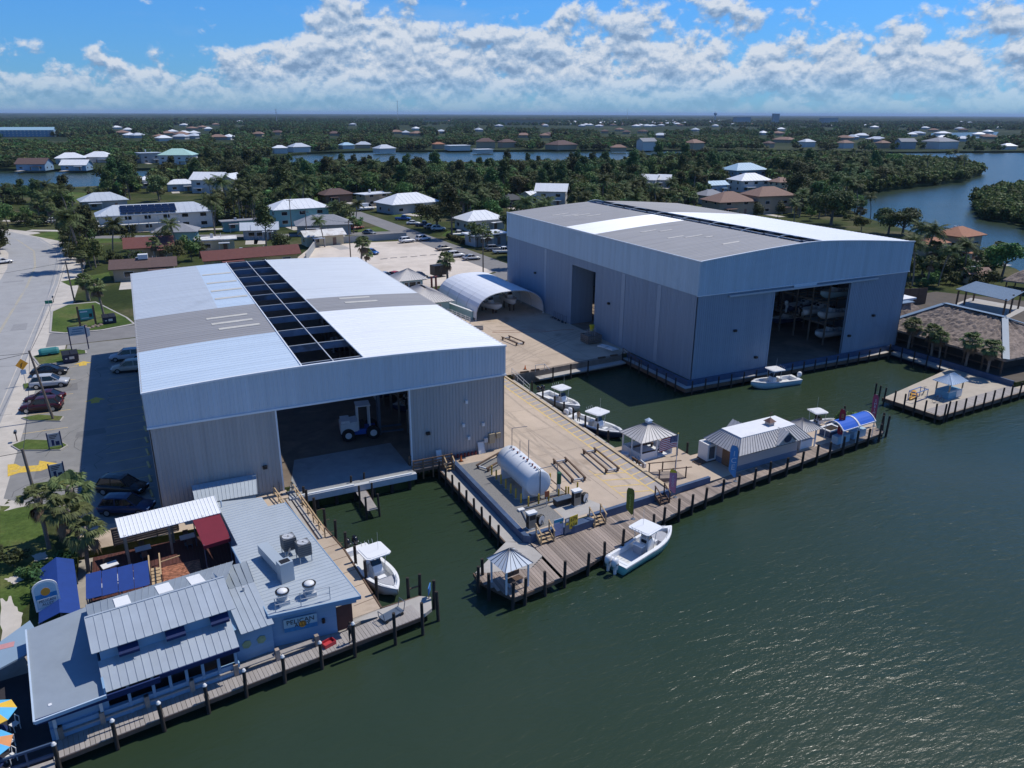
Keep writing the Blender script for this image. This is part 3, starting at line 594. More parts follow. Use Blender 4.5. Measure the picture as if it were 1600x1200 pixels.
# blue seawall round the yard
sw=thing('blue_seawall','dark blue painted seawall round the fuel tank yard','seawall')
mb=MB(); mb.prism([(26.85,71.1),(26.85,52.75),(27.3,52.35),(27.6,52.5),(27.3,53.0),(27.3,71.1)],-3,.12); mb.build('west_wall',BLUEP,sw)
mb=MB(); mb.prism([(27.3,52.4),(30.0,52.62),(30.0,53.06),(27.45,52.95)],-3,.12); mb.prism([(30.0,52.62),(31.8,52.2),(34.0,52.5),(33.9,53.2),(30.0,53.06)],-3,.09); mb.prism([(33.9,53.2),(43.7,54.12),(43.7,54.5),(33.9,53.6)],-3,.11); mb.build('front_wall',BLUEP,sw)
mb=MB(); mb.bar((45.5,54.75,DZ+.3),(49.4,55.1,DZ+.3),.34,.7); mb.bar((43.7,54.3,-.2),(45.5,54.75,DZ+.3),.34,.7); mb.build('ramp_wall',BLUEP,sw)
# west walkway beside the basin
ww=thing('basin_walkway','narrow concrete walkway at the foot of the blue seawall','walkway')
MB().prism([(25.55,53.6),(26.84,52.8),(26.84,70.4),(25.55,70.4)],DZ-.3,DZ).build('slab',CONC2,ww)
MB().box(25.40,53.6,DZ-.45,25.53,70.4,DZ+.02).build('edge_beam',WOODD,ww)
for i in range(9): piling(ww,25.32,54.6+i*1.85,.55,.14)
# east walkway beside the second basin
we=thing('basin_walkway','grey concrete walkway beside the two moored white boats','walkway')
MB().prism([(44.2,66.6),(45.45,66.6),(45.45,93.0),(44.2,93.0)],DZ-.3,DZ).build('slab',CONC2,we)
for k in range(9): MB().box(44.22,67.5+k*3,DZ,45.43,67.56+k*3,DZ+.006).build('joint',WOODD,we)
for y in (68.3,70.6,73.4,76.3,78.6,81.0,84.3,87.4): piling(we,45.62,y,.75,.15)
MB().prism([(43.75,54.5),(44.16,54.5),(44.16,93.0),(43.9,93.0)],-3,.16).build('kerb',mat('tan_kerb',(.48,.38,.25),.85,.2,.8),we)
gr=thing('ramp_railing','white pipe railing on the walkway at the head of the second basin','railing')
mb=MB()
for z in (.45,.95): mb.cyl((45.2,87.3,DZ+z),(45.2,92.9,.1+z),.035,6)
for k in range(4): mb.cyl((45.2,87.3+k*1.85,DZ-.05+k*.2),(45.2,87.3+k*1.85,DZ+1+k*.24),.035,6)
mb.build('pipe',GALV,gr)
# head wall of the second basin
hw=thing('basin_headwall','stained concrete wall at the head of the second basin','seawall')
mb=MB(); mb.prism([(45.5,92.6),(64.7,94.2),(64.7,94.85),(45.5,93.25)],-3,.08); mb.build('wall',mat('stained_concrete',(.22,.18,.145),.9,.3,.8,.3,6),hw)
MB().prism([(49,91.6),(64.6,92.9),(64.6,94.2),(49,92.88)],DZ-.3,DZ-.1).build('ledge',CONC2,hw)
for x in (51.2,54.3,57.4): piling(hw,x,91.45+(x-49)*.083,.7,.14)
for x in (46.6,48.4,60.3,62.6): MB().box(x,92.75+(x-46)*.083,.08,x+1.3,93.0+(x-46)*.083,.3).build('timber_stop',WOODD,hw)
mb=MB()
for x in (48.9,50.4): mb.cyl((x,92.75,.0),(x,92.75,1.05),.04,6)
mb.cyl((48.9,92.75,1.0),(50.4,92.75,1.0),.04,6); mb.cyl((50.4,92.75,1.0),(50.7,91.8,.4),.04,6); mb.build('ladder_rail',GALV,hw)
# dock round the tall shed
rd=thing('shed_dock','narrow concrete dock with blue kickboard wrapping the tall blue shed','dock')
MB().prism([(65.0,94.8),(65.0,79.0),(107.0,79.0),(107.0,79.88),(65.98,79.88),(65.98,94.8)],DZ-.3,DZ).build('slab',CONC2,rd)
mb=MB(); mb.box(65.99,79.88,-3,66.3,94.8,.12); mb.box(66.3,79.88,-3,107.3,80.1,.12); mb.build('blue_wall',BLUEP,rd)
mb=MB(); mb.box(64.86,78.86,DZ-.45,65.0,94.8,DZ+.04); mb.box(65.0,78.86,DZ-.45,105.6,79.0,DZ+.04); mb.build('edge_beam',WOODD,rd)
for i in range(7): piling(rd,64.78,80.9+i*2.2,.45,.13)
for i in range(18): piling(rd,66.0+i*2.3,78.78,.5,.13)
mb=MB()
for z in (.5,.95):
    mb.bar((65.1,89.6,DZ+z),(65.1,94.6,.1+z),.05,.08)
for k in range(4): mb.bar((65.1,89.6+k*1.66,DZ),(65.1,89.6+k*1.66,.55+k*.17),.07,.07)
mb.build('stair_rail',WOODD,rd)
# right-hand promenade and kiosk dock
pr=thing('promenade','concrete promenade with blue kickboard in front of the thatched restaurant','promenade')
MB().prism([(105.6,80),(105.6,69.5),(107.3,69.0),(107.3,80)],DZ-.3,DZ).build('slab',CONC2,pr)
MB().prism([(107.0,79.8),(107.0,60.3),(107.28,60.3),(107.28,79.8)],-3,.15).build('blue_wall',BLUEP,pr)
for i in range(5): piling(pr,105.45,70.3+i*2.2,.7,.14)
kd=thing('kiosk_dock','pale concrete dock with a small blue kiosk and kayaks','dock')
KP=[(86.9,64.9),(87.7,57.2),(106.9,58.4),(120,59.2),(120,61.5),(106.9,62),(106.9,69.6),(99,67.7)]
MB().prism(KP,DZ-.3,DZ).build('slab',mat('pale_dock_concrete',(.42,.37,.30),.85,.12,.6,.2,7,stain=(.2,.58,(.30,.26,.21),.6)),kd)
for i in range(66):
    x=87.9+i*.29; inst('plank',PLM2,kd,(x,58.35+.062*(x-87.7),DZ+.02),(0,0,0),(.27,2.1,.04))
mb=MB(); mb.bar((86.8,65,DZ-.25),(87.6,57.1,DZ-.25),.12,.5); mb.bar((87.6,57.1,DZ-.25),(120,59.15,DZ-.25),.12,.5); mb.build('edge_beam',WOODD,kd)
for i in range(6): piling(kd,86.75+i*.13,64.6-i*1.4,.9,.14)
for i in range(13): piling(kd,88.4+i*2.1,57.05+i*.13,.95,.14)
for x,y in ((86.3,65.8),(86.0,64.9),(88.9,57.0)): piling(kd,x,y,1.2,.14)

# platform carrying the ship store
pf=thing('dock_platform','tan concrete platform carrying the ship store and screened gazebo','platform')
MB().prism([(44.2,54.9),(49.4,55.2),(54,55.62),(64,56.82),(77.4,58.02),(79.4,60),(78,62.2),(60,61.6),(51.8,61.2),(51.8,66.5),(45.46,66.6),(44.2,66.55)],DZ-.35,DZ-.004).build('slab',CONC,pf)
mb=MB(); mb.bar((51.9,66.5,DZ-.2),(51.9,61.3,DZ-.2),.1,.3); mb.bar((51.9,61.3,DZ-.2),(78,62.3,DZ-.2),.1,.3); mb.build('edge_beam',WOODD,pf)
for x in (52,57,62,67,72,77): piling(pf,x,62.0+(x-52)*.025,.6,.15)
for x,y in ((51.2,66.7),(48.5,66.9),(50.5,61.9)): piling(pf,x,y,.7,.12)
# ================================================================== SMALL BUILDINGS ON THE DOCKS
def seamroof(mb,q,n,rise=.05,w_=.05,th=.06,mi=0,ms=None):
    """pitched metal roof plane q = eave0, eave1, top1, top0 with n standing seams"""
    e0,e1,t1,t0=[Vector(p) for p in q]; mb.slab([e0,e1,t1,t0],th,mi)
    nr=(e1-e0).cross(t0-e0).normalized()
    if nr.z<0: nr=-nr
    for i in range(n+1):
        k=i/n; a=e0.lerp(e1,k); b=t0.lerp(t1,k); u=(e1-e0).normalized()*w_/2
        if (a-b).length<.05: continue
        mb.add([a-u,a+u,b+u,b-u,a+nr*rise,b+nr*rise],[(0,1,4),(2,3,5),(1,2,5,4),(3,0,4,5)],mi if ms is None else ms)
def hiproof(parent,cx,cy,w_,d,ze,zt,tx,ty,m,rz=0,n=(8,6),name='roof',seam=None):
    """hip roof on w x d eaves with a top rectangle tx x ty"""
    M_=Matrix.Rotation(rz,3,'Z'); P=lambda x,y,z: (M_@Vector((x,y,0)))+Vector((cx,cy,z))
    w2,d2,a,b=w_/2,d/2,tx/2,ty/2; mb=MB(); sm=None if seam is None else 1
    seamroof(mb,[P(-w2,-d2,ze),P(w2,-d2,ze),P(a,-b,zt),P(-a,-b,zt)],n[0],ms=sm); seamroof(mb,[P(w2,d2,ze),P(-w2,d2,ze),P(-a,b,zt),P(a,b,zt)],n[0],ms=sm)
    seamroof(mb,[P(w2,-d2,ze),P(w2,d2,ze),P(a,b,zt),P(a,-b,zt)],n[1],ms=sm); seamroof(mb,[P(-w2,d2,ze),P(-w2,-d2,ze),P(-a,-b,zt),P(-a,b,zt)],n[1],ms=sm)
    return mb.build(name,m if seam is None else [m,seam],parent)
STRIPED=metal('silver_seam_roof',(.52,.50,.48),.4,.10,sc=2)
SILVB=metal('blue_silver_roof',(.46,.56,.66),.4,.08,sc=1)
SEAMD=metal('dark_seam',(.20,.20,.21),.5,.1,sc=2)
WHTW=mat('white_timber',(.68,.70,.72),.6,.08,1.5)
SCREEN=mat('dark_screen',(.10,.11,.12),.9,.2,2)
# small pyramid-roof shelter on the landing
t=thing('dock_shelter','small open shelter with blue-white pyramid roof on white posts','shelter',(23.05,47.6,DZ),R_(9))
for x in (-1.05,1.05):
    for y in (-1.05,1.05): MB().box(x-.06,y-.06,0,x+.06,y+.06,2.3).build('post',WHTW,t)
hiproof(t,0,0,2.65,2.65,2.2,3.3,.05,.05,metal('white_shelter_roof',(.62,.67,.71),.4,.05,sc=1),0,(5,5),seam=SEAMD)
mb=MB()
for a,b in (((-1.05,-1.05),(1.05,-1.05)),((1.05,-1.05),(1.05,1.05)),((1.05,1.05),(-1.05,1.05)),((-1.05,1.05),(-1.05,-1.05))): mb.bar((*a,2.18),(*b,2.18),.08,.16)
mb.build('ring_beam',WHTW,t)
b_=thing('bench','grey slatted bench under the small pyramid-roof shelter','bench',(23.4,47.5,DZ),R_(9))
for k in range(4): MB().box(-.7,-.3+k*.16,.42,.7,-.17+k*.16,.46).build('seat_slat',WOODD,b_)
for x in (-.6,.6): MB().box(x-.04,-.28,0,x+.04,.3,.42).build('leg',GALV,b_)
MB().box(-.7,.3,.55,.7,.34,.95).build('backrest',WOODD,b_)
# screened gazebo
g2=thing('screened_gazebo','white screened gazebo with silver hip roof and cupola','gazebo',(48.0,64.05,DZ),R_(4))
W2,D2=2.15,1.6
pts=[(-W2,-D2),(0,-D2),(W2,-D2),(W2,0),(W2,D2),(0,D2),(-W2,D2),(-W2,0)]
for x,y in pts: MB().box(x-.07,y-.07,0,x+.07,y+.07,2.35).build('post',WHTW,g2)
for i,(a,b) in enumerate(zip(pts,pts[1:]+pts[:1])):
    A,B=Vector((*a,0)),Vector((*b,0)); d=(B-A).normalized()*.07
    if i==1: continue
    MB().bar(A+d+Vector((0,0,.42)),B-d+Vector((0,0,.42)),.04,.80).build('rail_panel',WHTW,g2)
    MB().bar(A+d+Vector((0,0,2.22)),B-d+Vector((0,0,2.22)),.06,.16).build('header',WHTW,g2)
MB().box(-W2-.12,-D2-.12,0,W2+.12,D2+.12,.06).build('floor',WHTW,g2)
hiproof(g2,0,0,5.0,3.9,2.3,3.55,.5,.4,STRIPED,0,(9,7),seam=SEAMD)
cu=MB(); cu.box(-.28,-.25,3.5,.28,.25,3.85); cu.add([(-.36,-.33,3.85),(.36,-.33,3.85),(.36,.33,3.85),(-.36,.33,3.85),(0,0,4.15)],[(0,1,4),(1,2,4),(2,3,4),(3,0,4),(3,2,1,0)]); cu.build('cupola',SILVB,g2)
for s_ in (-1,1):
    bb=MB(); bb.box(-1.5,s_*.95-.2,.45,1.5,s_*.95+.2,.5); bb.box(-1.4,s_*.95-.15,.06,-1.3,s_*.95+.15,.45); bb.box(1.3,s_*.95-.15,.06,1.4,s_*.95+.15,.45)
    tag(bb.build('gazebo_bench',WOODD,None,loc=(48.0,64.05,DZ)),'dark bench inside the screened gazebo '+('on the seawall side' if s_<0 else 'on the basin side'),'bench')
# ship store
PINKW=mat('pinkish_siding',(.50,.42,.39),.7,.06,1.0,0,None,0,.3,stretch=(.2,.2,8))
FLATW=mat('white_membrane',(.72,.73,.74),.6,.06,.8,stain=(.7,.60,(.5,.49,.47),.5))
st=thing('ship_store','low dock store with hipped silver roof, white flat top and cupola','store',(58.0,57.75,DZ),R_(2.5))
mb=MB(); mb.box(-4.4,-1.75,0,4.4,1.75,2.4); mb.build('wall',PINKW,st)
MB().box(-4.42,-1.78,0,4.42,1.78,.62).build('shade_band',mat('slate_shade',(.13,.18,.26),.7,.1,1),st)  # blue-grey shade on the lower wall, painted in as a darker band
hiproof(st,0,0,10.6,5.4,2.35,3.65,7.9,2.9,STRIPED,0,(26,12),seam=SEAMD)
MB().box(-3.98,-1.48,3.62,3.98,1.48,3.70).build('flat_roof',FLATW,st)
gb=MB(); seamroof(gb,[(.15,-2.85,2.5),(.15,-1.3,2.5),(1.6,-1.3,3.75),(1.6,-2.85,3.75)],5); seamroof(gb,[(3.05,-1.3,2.5),(3.05,-2.85,2.5),(1.6,-2.85,3.75),(1.6,-1.3,3.75)],5); gb.build('gable_roof',STRIPED,st)
gf=MB(); gf.add([(.35,-2.72,2.45),(2.85,-2.72,2.45),(1.6,-2.72,3.62),(.35,-1.4,2.45),(2.85,-1.4,2.45),(1.6,-1.4,3.62)],[(0,1,2),(5,4,3),(0,3,4,1),(1,4,5,2),(2,5,3,0)]); gf.build('gable',PINKW,st)
ov=MB(); ov.cyl((1.6,-2.74,2.95),(1.6,-2.80,2.95),.42,14); o=ov.build('gable_vent',mat('navy_paint',(.02,.03,.07),.5,.2,3),st); o.scale=(1.25,1,1); o.location.x=-.4
MB().box(-2.6,-1.82,1.72,.0,-1.76,2.05).build('window',mat('dark_glass',(.012,.016,.022),.08,.1,1,spec=.6),st); MB().box(.7,-1.82,1.72,3.9,-1.76,2.05).build('window',MATS['dark_glass'],st)
cp=MB(); cp.box(1.05,-.55,3.6,1.75,.15,4.1); cp.build('cupola',mat('cupola_wood',(.42,.36,.34),.7,.1,2),st)
cp=MB(); cp.add([(.9,-.7,4.1),(1.9,-.7,4.1),(1.9,.3,4.1),(.9,.3,4.1),(1.4,-.2,4.55)],[(0,1,4),(1,2,4),(2,3,4),(3,0,4),(3,2,1,0)]); cp.cyl((1.4,-.2,4.5),(1.4,-.2,5.15),.025,5); cp.bar((1.1,-.2,4.95),(1.7,-.2,4.95),.02,.06); cp.bar((1.55,-.2,5.0),(1.7,-.2,5.1),.02,.12); cp.build('cupola_roof',mat('aged_copper',(.16,.09,.07),.5,.2,2),st)
gb=MB(); seamroof(gb,[(-2.2,2.9,2.5),(-2.2,1.2,2.5),(-1,1.2,3.7),(-1,2.9,3.7)],4); seamroof(gb,[(.2,1.2,2.5),(.2,2.9,2.5),(-1,2.9,3.7),(-1,1.2,3.7)],4); gb.build('rear_gable',STRIPED,st)
MB().box(-4.46,-.6,.02,-4.4,.5,2.0).build('door',mat('brown_door',(.20,.11,.06),.6,.15,2),st)
an=thing('store_annex','small hip-roofed annex with silver roof at the end of the store','annex',(65.0,58.2,DZ),R_(2.5))
for x in (-1.15,1.15):
    for y in (-1.1,1.1): MB().box(x-.07,y-.07,0,x+.07,y+.07,2.3).build('post',WHTW,an)
hiproof(an,0,0,3.2,3.1,2.25,3.3,.1,.1,STRIPED,0,(9,9),seam=SEAMD)
MB().box(-1.1,-1.0,0,.9,-.2,1.0).build('counter',WHTW,an); MB().box(-1.25,-1.15,1.0,1.0,-.1,1.06).build('counter_top',GALV,an)
ac=thing('ice_machine','white ice freezer with two dark doors beside the store','freezer',(53.4,59.75,DZ),R_(2))
MB().box(-1.15,-.75,.12,1.15,.75,2.05).build('cabinet',WPL,ac)
for x in (-.55,.55): MB().box(x-.38,-.79,.35,x+.38,-.751,1.75).build('door',SCREEN,ac)
MB().box(-.5,-.3,2.05,.5,.35,2.45).build('compressor',WPL,ac); MB().box(-1.2,-.8,0,1.2,.8,.12).build('base',WOODD,ac)
pal=thing('pallet','flat brown timber pallet beside the ice freezer','pallet',(51.6,59.3,DZ),R_(8))
for k in range(5): MB().box(-.6,-.5+k*.22,.10,.6,-.36+k*.22,.14).build('slat',WOODD,pal)
for y in (-.45,.4): MB().box(-.6,y,0,.6,y+.1,.10).build('runner',WOODD,pal)
# blue barrel canopies
CANV=mat('blue_canvas',(.008,.105,.52),.7,.08,1.5)
for k,(x,dx_) in enumerate(((69.9,0),(72.9,0))):
    t=thing('barrel_canopy','bright blue barrel canopy with white hem '+('beside the planter' if k==0 else 'at the tip of the dock'),'canopy',(x,56.85+k*.33,DZ),R_(5))
    mb=MB(); n=8
    for i in range(n):
        a0=-1+2*i/n; a1=-1+2*(i+1)/n; z=lambda a:2.05+.75*(1-a*a)
        mb.slab([(-1.4,a0*1.25,z(a0)),(1.4,a0*1.25,z(a0)),(1.4,a1*1.25,z(a1)),(-1.4,a1*1.25,z(a1))],.03)
    mb.build('canvas',CANV,t)
    hem=MB()
    for s_ in (-1,1):
        hem.bar((-1.45,s_*1.25,2.03),(1.45,s_*1.25,2.03),.10,.12)
        for i in range(n):
            a0=-1+2*i/n; a1=-1+2*(i+1)/n; hem.bar((s_*1.42,a0*1.25,2.07+.75*(1-a0*a0)),(s_*1.42,a1*1.25,2.07+.75*(1-a1*a1)),.12,.10)
    hem.build('hem',WPL,t)
    for sx in (-1.3,1.3):
        for sy in (-1.15,1.15): MB().cyl((sx,sy,0),(sx,sy,2.2),.04,6).build('post',WPL,t)
    MB().box(-1.1,-.5,0,1.1,.3,.95).build('cleaning_table',mat('pale_blue_counter',(.35,.5,.6),.5,.1,2),t)
pn=thing('planter','dark blue planter box with white rim on the dock','planter',(70.6,58.9,DZ),R_(5))
MB().box(-1.0,-.75,0,1.0,.75,.75).build('box',BLUEP,pn)
mb=MB(); mb.box(-1.1,-.85,.75,1.1,-.6,.85); mb.box(-1.1,.6,.75,1.1,.85,.85); mb.box(-1.1,-.6,.75,-.85,.6,.85); mb.box(.85,-.6,.75,1.1,.6,.85); mb.build('rim',WPL,pn)
MB().box(-.85,-.6,.70,.85,.6,.78).build('soil',mat('soil',(.03,.022,.015),.95,.3,5),pn)
# kiosk
kk=thing('dock_kiosk','tiny blue kiosk with hipped metal roof on the far dock','kiosk',(95.4,61.7,DZ),R_(4))
KBL=mat('turquoise_panel',(.12,.32,.46),.6,.12,1.5)
MB().box(-1.5,-.95,0,1.5,.95,1.0).build('counter_wall',KBL,kk); MB().box(.2,-1.0,.05,1.45,-.96,.95).build('white_panel',WPL,kk)
for x in (-1.45,1.45):
    for y in (-.9,.9): MB().box(x-.07,y-.07,1.0,x+.07,y+.07,2.25).build('post',WOODN,kk)
MB().box(-1.6,-1.05,1.0,1.6,-.7,1.06).build('counter_top',WPL,kk)
hiproof(kk,0,0,3.8,2.7,2.2,3.2,1.0,.05,SILVB,0,(9,7))
for k,(x,y,r) in enumerate(((90.6,63.2,20),(91.6,64.0,35))):
    ky=thing('kayak','yellow sit-on kayak lying on the kiosk dock '+('beside the blue rack' if k==0 else 'behind its twin'),'kayak',(x,y,DZ+.02),R_(r))
    mb=MB(); prof=[(-1.6,.04,.12),(-1.2,.22,.2),(-.5,.36,.24),(.3,.36,.24),(1.1,.24,.22),(1.6,.04,.16)]; vs=[];fs=[]
    for X,b,h in prof: vs+=[(X,-b,h),(X,-b*.6,.02),(X,b*.6,.02),(X,b,h),(X,b*.6,h+.04),(X,-b*.6,h+.04)]
    for i in range(5):
        for j in range(6): fs.append((i*6+j,i*6+(j+1)%6,(i+1)*6+(j+1)%6,(i+1)*6+j))
    fs+=[tuple(range(5,-1,-1)),tuple(30+i for i in range(6))]
    mb.add(vs,fs); mb.build('hull',mat('yellow_plastic',(.55,.28,.03),.4,.15,2),ky,True); MB().box(-.3,-.2,.26,.25,.2,.32).build('seat',BLK,ky)
fr=thing('kayak_rack','blue tubular kayak rack on the kiosk dock','rack',(90.4,62.5,DZ),R_(8))
mb=MB()
for x in (-1.4,1.4):
    for y in (-.5,.5): mb.cyl((x,y,0),(x,y,1.35),.05,6)
    mb.cyl((x,-.5,1.3),(x,.5,1.3),.05,6)
for y in (-.5,.5): mb.cyl((-1.4,y,1.35),(1.4,y,1.35),.06,6); mb.cyl((-1.4,y,.1),(1.4,y,.1),.04,6)
mb.build('tube',metal('blue_tube',(.10,.2,.42)),fr)
for k,(x,y) in enumerate(((93.1,63.6),(91.9,60.6))):
    bk=thing('bicycle','dark bicycle parked by the kiosk '+('near its back corner' if k==0 else 'near the blue rack'),'bicycle',(x,y,DZ),R_(30-50*k))
    for sx in (-.5,.5):
        mb=MB()
        for i in range(12):
            a=2*math.pi*i/12; b=2*math.pi*(i+1)/12; mb.cyl((sx+.33*math.cos(a),0,.33+.33*math.sin(a)),(sx+.33*math.cos(b),0,.33+.33*math.sin(b)),.02,4)
        mb.build('wheel',BLK,bk)
    mb=MB()
    for a,b in (((-.5,.33),(-.1,.75)),((-.1,.75),(.4,.75)),((-.5,.33),(0,.33)),((0,.33),(.4,.75)),((0,.33),(-.15,.9)),((.5,.33),(.38,.95))): mb.cyl((a[0],0,a[1]),(b[0],0,b[1]),.02,5)
    mb.cyl((.36,-.25,.97),(.36,.25,.97),.015,5); mb.build('frame',STEEL,bk); MB().box(-.28,-.07,.88,-.03,.07,.94).build('saddle',BLK,bk)
# ================================================================== YARD
TANKW=mat('white_tank_enamel',(.66,.69,.72),.4,.05,.8,stain=(.5,.62,(.42,.36,.30),.35))
YBOL=mat('yellow_bollard',(.58,.38,.05),.6,.2,4,stain=(2.0,.62,(.25,.17,.08),.6))
RUST=mat('red_valve',(.20,.06,.05),.6,.3,4)
tk=thing('fuel_tank','large white cylindrical fuel tank on saddles with red valves on top','tank',(31.15,61.4,0))
mb=MB(); n=28; R0=1.32; zc=1.78; H2=3.3
vs=[];fs=[]
prof=[(-H2-.12,.0),(-H2-.10,R0*.55),(-H2-.04,R0*.93),(-H2,R0)]+[(-H2+2*H2*k/6,R0) for k in range(1,6)]+[(H2,R0),(H2+.04,R0*.93),(H2+.10,R0*.55),(H2+.12,0)]
for y,r in prof:
    for i in range(n):
        a=2*math.pi*i/n; vs.append((max(r,.001)*math.cos(a),y,zc+max(r,.001)*math.sin(a)))
for j in range(len(prof)-1):
    for i in range(n): fs.append((j*n+i,j*n+(i+1)%n,(j+1)*n+(i+1)%n,(j+1)*n+i))
mb.add(vs,fs); mb.build('shell',TANKW,tk,True)
for y in (-2.4,2.4):
    mb=MB(); mb.add([(-1.25,y-.15,.02),(1.25,y-.15,.02),(1.2,y-.15,1.3),(.7,y-.15,.72),(0,y-.15,.52),(-.7,y-.15,.72),(-1.2,y-.15,1.3)]+[(-1.25,y+.15,.02),(1.25,y+.15,.02),(1.2,y+.15,1.3),(.7,y+.15,.72),(0,y+.15,.52),(-.7,y+.15,.72),(-1.2,y+.15,1.3)],[(0,1,2,3,4,5,6),(13,12,11,10,9,8,7)]+[(i,7+i,7+(i+1)%7,(i+1)%7) for i in range(7)]); mb.build('saddle',TANKW,tk)
for k,y in enumerate((-3.0,-2.55,-2.0,-1.5,-.9,-.2,.4,1.2,2.1,2.7)):
    mb=MB(); h=(.12,.08,.16,.06,.2,.08,.06,.12,.08,.14)[k]; mb.cyl((0,y,zc+R0-.03),(0,y,zc+R0+h),.07,8); mb.cyl((0,y,zc+R0+h),(0,y,zc+R0+h+.05),.12,8)
    mb.build('valve',RUST if k%3 else GALV,tk)
mb=MB(); mb.tube([(0.1,-H2-.16,.3),(0.1,-H2-.16,zc+R0+.1),(0.1,-2.8,zc+R0+.12)],.045,6); mb.build('drop_pipe',STEEL,tk)
mb=MB(); mb.tube([(.3,-.6,zc+R0),(.3,-.6,5.2)],.035,6); mb.tube([(-.1,2.3,zc+R0),(-.1,2.3,5.4),(1.6,2.3,5.3)],.03,6); mb.tube([(.25,1.2,zc+R0),(.25,1.2,4.4)],.03,6); mb.build('vent_pipe',STEEL,tk)
mb=MB(); mb.tube([(.3,-3.0,zc+R0+.05),(2.2,-3.0,zc+R0+.1),(2.2,-3.0,.3)],.035,6); mb.build('fill_pipe',STEEL,tk)
def bollard(x,y,h=1.05,lab='yellow pipe bollard guarding the white fuel tank',grp='bollards round the fuel tank'):
    t=thing('bollard',lab,'bollard',(x,y,.012),0,grp)
    k='bollard_mesh'
    mb=MB(); mb.cyl((0,0,0),(0,0,h),.085,9); mb.lathe((0,0,h),[(.085,0),(.06,.05),(.01,.075)],9); mb.build('pipe',YBOL,t)
    MB().box(-.16,-.16,0,.16,.16,.05).build('foot',CONC2,t)
for i in range(7): bollard(29.35,58.2+i*1.12)
for i in range(5): bollard(29.7+i*1.1,57.35+.03*i)
for i in range(3): bollard(33.9,57.6+i*1.6)
bollard(35.0,57.3,1.4,'tall yellow pipe bollard beside the fuel pump with the coiled hose',None)
rl=thing('guard_rail','low dark rail linking the yellow bollards beside the tank','rail',(0,0,0))
mb=MB(); mb.bar((29.5,57.3,.45),(33.9,57.42,.45),.06,.08); mb.bar((33.9,57.6,.5),(33.9,60.8,.5),.06,.08); mb.build('bar',WOODD,rl)
sg=thing('warning_sign','small orange warning sign on a post near the tank end','sign',(31.3,56.7,.016))
MB().cyl((0,0,0),(0,0,1.55),.03,6).build('post',GALV,sg); MB().box(-.24,-.045,1.0,.24,-.02,1.6).build('panel',mat('orange_red_panel',(.42,.10,.04),.6,.15,3),sg)
pp=thing('ground_pipe','white capped pipe run along the grey gravel to the pumps','pipe',(0,0,0))
mb=MB(); mb.tube([(34.0,57.25,.12),(28.75,57.0,.12),(28.1,54.2,.12)],.06,6); mb.build('pipe',STEEL,pp); MB().box(28.45,56.75,.0,29.05,57.2,.2).build('junction_box',WPL,pp)
# fuel dispensers
def dispenser(x,y,rz,label):
    t=thing('fuel_dispenser',label,'fuel pump',(x,y,.02),rz)
    MB().box(-.45,-.3,0,.45,.3,.06).build('base',WPL,t); MB().box(-.38,-.24,.06,.38,.24,1.45).build('cabinet',mat('tan_pump_panel',(.30,.25,.19),.5,.15,2),t)
    MB().box(-.3,-.26,.9,.3,-.241,1.35).build('display',BLK,t); MB().box(-.46,-.32,1.45,.46,.32,1.62).build('top',WPL,t)
    for s_ in (-1,1): MB().box(s_*.40-.03,-.2,.1,s_*.40+.03,.2,1.4).build('side_trim',BLK,t)
    mb=MB(); mb.tube([(-.42,-.1,1.1),(-.6,-.1,.8),(-.55,-.1,.35),(-.43,-.1,.7)],.025,6); mb.build('hose',BLK,t); MB().box(-.5,-.15,1.0,-.4,-.02,1.25).build('nozzle',BLK,t)
    hr=thing('hose_reel','coiled black fuel hose reel beside the pump '+('at the blue seawall corner' if x<30 else 'on the concrete pad'),'hose reel',(x+.95*math.cos(rz),y+.95*math.sin(rz)+.1,.02),rz+.4)
    mb=MB()
    for k in range(4):
        for i in range(14):
            a=2*math.pi*i/14; b=2*math.pi*(i+1)/14; r=.46-.03*(k%2); yy=-.15+k*.1; mb.cyl((r*math.cos(a),yy,.55+r*math.sin(a)),(r*math.cos(b),yy,.55+r*math.sin(b)),.05,5)
    mb.build('coil',BLK,hr)
    mb=MB(); mb.cyl((0,-.22,.55),(0,-.19,.55),.42,14); mb.cyl((0,.19,.55),(0,.22,.55),.42,14); mb.build('flange',GALV,hr); mb=MB(); mb.bar((-.3,-.25,0),(0,-.25,.55),.04,.04); mb.bar((.3,-.25,0),(0,-.25,.55),.04,.04); mb.bar((-.3,.25,0),(0,.25,.55),.04,.04); mb.bar((.3,.25,0),(0,.25,.55),.04,.04); mb.build('stand',STEEL,hr)
dispenser(28.15,53.75,R_(3),'tan fuel pump with white cap at the blue seawall corner')
dispenser(33.95,55.7,R_(3),'tan fuel pump with white cap on the round concrete pad')
bx=thing('equipment_box','black equipment box on the pad beside the tank rail','box',(32.9,56.4,.02),R_(3)); MB().box(-.9,-.35,.12,.9,.35,.62).build('body',BLK,bx); MB().box(-.93,-.38,.62,.93,.38,.7).build('lid',STEEL,bx)
for s_ in (-1,1): MB().box(s_*.8-.05,-.3,0,s_*.8+.05,.3,.12).build('skid',WOODD,bx)
tb=thing('tube_bin','white post with dark green fishing line recycling tube','bin',(33.5,58.3,.012)); MB().cyl((0,0,0),(0,0,1.7),.16,10).build('post',WPL,tb); MB().cyl((0,0,1.2),(0,0,2.35),.22,10).build('tube',mat('dark_green_plastic',(.015,.10,.05),.5,.1,3),tb)
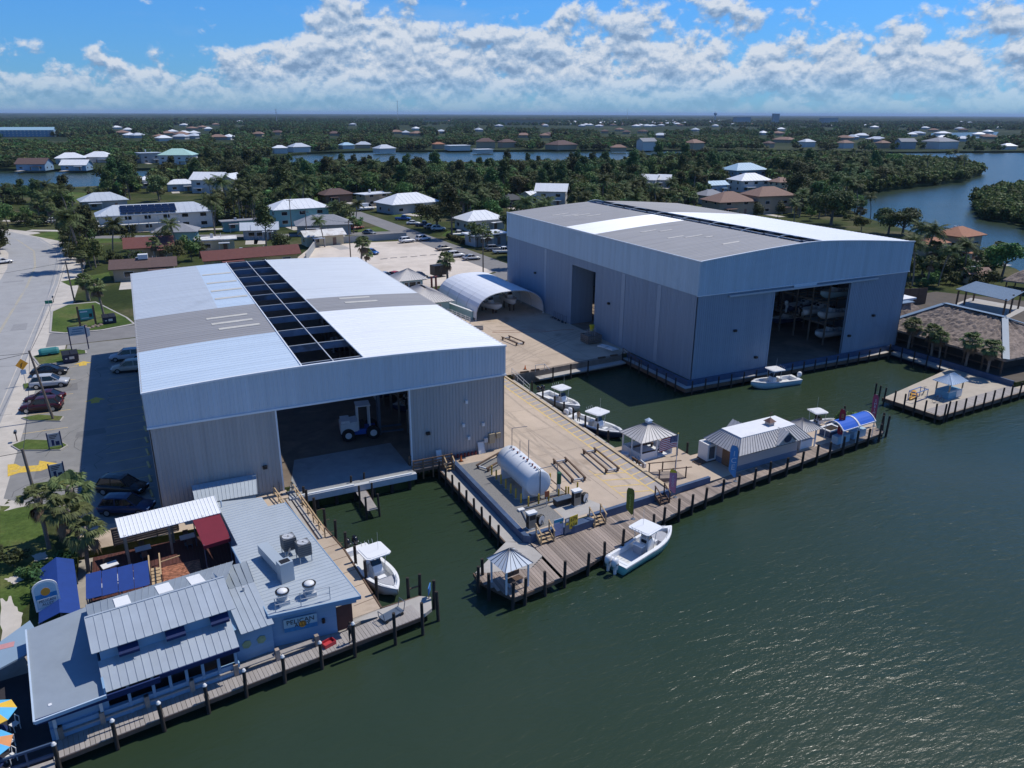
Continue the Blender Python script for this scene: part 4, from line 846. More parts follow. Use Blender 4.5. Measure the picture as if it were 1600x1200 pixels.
# price and info boards on the seawall
s1=thing('info_board','blue and white information board on the seawall by the fuel pumps','sign',(30.2,52.42,DZ),R_(5))
MB().box(-.5,-.03,.1,.5,.02,1.75).build('panel',mat('pale_lilac_board',(.44,.47,.62),.6,.06,2),s1); MB().box(-.5,-.045,1.45,.5,-.031,1.75).build('header',mat('teal_header',(.03,.28,.42),.6,.1,2),s1)
for k in range(7): MB().box(-.42+.03*(k%2),-.04,.3+k*.15,.40-.1*(k%3),-.031,.335+k*.15).build('text_line',mat('print_blue',(.16,.22,.42),.6,.1,2),s1)
MB().box(.12,-.04,1.28,.34,-.031,1.42).build('green_mark',mat('green_print',(.18,.36,.10),.6,.1,2),s1)
for x in (-.45,.45): MB().box(x-.04,.02,-.0,x+.04,.07,1.7).build('post',STEEL,s1)
s2=thing('price_sign','yellow and black fuel price sign reading 679 and 634','sign',(31.55,52.3,DZ),R_(10))
YS=mat('sign_yellow',(.66,.47,.03),.6,.08,2); DG=mat('sign_grey',(.18,.19,.22),.6,.1,2)
MB().box(-.85,-.0,.25,.62,.05,1.75).build('backing',DG,s2); MB().box(-.34,-.03,.55,.6,-.001,1.78).build('yellow_panel',YS,s2)
text('price_digits','679',.52,BLK,s2,(.13,-.04,1.42),(R_(90),0,0)); text('price_digits','634',.52,BLK,s2,(.13,-.04,.86),(R_(90),0,0))
for z,c in ((1.5,WPL),(1.15,YS),(.8,DG)): MB().box(-.75,-.02,z-.1,-.45,-.001,z+.12).build('grade_plate',c,s2)
for x in (-.7,.5): MB().box(x-.04,.05,0,x+.04,.1,1.6).build('post',STEEL,s2)
# timber steps from dock to yard
def steps(x,y,rz,label,m,w_=1.35,n=3):
    t=thing('dock_steps',label,'steps',(x,y,DZ),rz)
    for k in range(n): MB().box(-w_/2,k*.28,.18+k*.2,w_/2,k*.28+.32,.22+k*.2).build('tread',m,t)
    for s_ in (-1,1):
        mb=MB(); mb.bar((s_*w_/2,.0,.1),(s_*w_/2,n*.28,.1+n*.2),.06,.26); mb.build('stringer',m,t)
        mb=MB(); mb.box(s_*w_/2-.05,-.05,0,s_*w_/2+.05,.05,1.1); mb.box(s_*w_/2-.05,n*.28-.05,.0,s_*w_/2+.05,n*.28+.05,1.1+n*.2); mb.build('post',m,t)
        mb=MB(); mb.bar((s_*w_/2,-.12,1.08),(s_*w_/2,n*.28+.1,1.12+n*.2),.12,.05); mb.build('handrail',m,t)
steps(28.75,51.75,R_(4),'raw timber steps beside the corner fuel pump',WOODN); steps(34.55,52.35,R_(5),'raw timber steps by the price sign',WOODN,1.25); steps(42.45,53.2,R_(5),'weathered timber steps below the yellow hatching',WOODD,1.15)
# boat bunks standing on the yard
def bunk(x,y,rz,label,L_=5.2,w_=1.35):
    t=thing('boat_bunk',label,'boat bunk',(x,y,.012),rz)
    for s_ in (-1,1):
        MB().box(s_*w_/2-.075,-L_/2,.36,s_*w_/2+.075,L_/2,.50).build('runner',WOODD,t)
        for y_ in (-L_/2+.3,L_/2-.3): MB().box(s_*w_/2-.10,y_-.10,0,s_*w_/2+.10,y_+.10,.36).build('foot',WOODD,t)
    for y_ in (-L_/2+.3,L_/2-.3): MB().box(-w_/2,y_-.07,.18,w_/2,y_+.07,.32).build('cross_beam',GALV,t)
bunk(36.9,62.2,R_(-6),'long dark timber boat bunk on the yard beside the tank'); bunk(41.1,62.8,R_(-4),'long dark timber boat bunk beside the yellow hatching',5.6); bunk(30.6,67.3,R_(-62),'tan timber boat bunk on the gravel by the shed corner',4.0); bunk(52.7,107.9,R_(8),'timber boat bunk on the yard between the two sheds',4.6)
# ramp with rails up from the platform
rp=thing('access_ramp','low timber access ramp with dark rails beside the flagpole','ramp',(0,0,0))
mb=MB(); mb.add([(44.3,57.1,-.05),(47.9,57.0,DZ+.03),(48.0,58.6,DZ+.03),(44.3,58.8,-.05),(44.3,57.1,DZ),(47.9,57.0,DZ),(48.0,58.6,DZ),(44.3,58.8,DZ)],[(0,1,2,3),(0,4,5,1),(1,5,6,2),(2,6,7,3),(3,7,4,0)]); mb.build('deck',PLANK,rp)
for y in (57.0,58.75):
    mb=MB()
    for k in range(3): mb.box(44.5+k*1.7-.05,y-.05,DZ,44.5+k*1.7+.05,y+.05,.95-.3*k*.55)
    mb.bar((44.3,y,.95),(48.6,y,.42),.12,.06); mb.build('handrail',WOODD,rp)
for y0 in (60.2,61.4):
    t=thing('hitch_rail','short dark hitching rail on the platform edge','rail',(44.5,y0,DZ),0,'hitching rails by the yard edge')
    mb=MB(); mb.box(-.05,-.4,0,.05,-.3,1.0); mb.box(-.05,.3,0,.05,.4,1.0); mb.box(-.06,-.5,.95,.06,.5,1.05); mb.build('frame',WOODD,t)
tb=thing('bait_tank','open rectangular bait well with white rim beside the gazebo','bait tank',(45.2,61.9,DZ),R_(-5)); mb=MB(); mb.box(-.5,-1.1,0,-.4,1.1,.45); mb.box(.4,-1.1,0,.5,1.1,.45); mb.box(-.4,-1.1,0,.4,-1.0,.45); mb.box(-.4,1.0,0,.4,1.1,.45); mb.build('rim',WPL,tb); MB().box(-.4,-1.0,.05,.4,1.0,.2).build('inside',BLK,tb)
tb=thing('round_tub','round white tub beside the gazebo corner','tub',(44.95,63.9,DZ)); mb=MB(); mb.lathe((0,0,0),[(.42,0),(.46,.55),(.40,.55),(.38,.12)],14); mb.build('tub',WPL,tb); MB().lathe((0,0,.45),[(.39,0),(.39,.02)],14).build('lid',GALV,tb)
# ---- flags
def feather(px_,py_,h,cm,tm,words,label,lean=0.0,w_=.72,top=None):
    p=at(px_,py_,DZ); t=thing('feather_flag',label,'flag',(p.x,p.y,DZ),R_(-24))
    mb=MB(); mb.cyl((0,0,0),(0,0,h*.8),.025,6); mb.tube([(0,0,h*.8),(-.06,0,h*.93),(-.25,0,h),(-.45,0,h-.02)],.02,5); mb.build('pole',STEEL,t)
    mb=MB(); n=14; zs=[.5+(h-.5)*i/n for i in range(n+1)]; A=[];B=[]
    for i,z in enumerate(zs):
        k=i/n; wd=w_*min(1,.25+k*3.2); wv=.05*math.sin(k*9)
        xr=-.02 if k<.85 else -.02-.30*((k-.85)/.15)**2
        A.append((xr,wv*.2,z)); B.append((min(xr-.03,-wd+(0 if k<.9 else .12*(k-.9)/.1)),wv,z-.12*(1-k)+.06))
    for i in range(n): mb.add([B[i],A[i],A[i+1],B[i+1]],[(0,1,2,3)],1 if (top and i>=n-2) else 0); 
    for i in range(n): mb.add([(B[i][0],B[i][1]+.012,B[i][2]),(A[i][0],A[i][1]+.012,A[i][2]),(A[i+1][0],A[i+1][1]+.012,A[i+1][2]),(B[i+1][0],B[i+1][1]+.012,B[i+1][2])],[(3,2,1,0)],1 if (top and i>=n-2) else 0)
    mb.build('sail',[cm,top or cm],t)
    step=(h-1.75)/max(1,len(words))
    for i,ch in enumerate(words): text('letter',ch,step*1.12,tm,t,(-w_*.52,-.075,h-.62-step*(i+.35)),(R_(90),0,0),.004)
    MB().lathe((0,0,0),[(.22,0),(.22,.04),(.05,.08)],8).build('base',STEEL,t)
GRN=mat('olive_green_cloth',(.12,.15,.025),.8,.2,2); PNK=mat('pink_cloth',(.52,.22,.32),.8,.15,2); LBL=mat('sky_blue_cloth',(.10,.28,.55),.8,.12,2); RED=mat('red_cloth',(.40,.03,.045),.8,.12,2); PNK2=mat('crimson_cloth',(.42,.07,.12),.8,.12,2)
LT=mat('pale_print',(.60,.66,.72),.7,.1,2); ORG=mat('orange_print',(.70,.34,.12),.7,.1,2); LIME=mat('lime_print',(.40,.50,.12),.7,.1,2)
feather(989,811,3.2,GRN,LIME,'DIESEL','olive green feather flag standing on the plank dock by the seawall'); feather(1055,777,3.0,PNK,LT,'FOOD','pink feather flag with yellow top beside the access ramp',top=mat('yellow_cloth',(.62,.52,.03),.8,.1,2)); feather(1149,752,4.0,LBL,LT,'ICE','sky blue feather flag at the store corner',w_=.85); feather(1315,691,4.1,RED,ORG,'BAIT','red feather flag with orange letters beside the planter'); feather(1366,666,4.1,PNK2,LT,'SHRIMP','crimson feather flag with pale letters at the dock tip')
fp=thing('flagpole','white flagpole with a waving striped and starred flag beside the gazebo','flagpole',(47.4,58.1,DZ),R_(-20)); MB().cyl((0,0,0),(0,0,4.6),.04,8).build('pole',WPL,fp); MB().lathe((0,0,4.58),[(.01,0),(.08,.05),(.08,.1),(.01,.16)],8).build('finial',mat('gold',(.7,.5,.12),.3,.05,2,metal=.6),fp)
mb=MB(); NX,NZ=16,13; FW,FH=2.2,1.35
def fpnt(u,v): return (-u*FW*.86,.14*math.sin(u*8+v*1.2)*u,4.45-FH*(1-v)-u*u*.62)
for j in range(NZ):
    for i in range(NX):
        u0,u1=i/NX,(i+1)/NX; v0,v1=j/NZ,(j+1)/NZ; mi=2 if (u0<.4 and j>=6) else (0 if j%2==0 else 1)
        mb.add([fpnt(u0,v0),fpnt(u1,v0),fpnt(u1,v1),fpnt(u0,v1)],[(0,1,2,3)],mi)
for r in range(5):
    for c in range(6):
        u=.03+c*.062; v=.52+r*.095; q=fpnt(u+.012,v+.02); mb.add([(q[0]-.025,q[1]-.02,q[2]-.025),(q[0]+.025,q[1]-.02,q[2]-.025),(q[0]+.025,q[1]-.02,q[2]+.025),(q[0]-.025,q[1]-.02,q[2]+.025)],[(0,1,2,3)],1)
mb.build('cloth',[mat('flag_red',(.42,.03,.05),.8,.05,2),mat('flag_white',(.72,.70,.70),.8,.04,2),mat('flag_blue',(.012,.022,.12),.8,.05,2)],fp)
# ================================================================== BOATS, FORKLIFT, RACKS
GLASS=MATS['dark_glass']; GEL=mat('white_gelcoat',(.78,.79,.79),.25,.03,1,spec=.5)
NONSK=mat('offwhite_deck',(.62,.62,.60),.6,.06,3)
VINYL=mat('grey_vinyl',(.38,.39,.42),.6,.1,3)
def hull_pts(L_,B,n=14):
    st=[]
    for i in range(n+1):
        t=i/n; x=-L_/2+L_*t
        b=B/2*(1-.06*(1-t)) if t<.5 else B/2*max(.02,(1-((t-.5)/.5)**2.6))
        sh=.78+.42*max(0,t-.25)**1.5; kz=-.38+.9*max(0,(t-.68)/.32)**2.2
        st.append((x,b,sh,kz))
    return st
def make_boat(name,label,L_,hullm,engm,neng=2,ttop=True,simple=False,group=None):
    t=thing(name,label,'boat',(0,0,WZ),0,group); B=L_*.315; st=hull_pts(L_,B); n=len(st); mb=MB(); vs=[];fs=[]
    for x,b,sh,kz in st: vs+=[(x,-b,sh),(x-.0,-b*.97,sh-.28),(x,-b*.84,max(kz+.28,.02)),(x,0,kz),(x,b*.84,max(kz+.28,.02)),(x,b*.97,sh-.28),(x,b,sh)]
    for i in range(n-1):
        for j in range(6): fs.append((i*7+j,(i+1)*7+j,(i+1)*7+j+1,i*7+j+1))
    fs.append(tuple(range(7))); mb.add(vs,[f[::-1] for f in fs]); h=mb.build('hull',hullm,t,True)
    # gunwale ring, liner and sole
    mb=MB(); vs=[];fs=[]; inn=[]
    for k,(x,b,sh,kz) in enumerate(st):
        bi=max(.0,b-.30); x2=x
        if k==0: x2=x+.45
        if k==n-1: x2=x-.75
        if k==n-2: bi=max(0,b-.42)
        inn.append((x2,bi,sh))
    for (x,b,sh,kz),(x2,bi,s2) in zip(st,inn): vs+=[(x,-b-.02,sh+.03),(x2,-bi,sh+.04),(x2,bi,sh+.04),(x,b+.02,sh+.03)]
    for i in range(n-1): fs+=[(i*4,(i+1)*4,(i+1)*4+1,i*4+1),(i*4+2,(i+1)*4+2,(i+1)*4+3,i*4+3)]
    fs+=[(0,1,2,3),((n-1)*4+3,(n-1)*4+2,(n-1)*4+1,(n-1)*4)]
    o=len(vs); zs=.30
    for (x2,bi,s2) in inn: vs+=[(x2,-bi,zs),(x2,bi,zs)]
    for i in range(n-1):
        fs+=[(i*4+1,(i+1)*4+1,o+(i+1)*2,o+i*2),(i*4+2,o+i*2+1,o+(i+1)*2+1,(i+1)*4+2)]
    fs+=[(1,o,o+1,2)]
    mb.add(vs,[f[::-1] for f in fs]); mb.build('gunwale',GEL,t)
    mb=MB(); vs=[];
    for (x2,bi,s2) in inn: vs+=[(x2,-bi,zs),(x2,bi,zs)]
    mb.add(vs,[(i*2,(i+1)*2,(i+1)*2+1,i*2+1)for i in range(n-1)]); mb.build('deck',NONSK,t)
    mb=MB()
    for a,b in zip(st[:-1],st[1:]):
        for s_ in (-1,1): mb.bar((a[0],s_*(a[1]+.015),a[2]-.05),(b[0],s_*(b[1]+.015),b[2]-.05),.05,.07)
    mb.build('rub_rail',GALV,t)
    if simple: return t
    # console with screen, leaning post, T-top, bow seats
    c=MB(); c.add([(-.1,-.48,zs),(.95,-.44,zs),(.95,.44,zs),(-.1,.48,zs),(.05,-.46,1.35),(.6,-.42,1.42),(.6,.42,1.42),(.05,.46,1.35),(.9,-.42,.95),(.9,.42,.95)],[(0,4,7,3),(4,5,6,7),(5,8,9,6),(8,1,2,9),(0,1,8,5,4),(3,7,6,9,2)]); cn=c.build('console',GEL,t)
    c=MB(); c.add([(.6,-.42,1.42),(.6,.42,1.42),(.38,.40,1.85),(.38,-.40,1.85),(.1,-.44,1.40),(.15,-.42,1.82),(.1,.44,1.40),(.15,.42,1.82)],[(0,1,2,3),(0,3,5,4),(1,6,7,2)]); c.build('windshield',GLASS,cn)
    MB().box(-.02,-.3,1.0,.02,.3,1.3).build('dash',BLK,cn)
    MB().box(-.95,-.45,zs,-.55,.45,1.05).build('leaning_post',VINYL,t); MB().box(-1.0,-.5,1.05,-.5,.5,1.15).build('seat_cushion',GEL,t)
    if ttop:
        mb=MB(); Tl,Tw=L_*.135,B*.43; prof=[(-Tl,-Tw*.85),(-Tl*.85,-Tw),(Tl*.8,-Tw),(Tl,-Tw*.75),(Tl,Tw*.75),(Tl*.8,Tw),(-Tl*.85,Tw),(-Tl,Tw*.85)]
        mb.prism([(x+.1,y) for x,y in prof],2.45,2.54); mb.prism([(x*.86+.1,y*.86) for x,y in prof],2.54,2.58); mb.build('t_top',GEL,t)
        mb=MB()
        for sx in (-.55,.75):
            for sy in (-.5,.5): mb.cyl((sx,sy*.98,zs),(sx*.95+.05,sy*1.5,2.46),.03,6)
        for k in range(4): mb.cyl((-L_*.135+.05,-.5+k*.33,2.5),(-L_*.135-.12,-.5+k*.33,2.85),.02,5)
        mb.cyl((.2,.35,2.5),(.2,.35,4.2),.012,4); mb.build('t_top_frame',GALV,t)
    bs=MB(); x0=L_*.2; bs.add([(x0,-B*.36,zs),(x0+L_*.17,-B*.16,zs),(x0+L_*.17,B*.16,zs),(x0,B*.36,zs),(x0,-B*.36,.72),(x0+L_*.17,-B*.16,.8),(x0+L_*.17,B*.16,.8),(x0,B*.36,.72)],[(4,5,6,7),(0,1,5,4),(1,2,6,5),(2,3,7,6),(3,0,4,7)]); bs.build('bow_seat',VINYL,t); MB().box(1.15,-.35,zs,1.6,.35,.75).build('cooler_seat',GEL,t)
    bk=MB()
    for s_ in (-1,1): bk.tube([(L_*.26,s_*B*.33,1.05),(L_*.36,s_*B*.23,1.16),(L_*.43,s_*B*.10,1.22)],.025,5)
    bk.build('bow_rail',GALV,t); MB().box(-L_/2+.35,-B*.4,zs,-L_/2+.62,B*.4,.85).build('transom_seat',GEL,t)
    for k in range(neng):
        y=(k-(neng-1)/2)*.72; x=-L_/2-.32
        mb=MB(); vs=[];fs=[]; pr=[(.75,.20,.17),(.9,.36,.25),(1.15,.40,.27),(1.42,.36,.24),(1.56,.22,.15)]
        for z,a,b in pr:
            for i in range(10):
                g=2*math.pi*i/10; vs.append((x-.06+a*math.cos(g),y+b*math.sin(g),z))
        for j in range(4):
            for i in range(10): fs.append((j*10+i,j*10+(i+1)%10,(j+1)*10+(i+1)%10,(j+1)*10+i))
        fs+=[tuple(range(9,-1,-1)),tuple(40+i for i in range(10))]; mb.add(vs,fs); e=mb.build('outboard',engm,t,True)
        m2=MB(); m2.box(x-.12,y-.09,-.45,x+.12,y+.09,.78); m2.box(x-.3,y-.12,-.12,x+.1,y+.12,-.06); m2.box(x+.05,y-.1,.35,x+.36,y+.1,.75); m2.build('engine_leg',engm,e); MB().box(x-.2,y-.275,1.0,x+.15,y+.275,1.05).build('cowl_band',BLK if engm is not ENB else GALV,e)
    return t
ENB=mat('black_cowl',(.012,.014,.018),.2,.1,2,spec=.6); ENW=mat('white_cowl',(.70,.71,.72),.25,.04,2,spec=.5)
SEAF=mat('seafoam_gelcoat',(.20,.50,.48),.25,.04,1,spec=.5); ICEB=mat('ice_blue_gelcoat',(.38,.58,.68),.25,.04,1,spec=.5); NAVY=mat('navy_gelcoat',(.03,.05,.11),.25,.05,1,spec=.5)
def place(t,stern,bow):
    a,b=at(*stern,WZ+.5),at(*bow,WZ+.7); c=(a+b)/2; t.location=(c.x,c.y,WZ); t.rotation_euler=(0,0,math.atan2(b.y-a.y,b.x-a.x))
b1=make_boat('center_console_boat','white boat with two black outboards moored beside the restaurant walkway',8.3,GEL,ENB); place(b1,(561,868),(611,916))
b2=make_boat('center_console_boat','seafoam green hulled boat with two white outboards at the plank dock',8.3,SEAF,ENW); place(b2,(966,880),(1043,830))
b3=make_boat('center_console_boat','white boat with black outboards moored on the second basin walkway',7.6,GEL,ENB); place(b3,(852,617),(901,636))
b4=make_boat('center_console_boat','dark hulled boat with white outboards moored near the screened gazebo',8.6,NAVY,ENW); place(b4,(903,656),(962,675))
b5=make_boat('center_console_boat','ice blue hulled boat with white outboard at the tall shed dock',8.0,ICEB,ENW,1); place(b5,(1246,592),(1172,600))
b6=make_boat('center_console_boat','white boat with white canopy moored behind the ship store',7.0,GEL,ENW,1); place(b6,(1243,670),(1304,660))
# stored boats: on stands below the arch and on racks in the sheds
stored=make_boat('stored_boat','white open boat on stands under the arched canopy, nearest the tall shed',6.6,GEL,ENW,1,False); stored.location=(61.9,128.4,1.5); stored.rotation_euler=(0,0,R_(-95))
for s_ in (-1,1): MB().box(-1.6,s_*.5-.1,-1.5,-1.3,s_*.5+.1,-.2).build('stand',WOODD,stored); MB().box(1.2,s_*.4-.1,-1.5,1.5,s_*.4+.1,-.1).build('stand',WOODD,stored)
copy_tree(stored,(57.6,128.0,.95),R_(-70),'white open boat on stands under the arched canopy, in the middle'); copy_tree(stored,(54.8,131.0,1.0),R_(-80),'white open boat on stands under the arched canopy, by the white post')
rackm=metal('rack_steel',(.20,.17,.14),.6,.25,sc=1.5)
def rack(name,label,x,y,nb,levels,L_=7.5,bay=3.2,axis='y',boats=0.6,where=''):
    t=thing(name,label,'rack',(x,y,.014))
    mb=MB()
    for i in range(nb+1):
        for d in (0,L_*.75):
            p=(d,i*bay) if axis=='y' else (i*bay,d); mb.box(p[0]-.1,p[1]-.1,0,p[0]+.1,p[1]+.1,levels[-1]+2)
    mb.build('upright',rackm,t)
    mb=MB()
    for z in levels[1:]:
        for d in (0,L_*.75):
            a,b=((d,0),(d,nb*bay)) if axis=='y' else ((0,d),(nb*bay,d)); mb.bar((*a,z),(*b,z),.12,.25)
        for i in range(nb):
            for o in (.9,2.3):
                a,b=((-.4,i*bay+o),(L_*.85,i*bay+o)) if axis=='y' else ((i*bay+o,-.4),(i*bay+o,L_*.85)); mb.bar((*a,z+.2),(*b,z+.2),.14,.16)
    mb.build('beam',rackm,t)
    for i in range(nb):
        for k,z in enumerate(levels):
            if rnd.random()>boats: continue
            lx,ly=(L_*.42,i*bay+1.6) if axis=='y' else (i*bay+1.6,L_*.42)
            r=(0 if rnd.random()<.5 else math.pi) if axis=='y' else (math.pi/2 if rnd.random()<.5 else -math.pi/2)
            src=rnd.choice(RB); c=copy_tree(src,(x+lx,y+ly,z+.75),r,where); c['group']='boats '+where.split(' boat ')[-1]
RB=[make_boat('racked_boat','white boat stored on a steel rack',6.8,GEL,ENB,1,False),make_boat('racked_boat','blue boat stored on a steel rack',6.8,ICEB,ENW,1,False),make_boat('racked_boat','dark boat stored on a steel rack',6.8,NAVY,ENW,1,False)]
lv=(0.2,3.4,6.8,10.2)
rack('boat_rack','steel boat rack deep inside the tall shed, across its back',72,103,9,lv,axis='x',boats=.8,where='stored boat on the back rack of the tall shed')
rack('boat_rack','steel boat rack inside the tall shed door on the restaurant side',97,85,6,lv,boats=.75,where='stored boat on the restaurant side rack of the tall shed')
rack('boat_rack','steel boat rack inside the tall shed on the basin side',70.5,84,6,lv,boats=.8,where='stored boat on the basin side rack of the tall shed')
lv2=(0.2,3.3,6.4)
rack('boat_rack','steel boat rack inside the grey shed on the parking lot side',.4,80,14,lv2,boats=.30,where='stored boat on the parking side rack of the grey shed')
rack('boat_rack','steel boat rack inside the grey shed on the yard side',25.2,76,15,lv2,boats=.4,where='stored boat on the yard side rack of the grey shed')
for k,src in enumerate(RB): src.location=((74.2,86.2,.95),(74.4,106.2,.95),(74.5,92.5,.95))[k]; src['label']=('white boat on blocks on the floor of the tall shed','ice blue boat on blocks on the floor of the tall shed','dark hulled boat on blocks on the floor of the tall shed')[k]
# forklift
fl=thing('marina_forklift','big blue and white marina forklift inside the grey shed door','forklift',(20.0,80.6,.014),R_(-8))
FB=mat('forklift_blue',(.02,.10,.42),.4,.1,1.5); FW_=mat('forklift_white',(.66,.67,.68),.4,.08,1.5); TY=mat('tyre',(.02,.02,.02),.9,.2,6)
MB().box(-1.7,-.75,.55,1.7,.75,1.15).build('chassis',FB,fl)
mb=MB(); mb.add([(-2.3,-1.0,.9),(-.4,-1.0,1.1),(-.4,1.0,1.1),(-2.3,1.0,.9),(-2.3,-1.0,2.0),(-.4,-.95,2.25),(-.4,.95,2.25),(-2.3,1.0,2.0)],[(3,2,1,0),(4,5,6,7),(0,1,5,4),(1,2,6,5),(2,3,7,6),(3,0,4,7)]); mb.build('counterweight',FW_,fl)
MB().box(-2.2,-.9,2.05,-1.2,.9,2.4).build('engine_cover',FW_,fl)
mb=MB()
for x in (-.3,1.0):
    for y in (-.75,.75): mb.box(x-.07,y-.07,1.1,x+.07,y+.07,3.9)
mb.box(-.45,-.85,3.9,1.15,.85,4.02); mb.build('cab_frame',FW_,fl); MB().box(-.1,-.4,1.15,.4,.4,1.9).build('seat',BLK,fl)
mb=MB()
for y in (-.7,.7): mb.box(2.0,y-.12,.2,2.25,y+.12,7.6)
for z in (1.2,3.4,5.6,7.4): mb.box(2.05,-.7,z,2.2,.7,z+.25)
mb.build('mast',STEEL,fl)
mb=MB()
for y in (-.8,.8): mb.box(2.3,y-.12,.5,4.8,y+.12,.66)
mb.build('fork',STEEL,fl)
for x,r in ((1.3,.78),(-1.5,.74)):
    for s_ in (-1,1):
        w1=MB(); w1.cyl((x,s_*.78,r),(x,s_*1.28,r),r,16); w1=w1.build('wheel',TY,fl); MB().cyl((x,s_*1.29,r),(x,s_*1.31,r),r*.5,12).build('rim',FW_,w1)
# arched canopy between the sheds
ar=thing('arched_canopy','white arched fabric canopy over boats between the two sheds','canopy',(0,0,0))
mb=MB(); n=18; AX0,AX1=52.6,66.2; cxa=(AX0+AX1)/2; hw_=(AX1-AX0)/2
def archp(k): 
    a=math.pi*k/n; c,s_=math.cos(a),math.sin(a); return (cxa-hw_*(abs(c)**.8)*(1 if c>0 else -1), .4+4.5*(abs(s_)**.75))
for k in range(n):
    x0,z0=archp(k); x1,z1=archp(k+1); mb.slab([(x0,122.8,z0),(x1,122.8,z1),(x1,141.5,z1),(x0,141.5,z0)],.05) if k not in (0,) else mb.add([(x0,122.8,z0),(x1,122.8,z1),(x1,141.5,z1),(x0,141.5,z0)],[(0,1,2,3)])
mb.build('fabric',mat('white_fabric',(.70,.73,.78),.55,.04,.6),ar)
for y in (122.75,127.5,132.2,136.9,141.5):
    mb=MB(); mb.tube([(archp(k)[0],y,archp(k)[1]-.08) for k in range(n+1)],.09,6); mb.build('hoop',GALV,ar)
for x in (AX0,AX1):
    for y in (122.8,132,141.4): MB().cyl((x,y,0),(x,y,.6),.1,6).build('post',WPL,ar)
# ================================================================== RESTAURANT ON THE LEFT
RO=Vector((-5.57,44.6,0)); RZ=R_(7); RM=Matrix.Rotation(RZ,3,'Z')
def rw(u,v,z=0): return RO+RM@Vector((u,v,0))+Vector((0,0,z))
ROOFB=metal('silver_blue_roof',(.345,.395,.445),.42,.09,rv=.04,sc=.8,stain=(.5,.58,(.29,.33,.37),.5))
ROOFD=metal('blue_grey_roof',(.255,.30,.345),.5,.07,sc=.8,stain=(.4,.58,(.21,.25,.29),.5))
SKYB=mat('sky_blue_siding',(.22,.36,.52),.65,.07,.8,0,None,0,.3,stretch=(.3,.3,7))
NAVYA=mat('navy_awning',(.007,.022,.095),.75,.12,1.5)
rest=thing('waterfront_restaurant','low sky blue waterfront restaurant with silver seamed roofs and raised clerestory','restaurant',RO,RZ)
def sheets(parent,q,n,m,gap=.0,name='roof_sheet',label=None):
    """each standing-seam sheet of a pitched plane is its own piece"""
    e0,e1,t1,t0=[Vector(p) for p in q]
    for i in range(n):
        a,b=i/n,(i+1)/n; A,B=e0.lerp(e1,a),e0.lerp(e1,b); C,D=t0.lerp(t1,b),t0.lerp(t1,a); mb=MB(); mb.slab([A,B,C,D],.05)
        nr=(B-A).cross(D-A).normalized(); nr=nr if nr.z>0 else -nr; uu=(B-A).normalized()*0.02
        mb.add([A-uu,A+uu,D+uu,D-uu,A-uu+nr*.04,A+uu+nr*.04,D+uu+nr*.04,D-uu+nr*.04],[(4,5,6,7),(0,1,5,4),(1,2,6,5),(2,3,7,6),(3,0,4,7)]); mb.build(name,m,parent)
# clerestory block
MB().box(.1,1.85,DZ,7.95,8.6,2.75).build('wall',SKYB,rest)
mb=MB(); mb.box(.1,1.80,2.7,7.95,4.2,3.95); mb.add([(.1,1.80,3.95),(.1,6.4,3.95),(.1,4.15,4.75),(7.95,1.8,3.95),(7.95,6.4,3.95),(7.95,4.15,4.75)],[(0,2,1),(3,4,5)]); mb.build('clerestory_wall',SKYB,rest)
ur=MB().box(-.3,4.05,4.74,8.25,4.2,4.82).build('ridge_cap',ROOFB,rest)
sheets(rest,[(-.3,1.38,3.86),(8.25,1.38,3.86),(8.25,4.12,4.78),(-.3,4.12,4.78)],17,ROOFB)
sheets(rest,[(-.05,-.05,1.88),(7.9,-.05,1.88),(7.9,1.82,2.92),(-.05,1.82,2.92)],17,ROOFB)
mb=MB(); seamroof(mb,[(9.9,9.2,2.75),(-.1,9.0,2.75),(-.1,4.2,4.30),(8.3,4.2,4.30)],22); mb.build('rear_roof',ROOFD,rest)
for u0,v0,v1 in ((1.55,5.3,8.2),(4.25,5.9,8.4),(6.35,5.3,8.3)):
    zf=lambda v:4.30+(2.75-4.30)*(v-4.2)/4.85+.07
    mb=MB(); mb.slab([(u0,v0,zf(v0)),(u0+.95,v0,zf(v0)),(u0+.95,v1,zf(v1)),(u0,v1,zf(v1))],.05); mb.build('skylight',mat('white_skylight',(.82,.83,.82),.5,.03,2),rest)
for k in range(3):
    u=1.2+k*2.75; w_=MB().box(u-.03,1.74,3.0,u+1.0,1.80,3.6).build('window',WPL,rest); MB().box(u+.05,1.72,3.05,u+.92,1.742,3.55).build('pane',GLASS,w_)
    mb=MB(); mb.slab([(u-.1,1.25,3.28),(u+1.07,1.25,3.28),(u+1.07,1.79,3.72),(u-.1,1.79,3.72)],.03); mb.box(u-.1,1.24,3.10,u+1.07,1.262,3.28); mb.build('window_awning',NAVYA,rest)
MB().box(-.28,2.6,3.0,.08,3.9,3.75).build('side_awning',mat('dark_maroon_shutter',(.05,.015,.04),.7,.2,2),rest)
# eave fascia, open dining windows below the lower roof
mb=MB(); mb.box(-3.7,-.42,1.52,3.0,-.30,1.9); mb.box(3.0,-.12,1.56,7.9,-.0,1.86); mb.build('awning_valance',NAVYA,rest)
for u in (-2.9,-.4,1.2,2.6,3.6,4.6,5.6,6.6,7.7): MB().box(u-.09,.5,DZ,u+.09,.72,1.9).build('porch_post',WHTW if u<0 else SKYB,rest)
MB().box(-3.2,.55,DZ,7.9,.66,.15).build('porch_wall',SKYB,rest); MB().box(-3.2,1.7,DZ,7.9,1.84,1.8).build('porch_back',mat('dark_interior',(.03,.03,.035),.8,.2,2),rest); MB().box(-3.2,.5,.15,7.9,.8,.2).build('porch_sill',SKYB,rest)
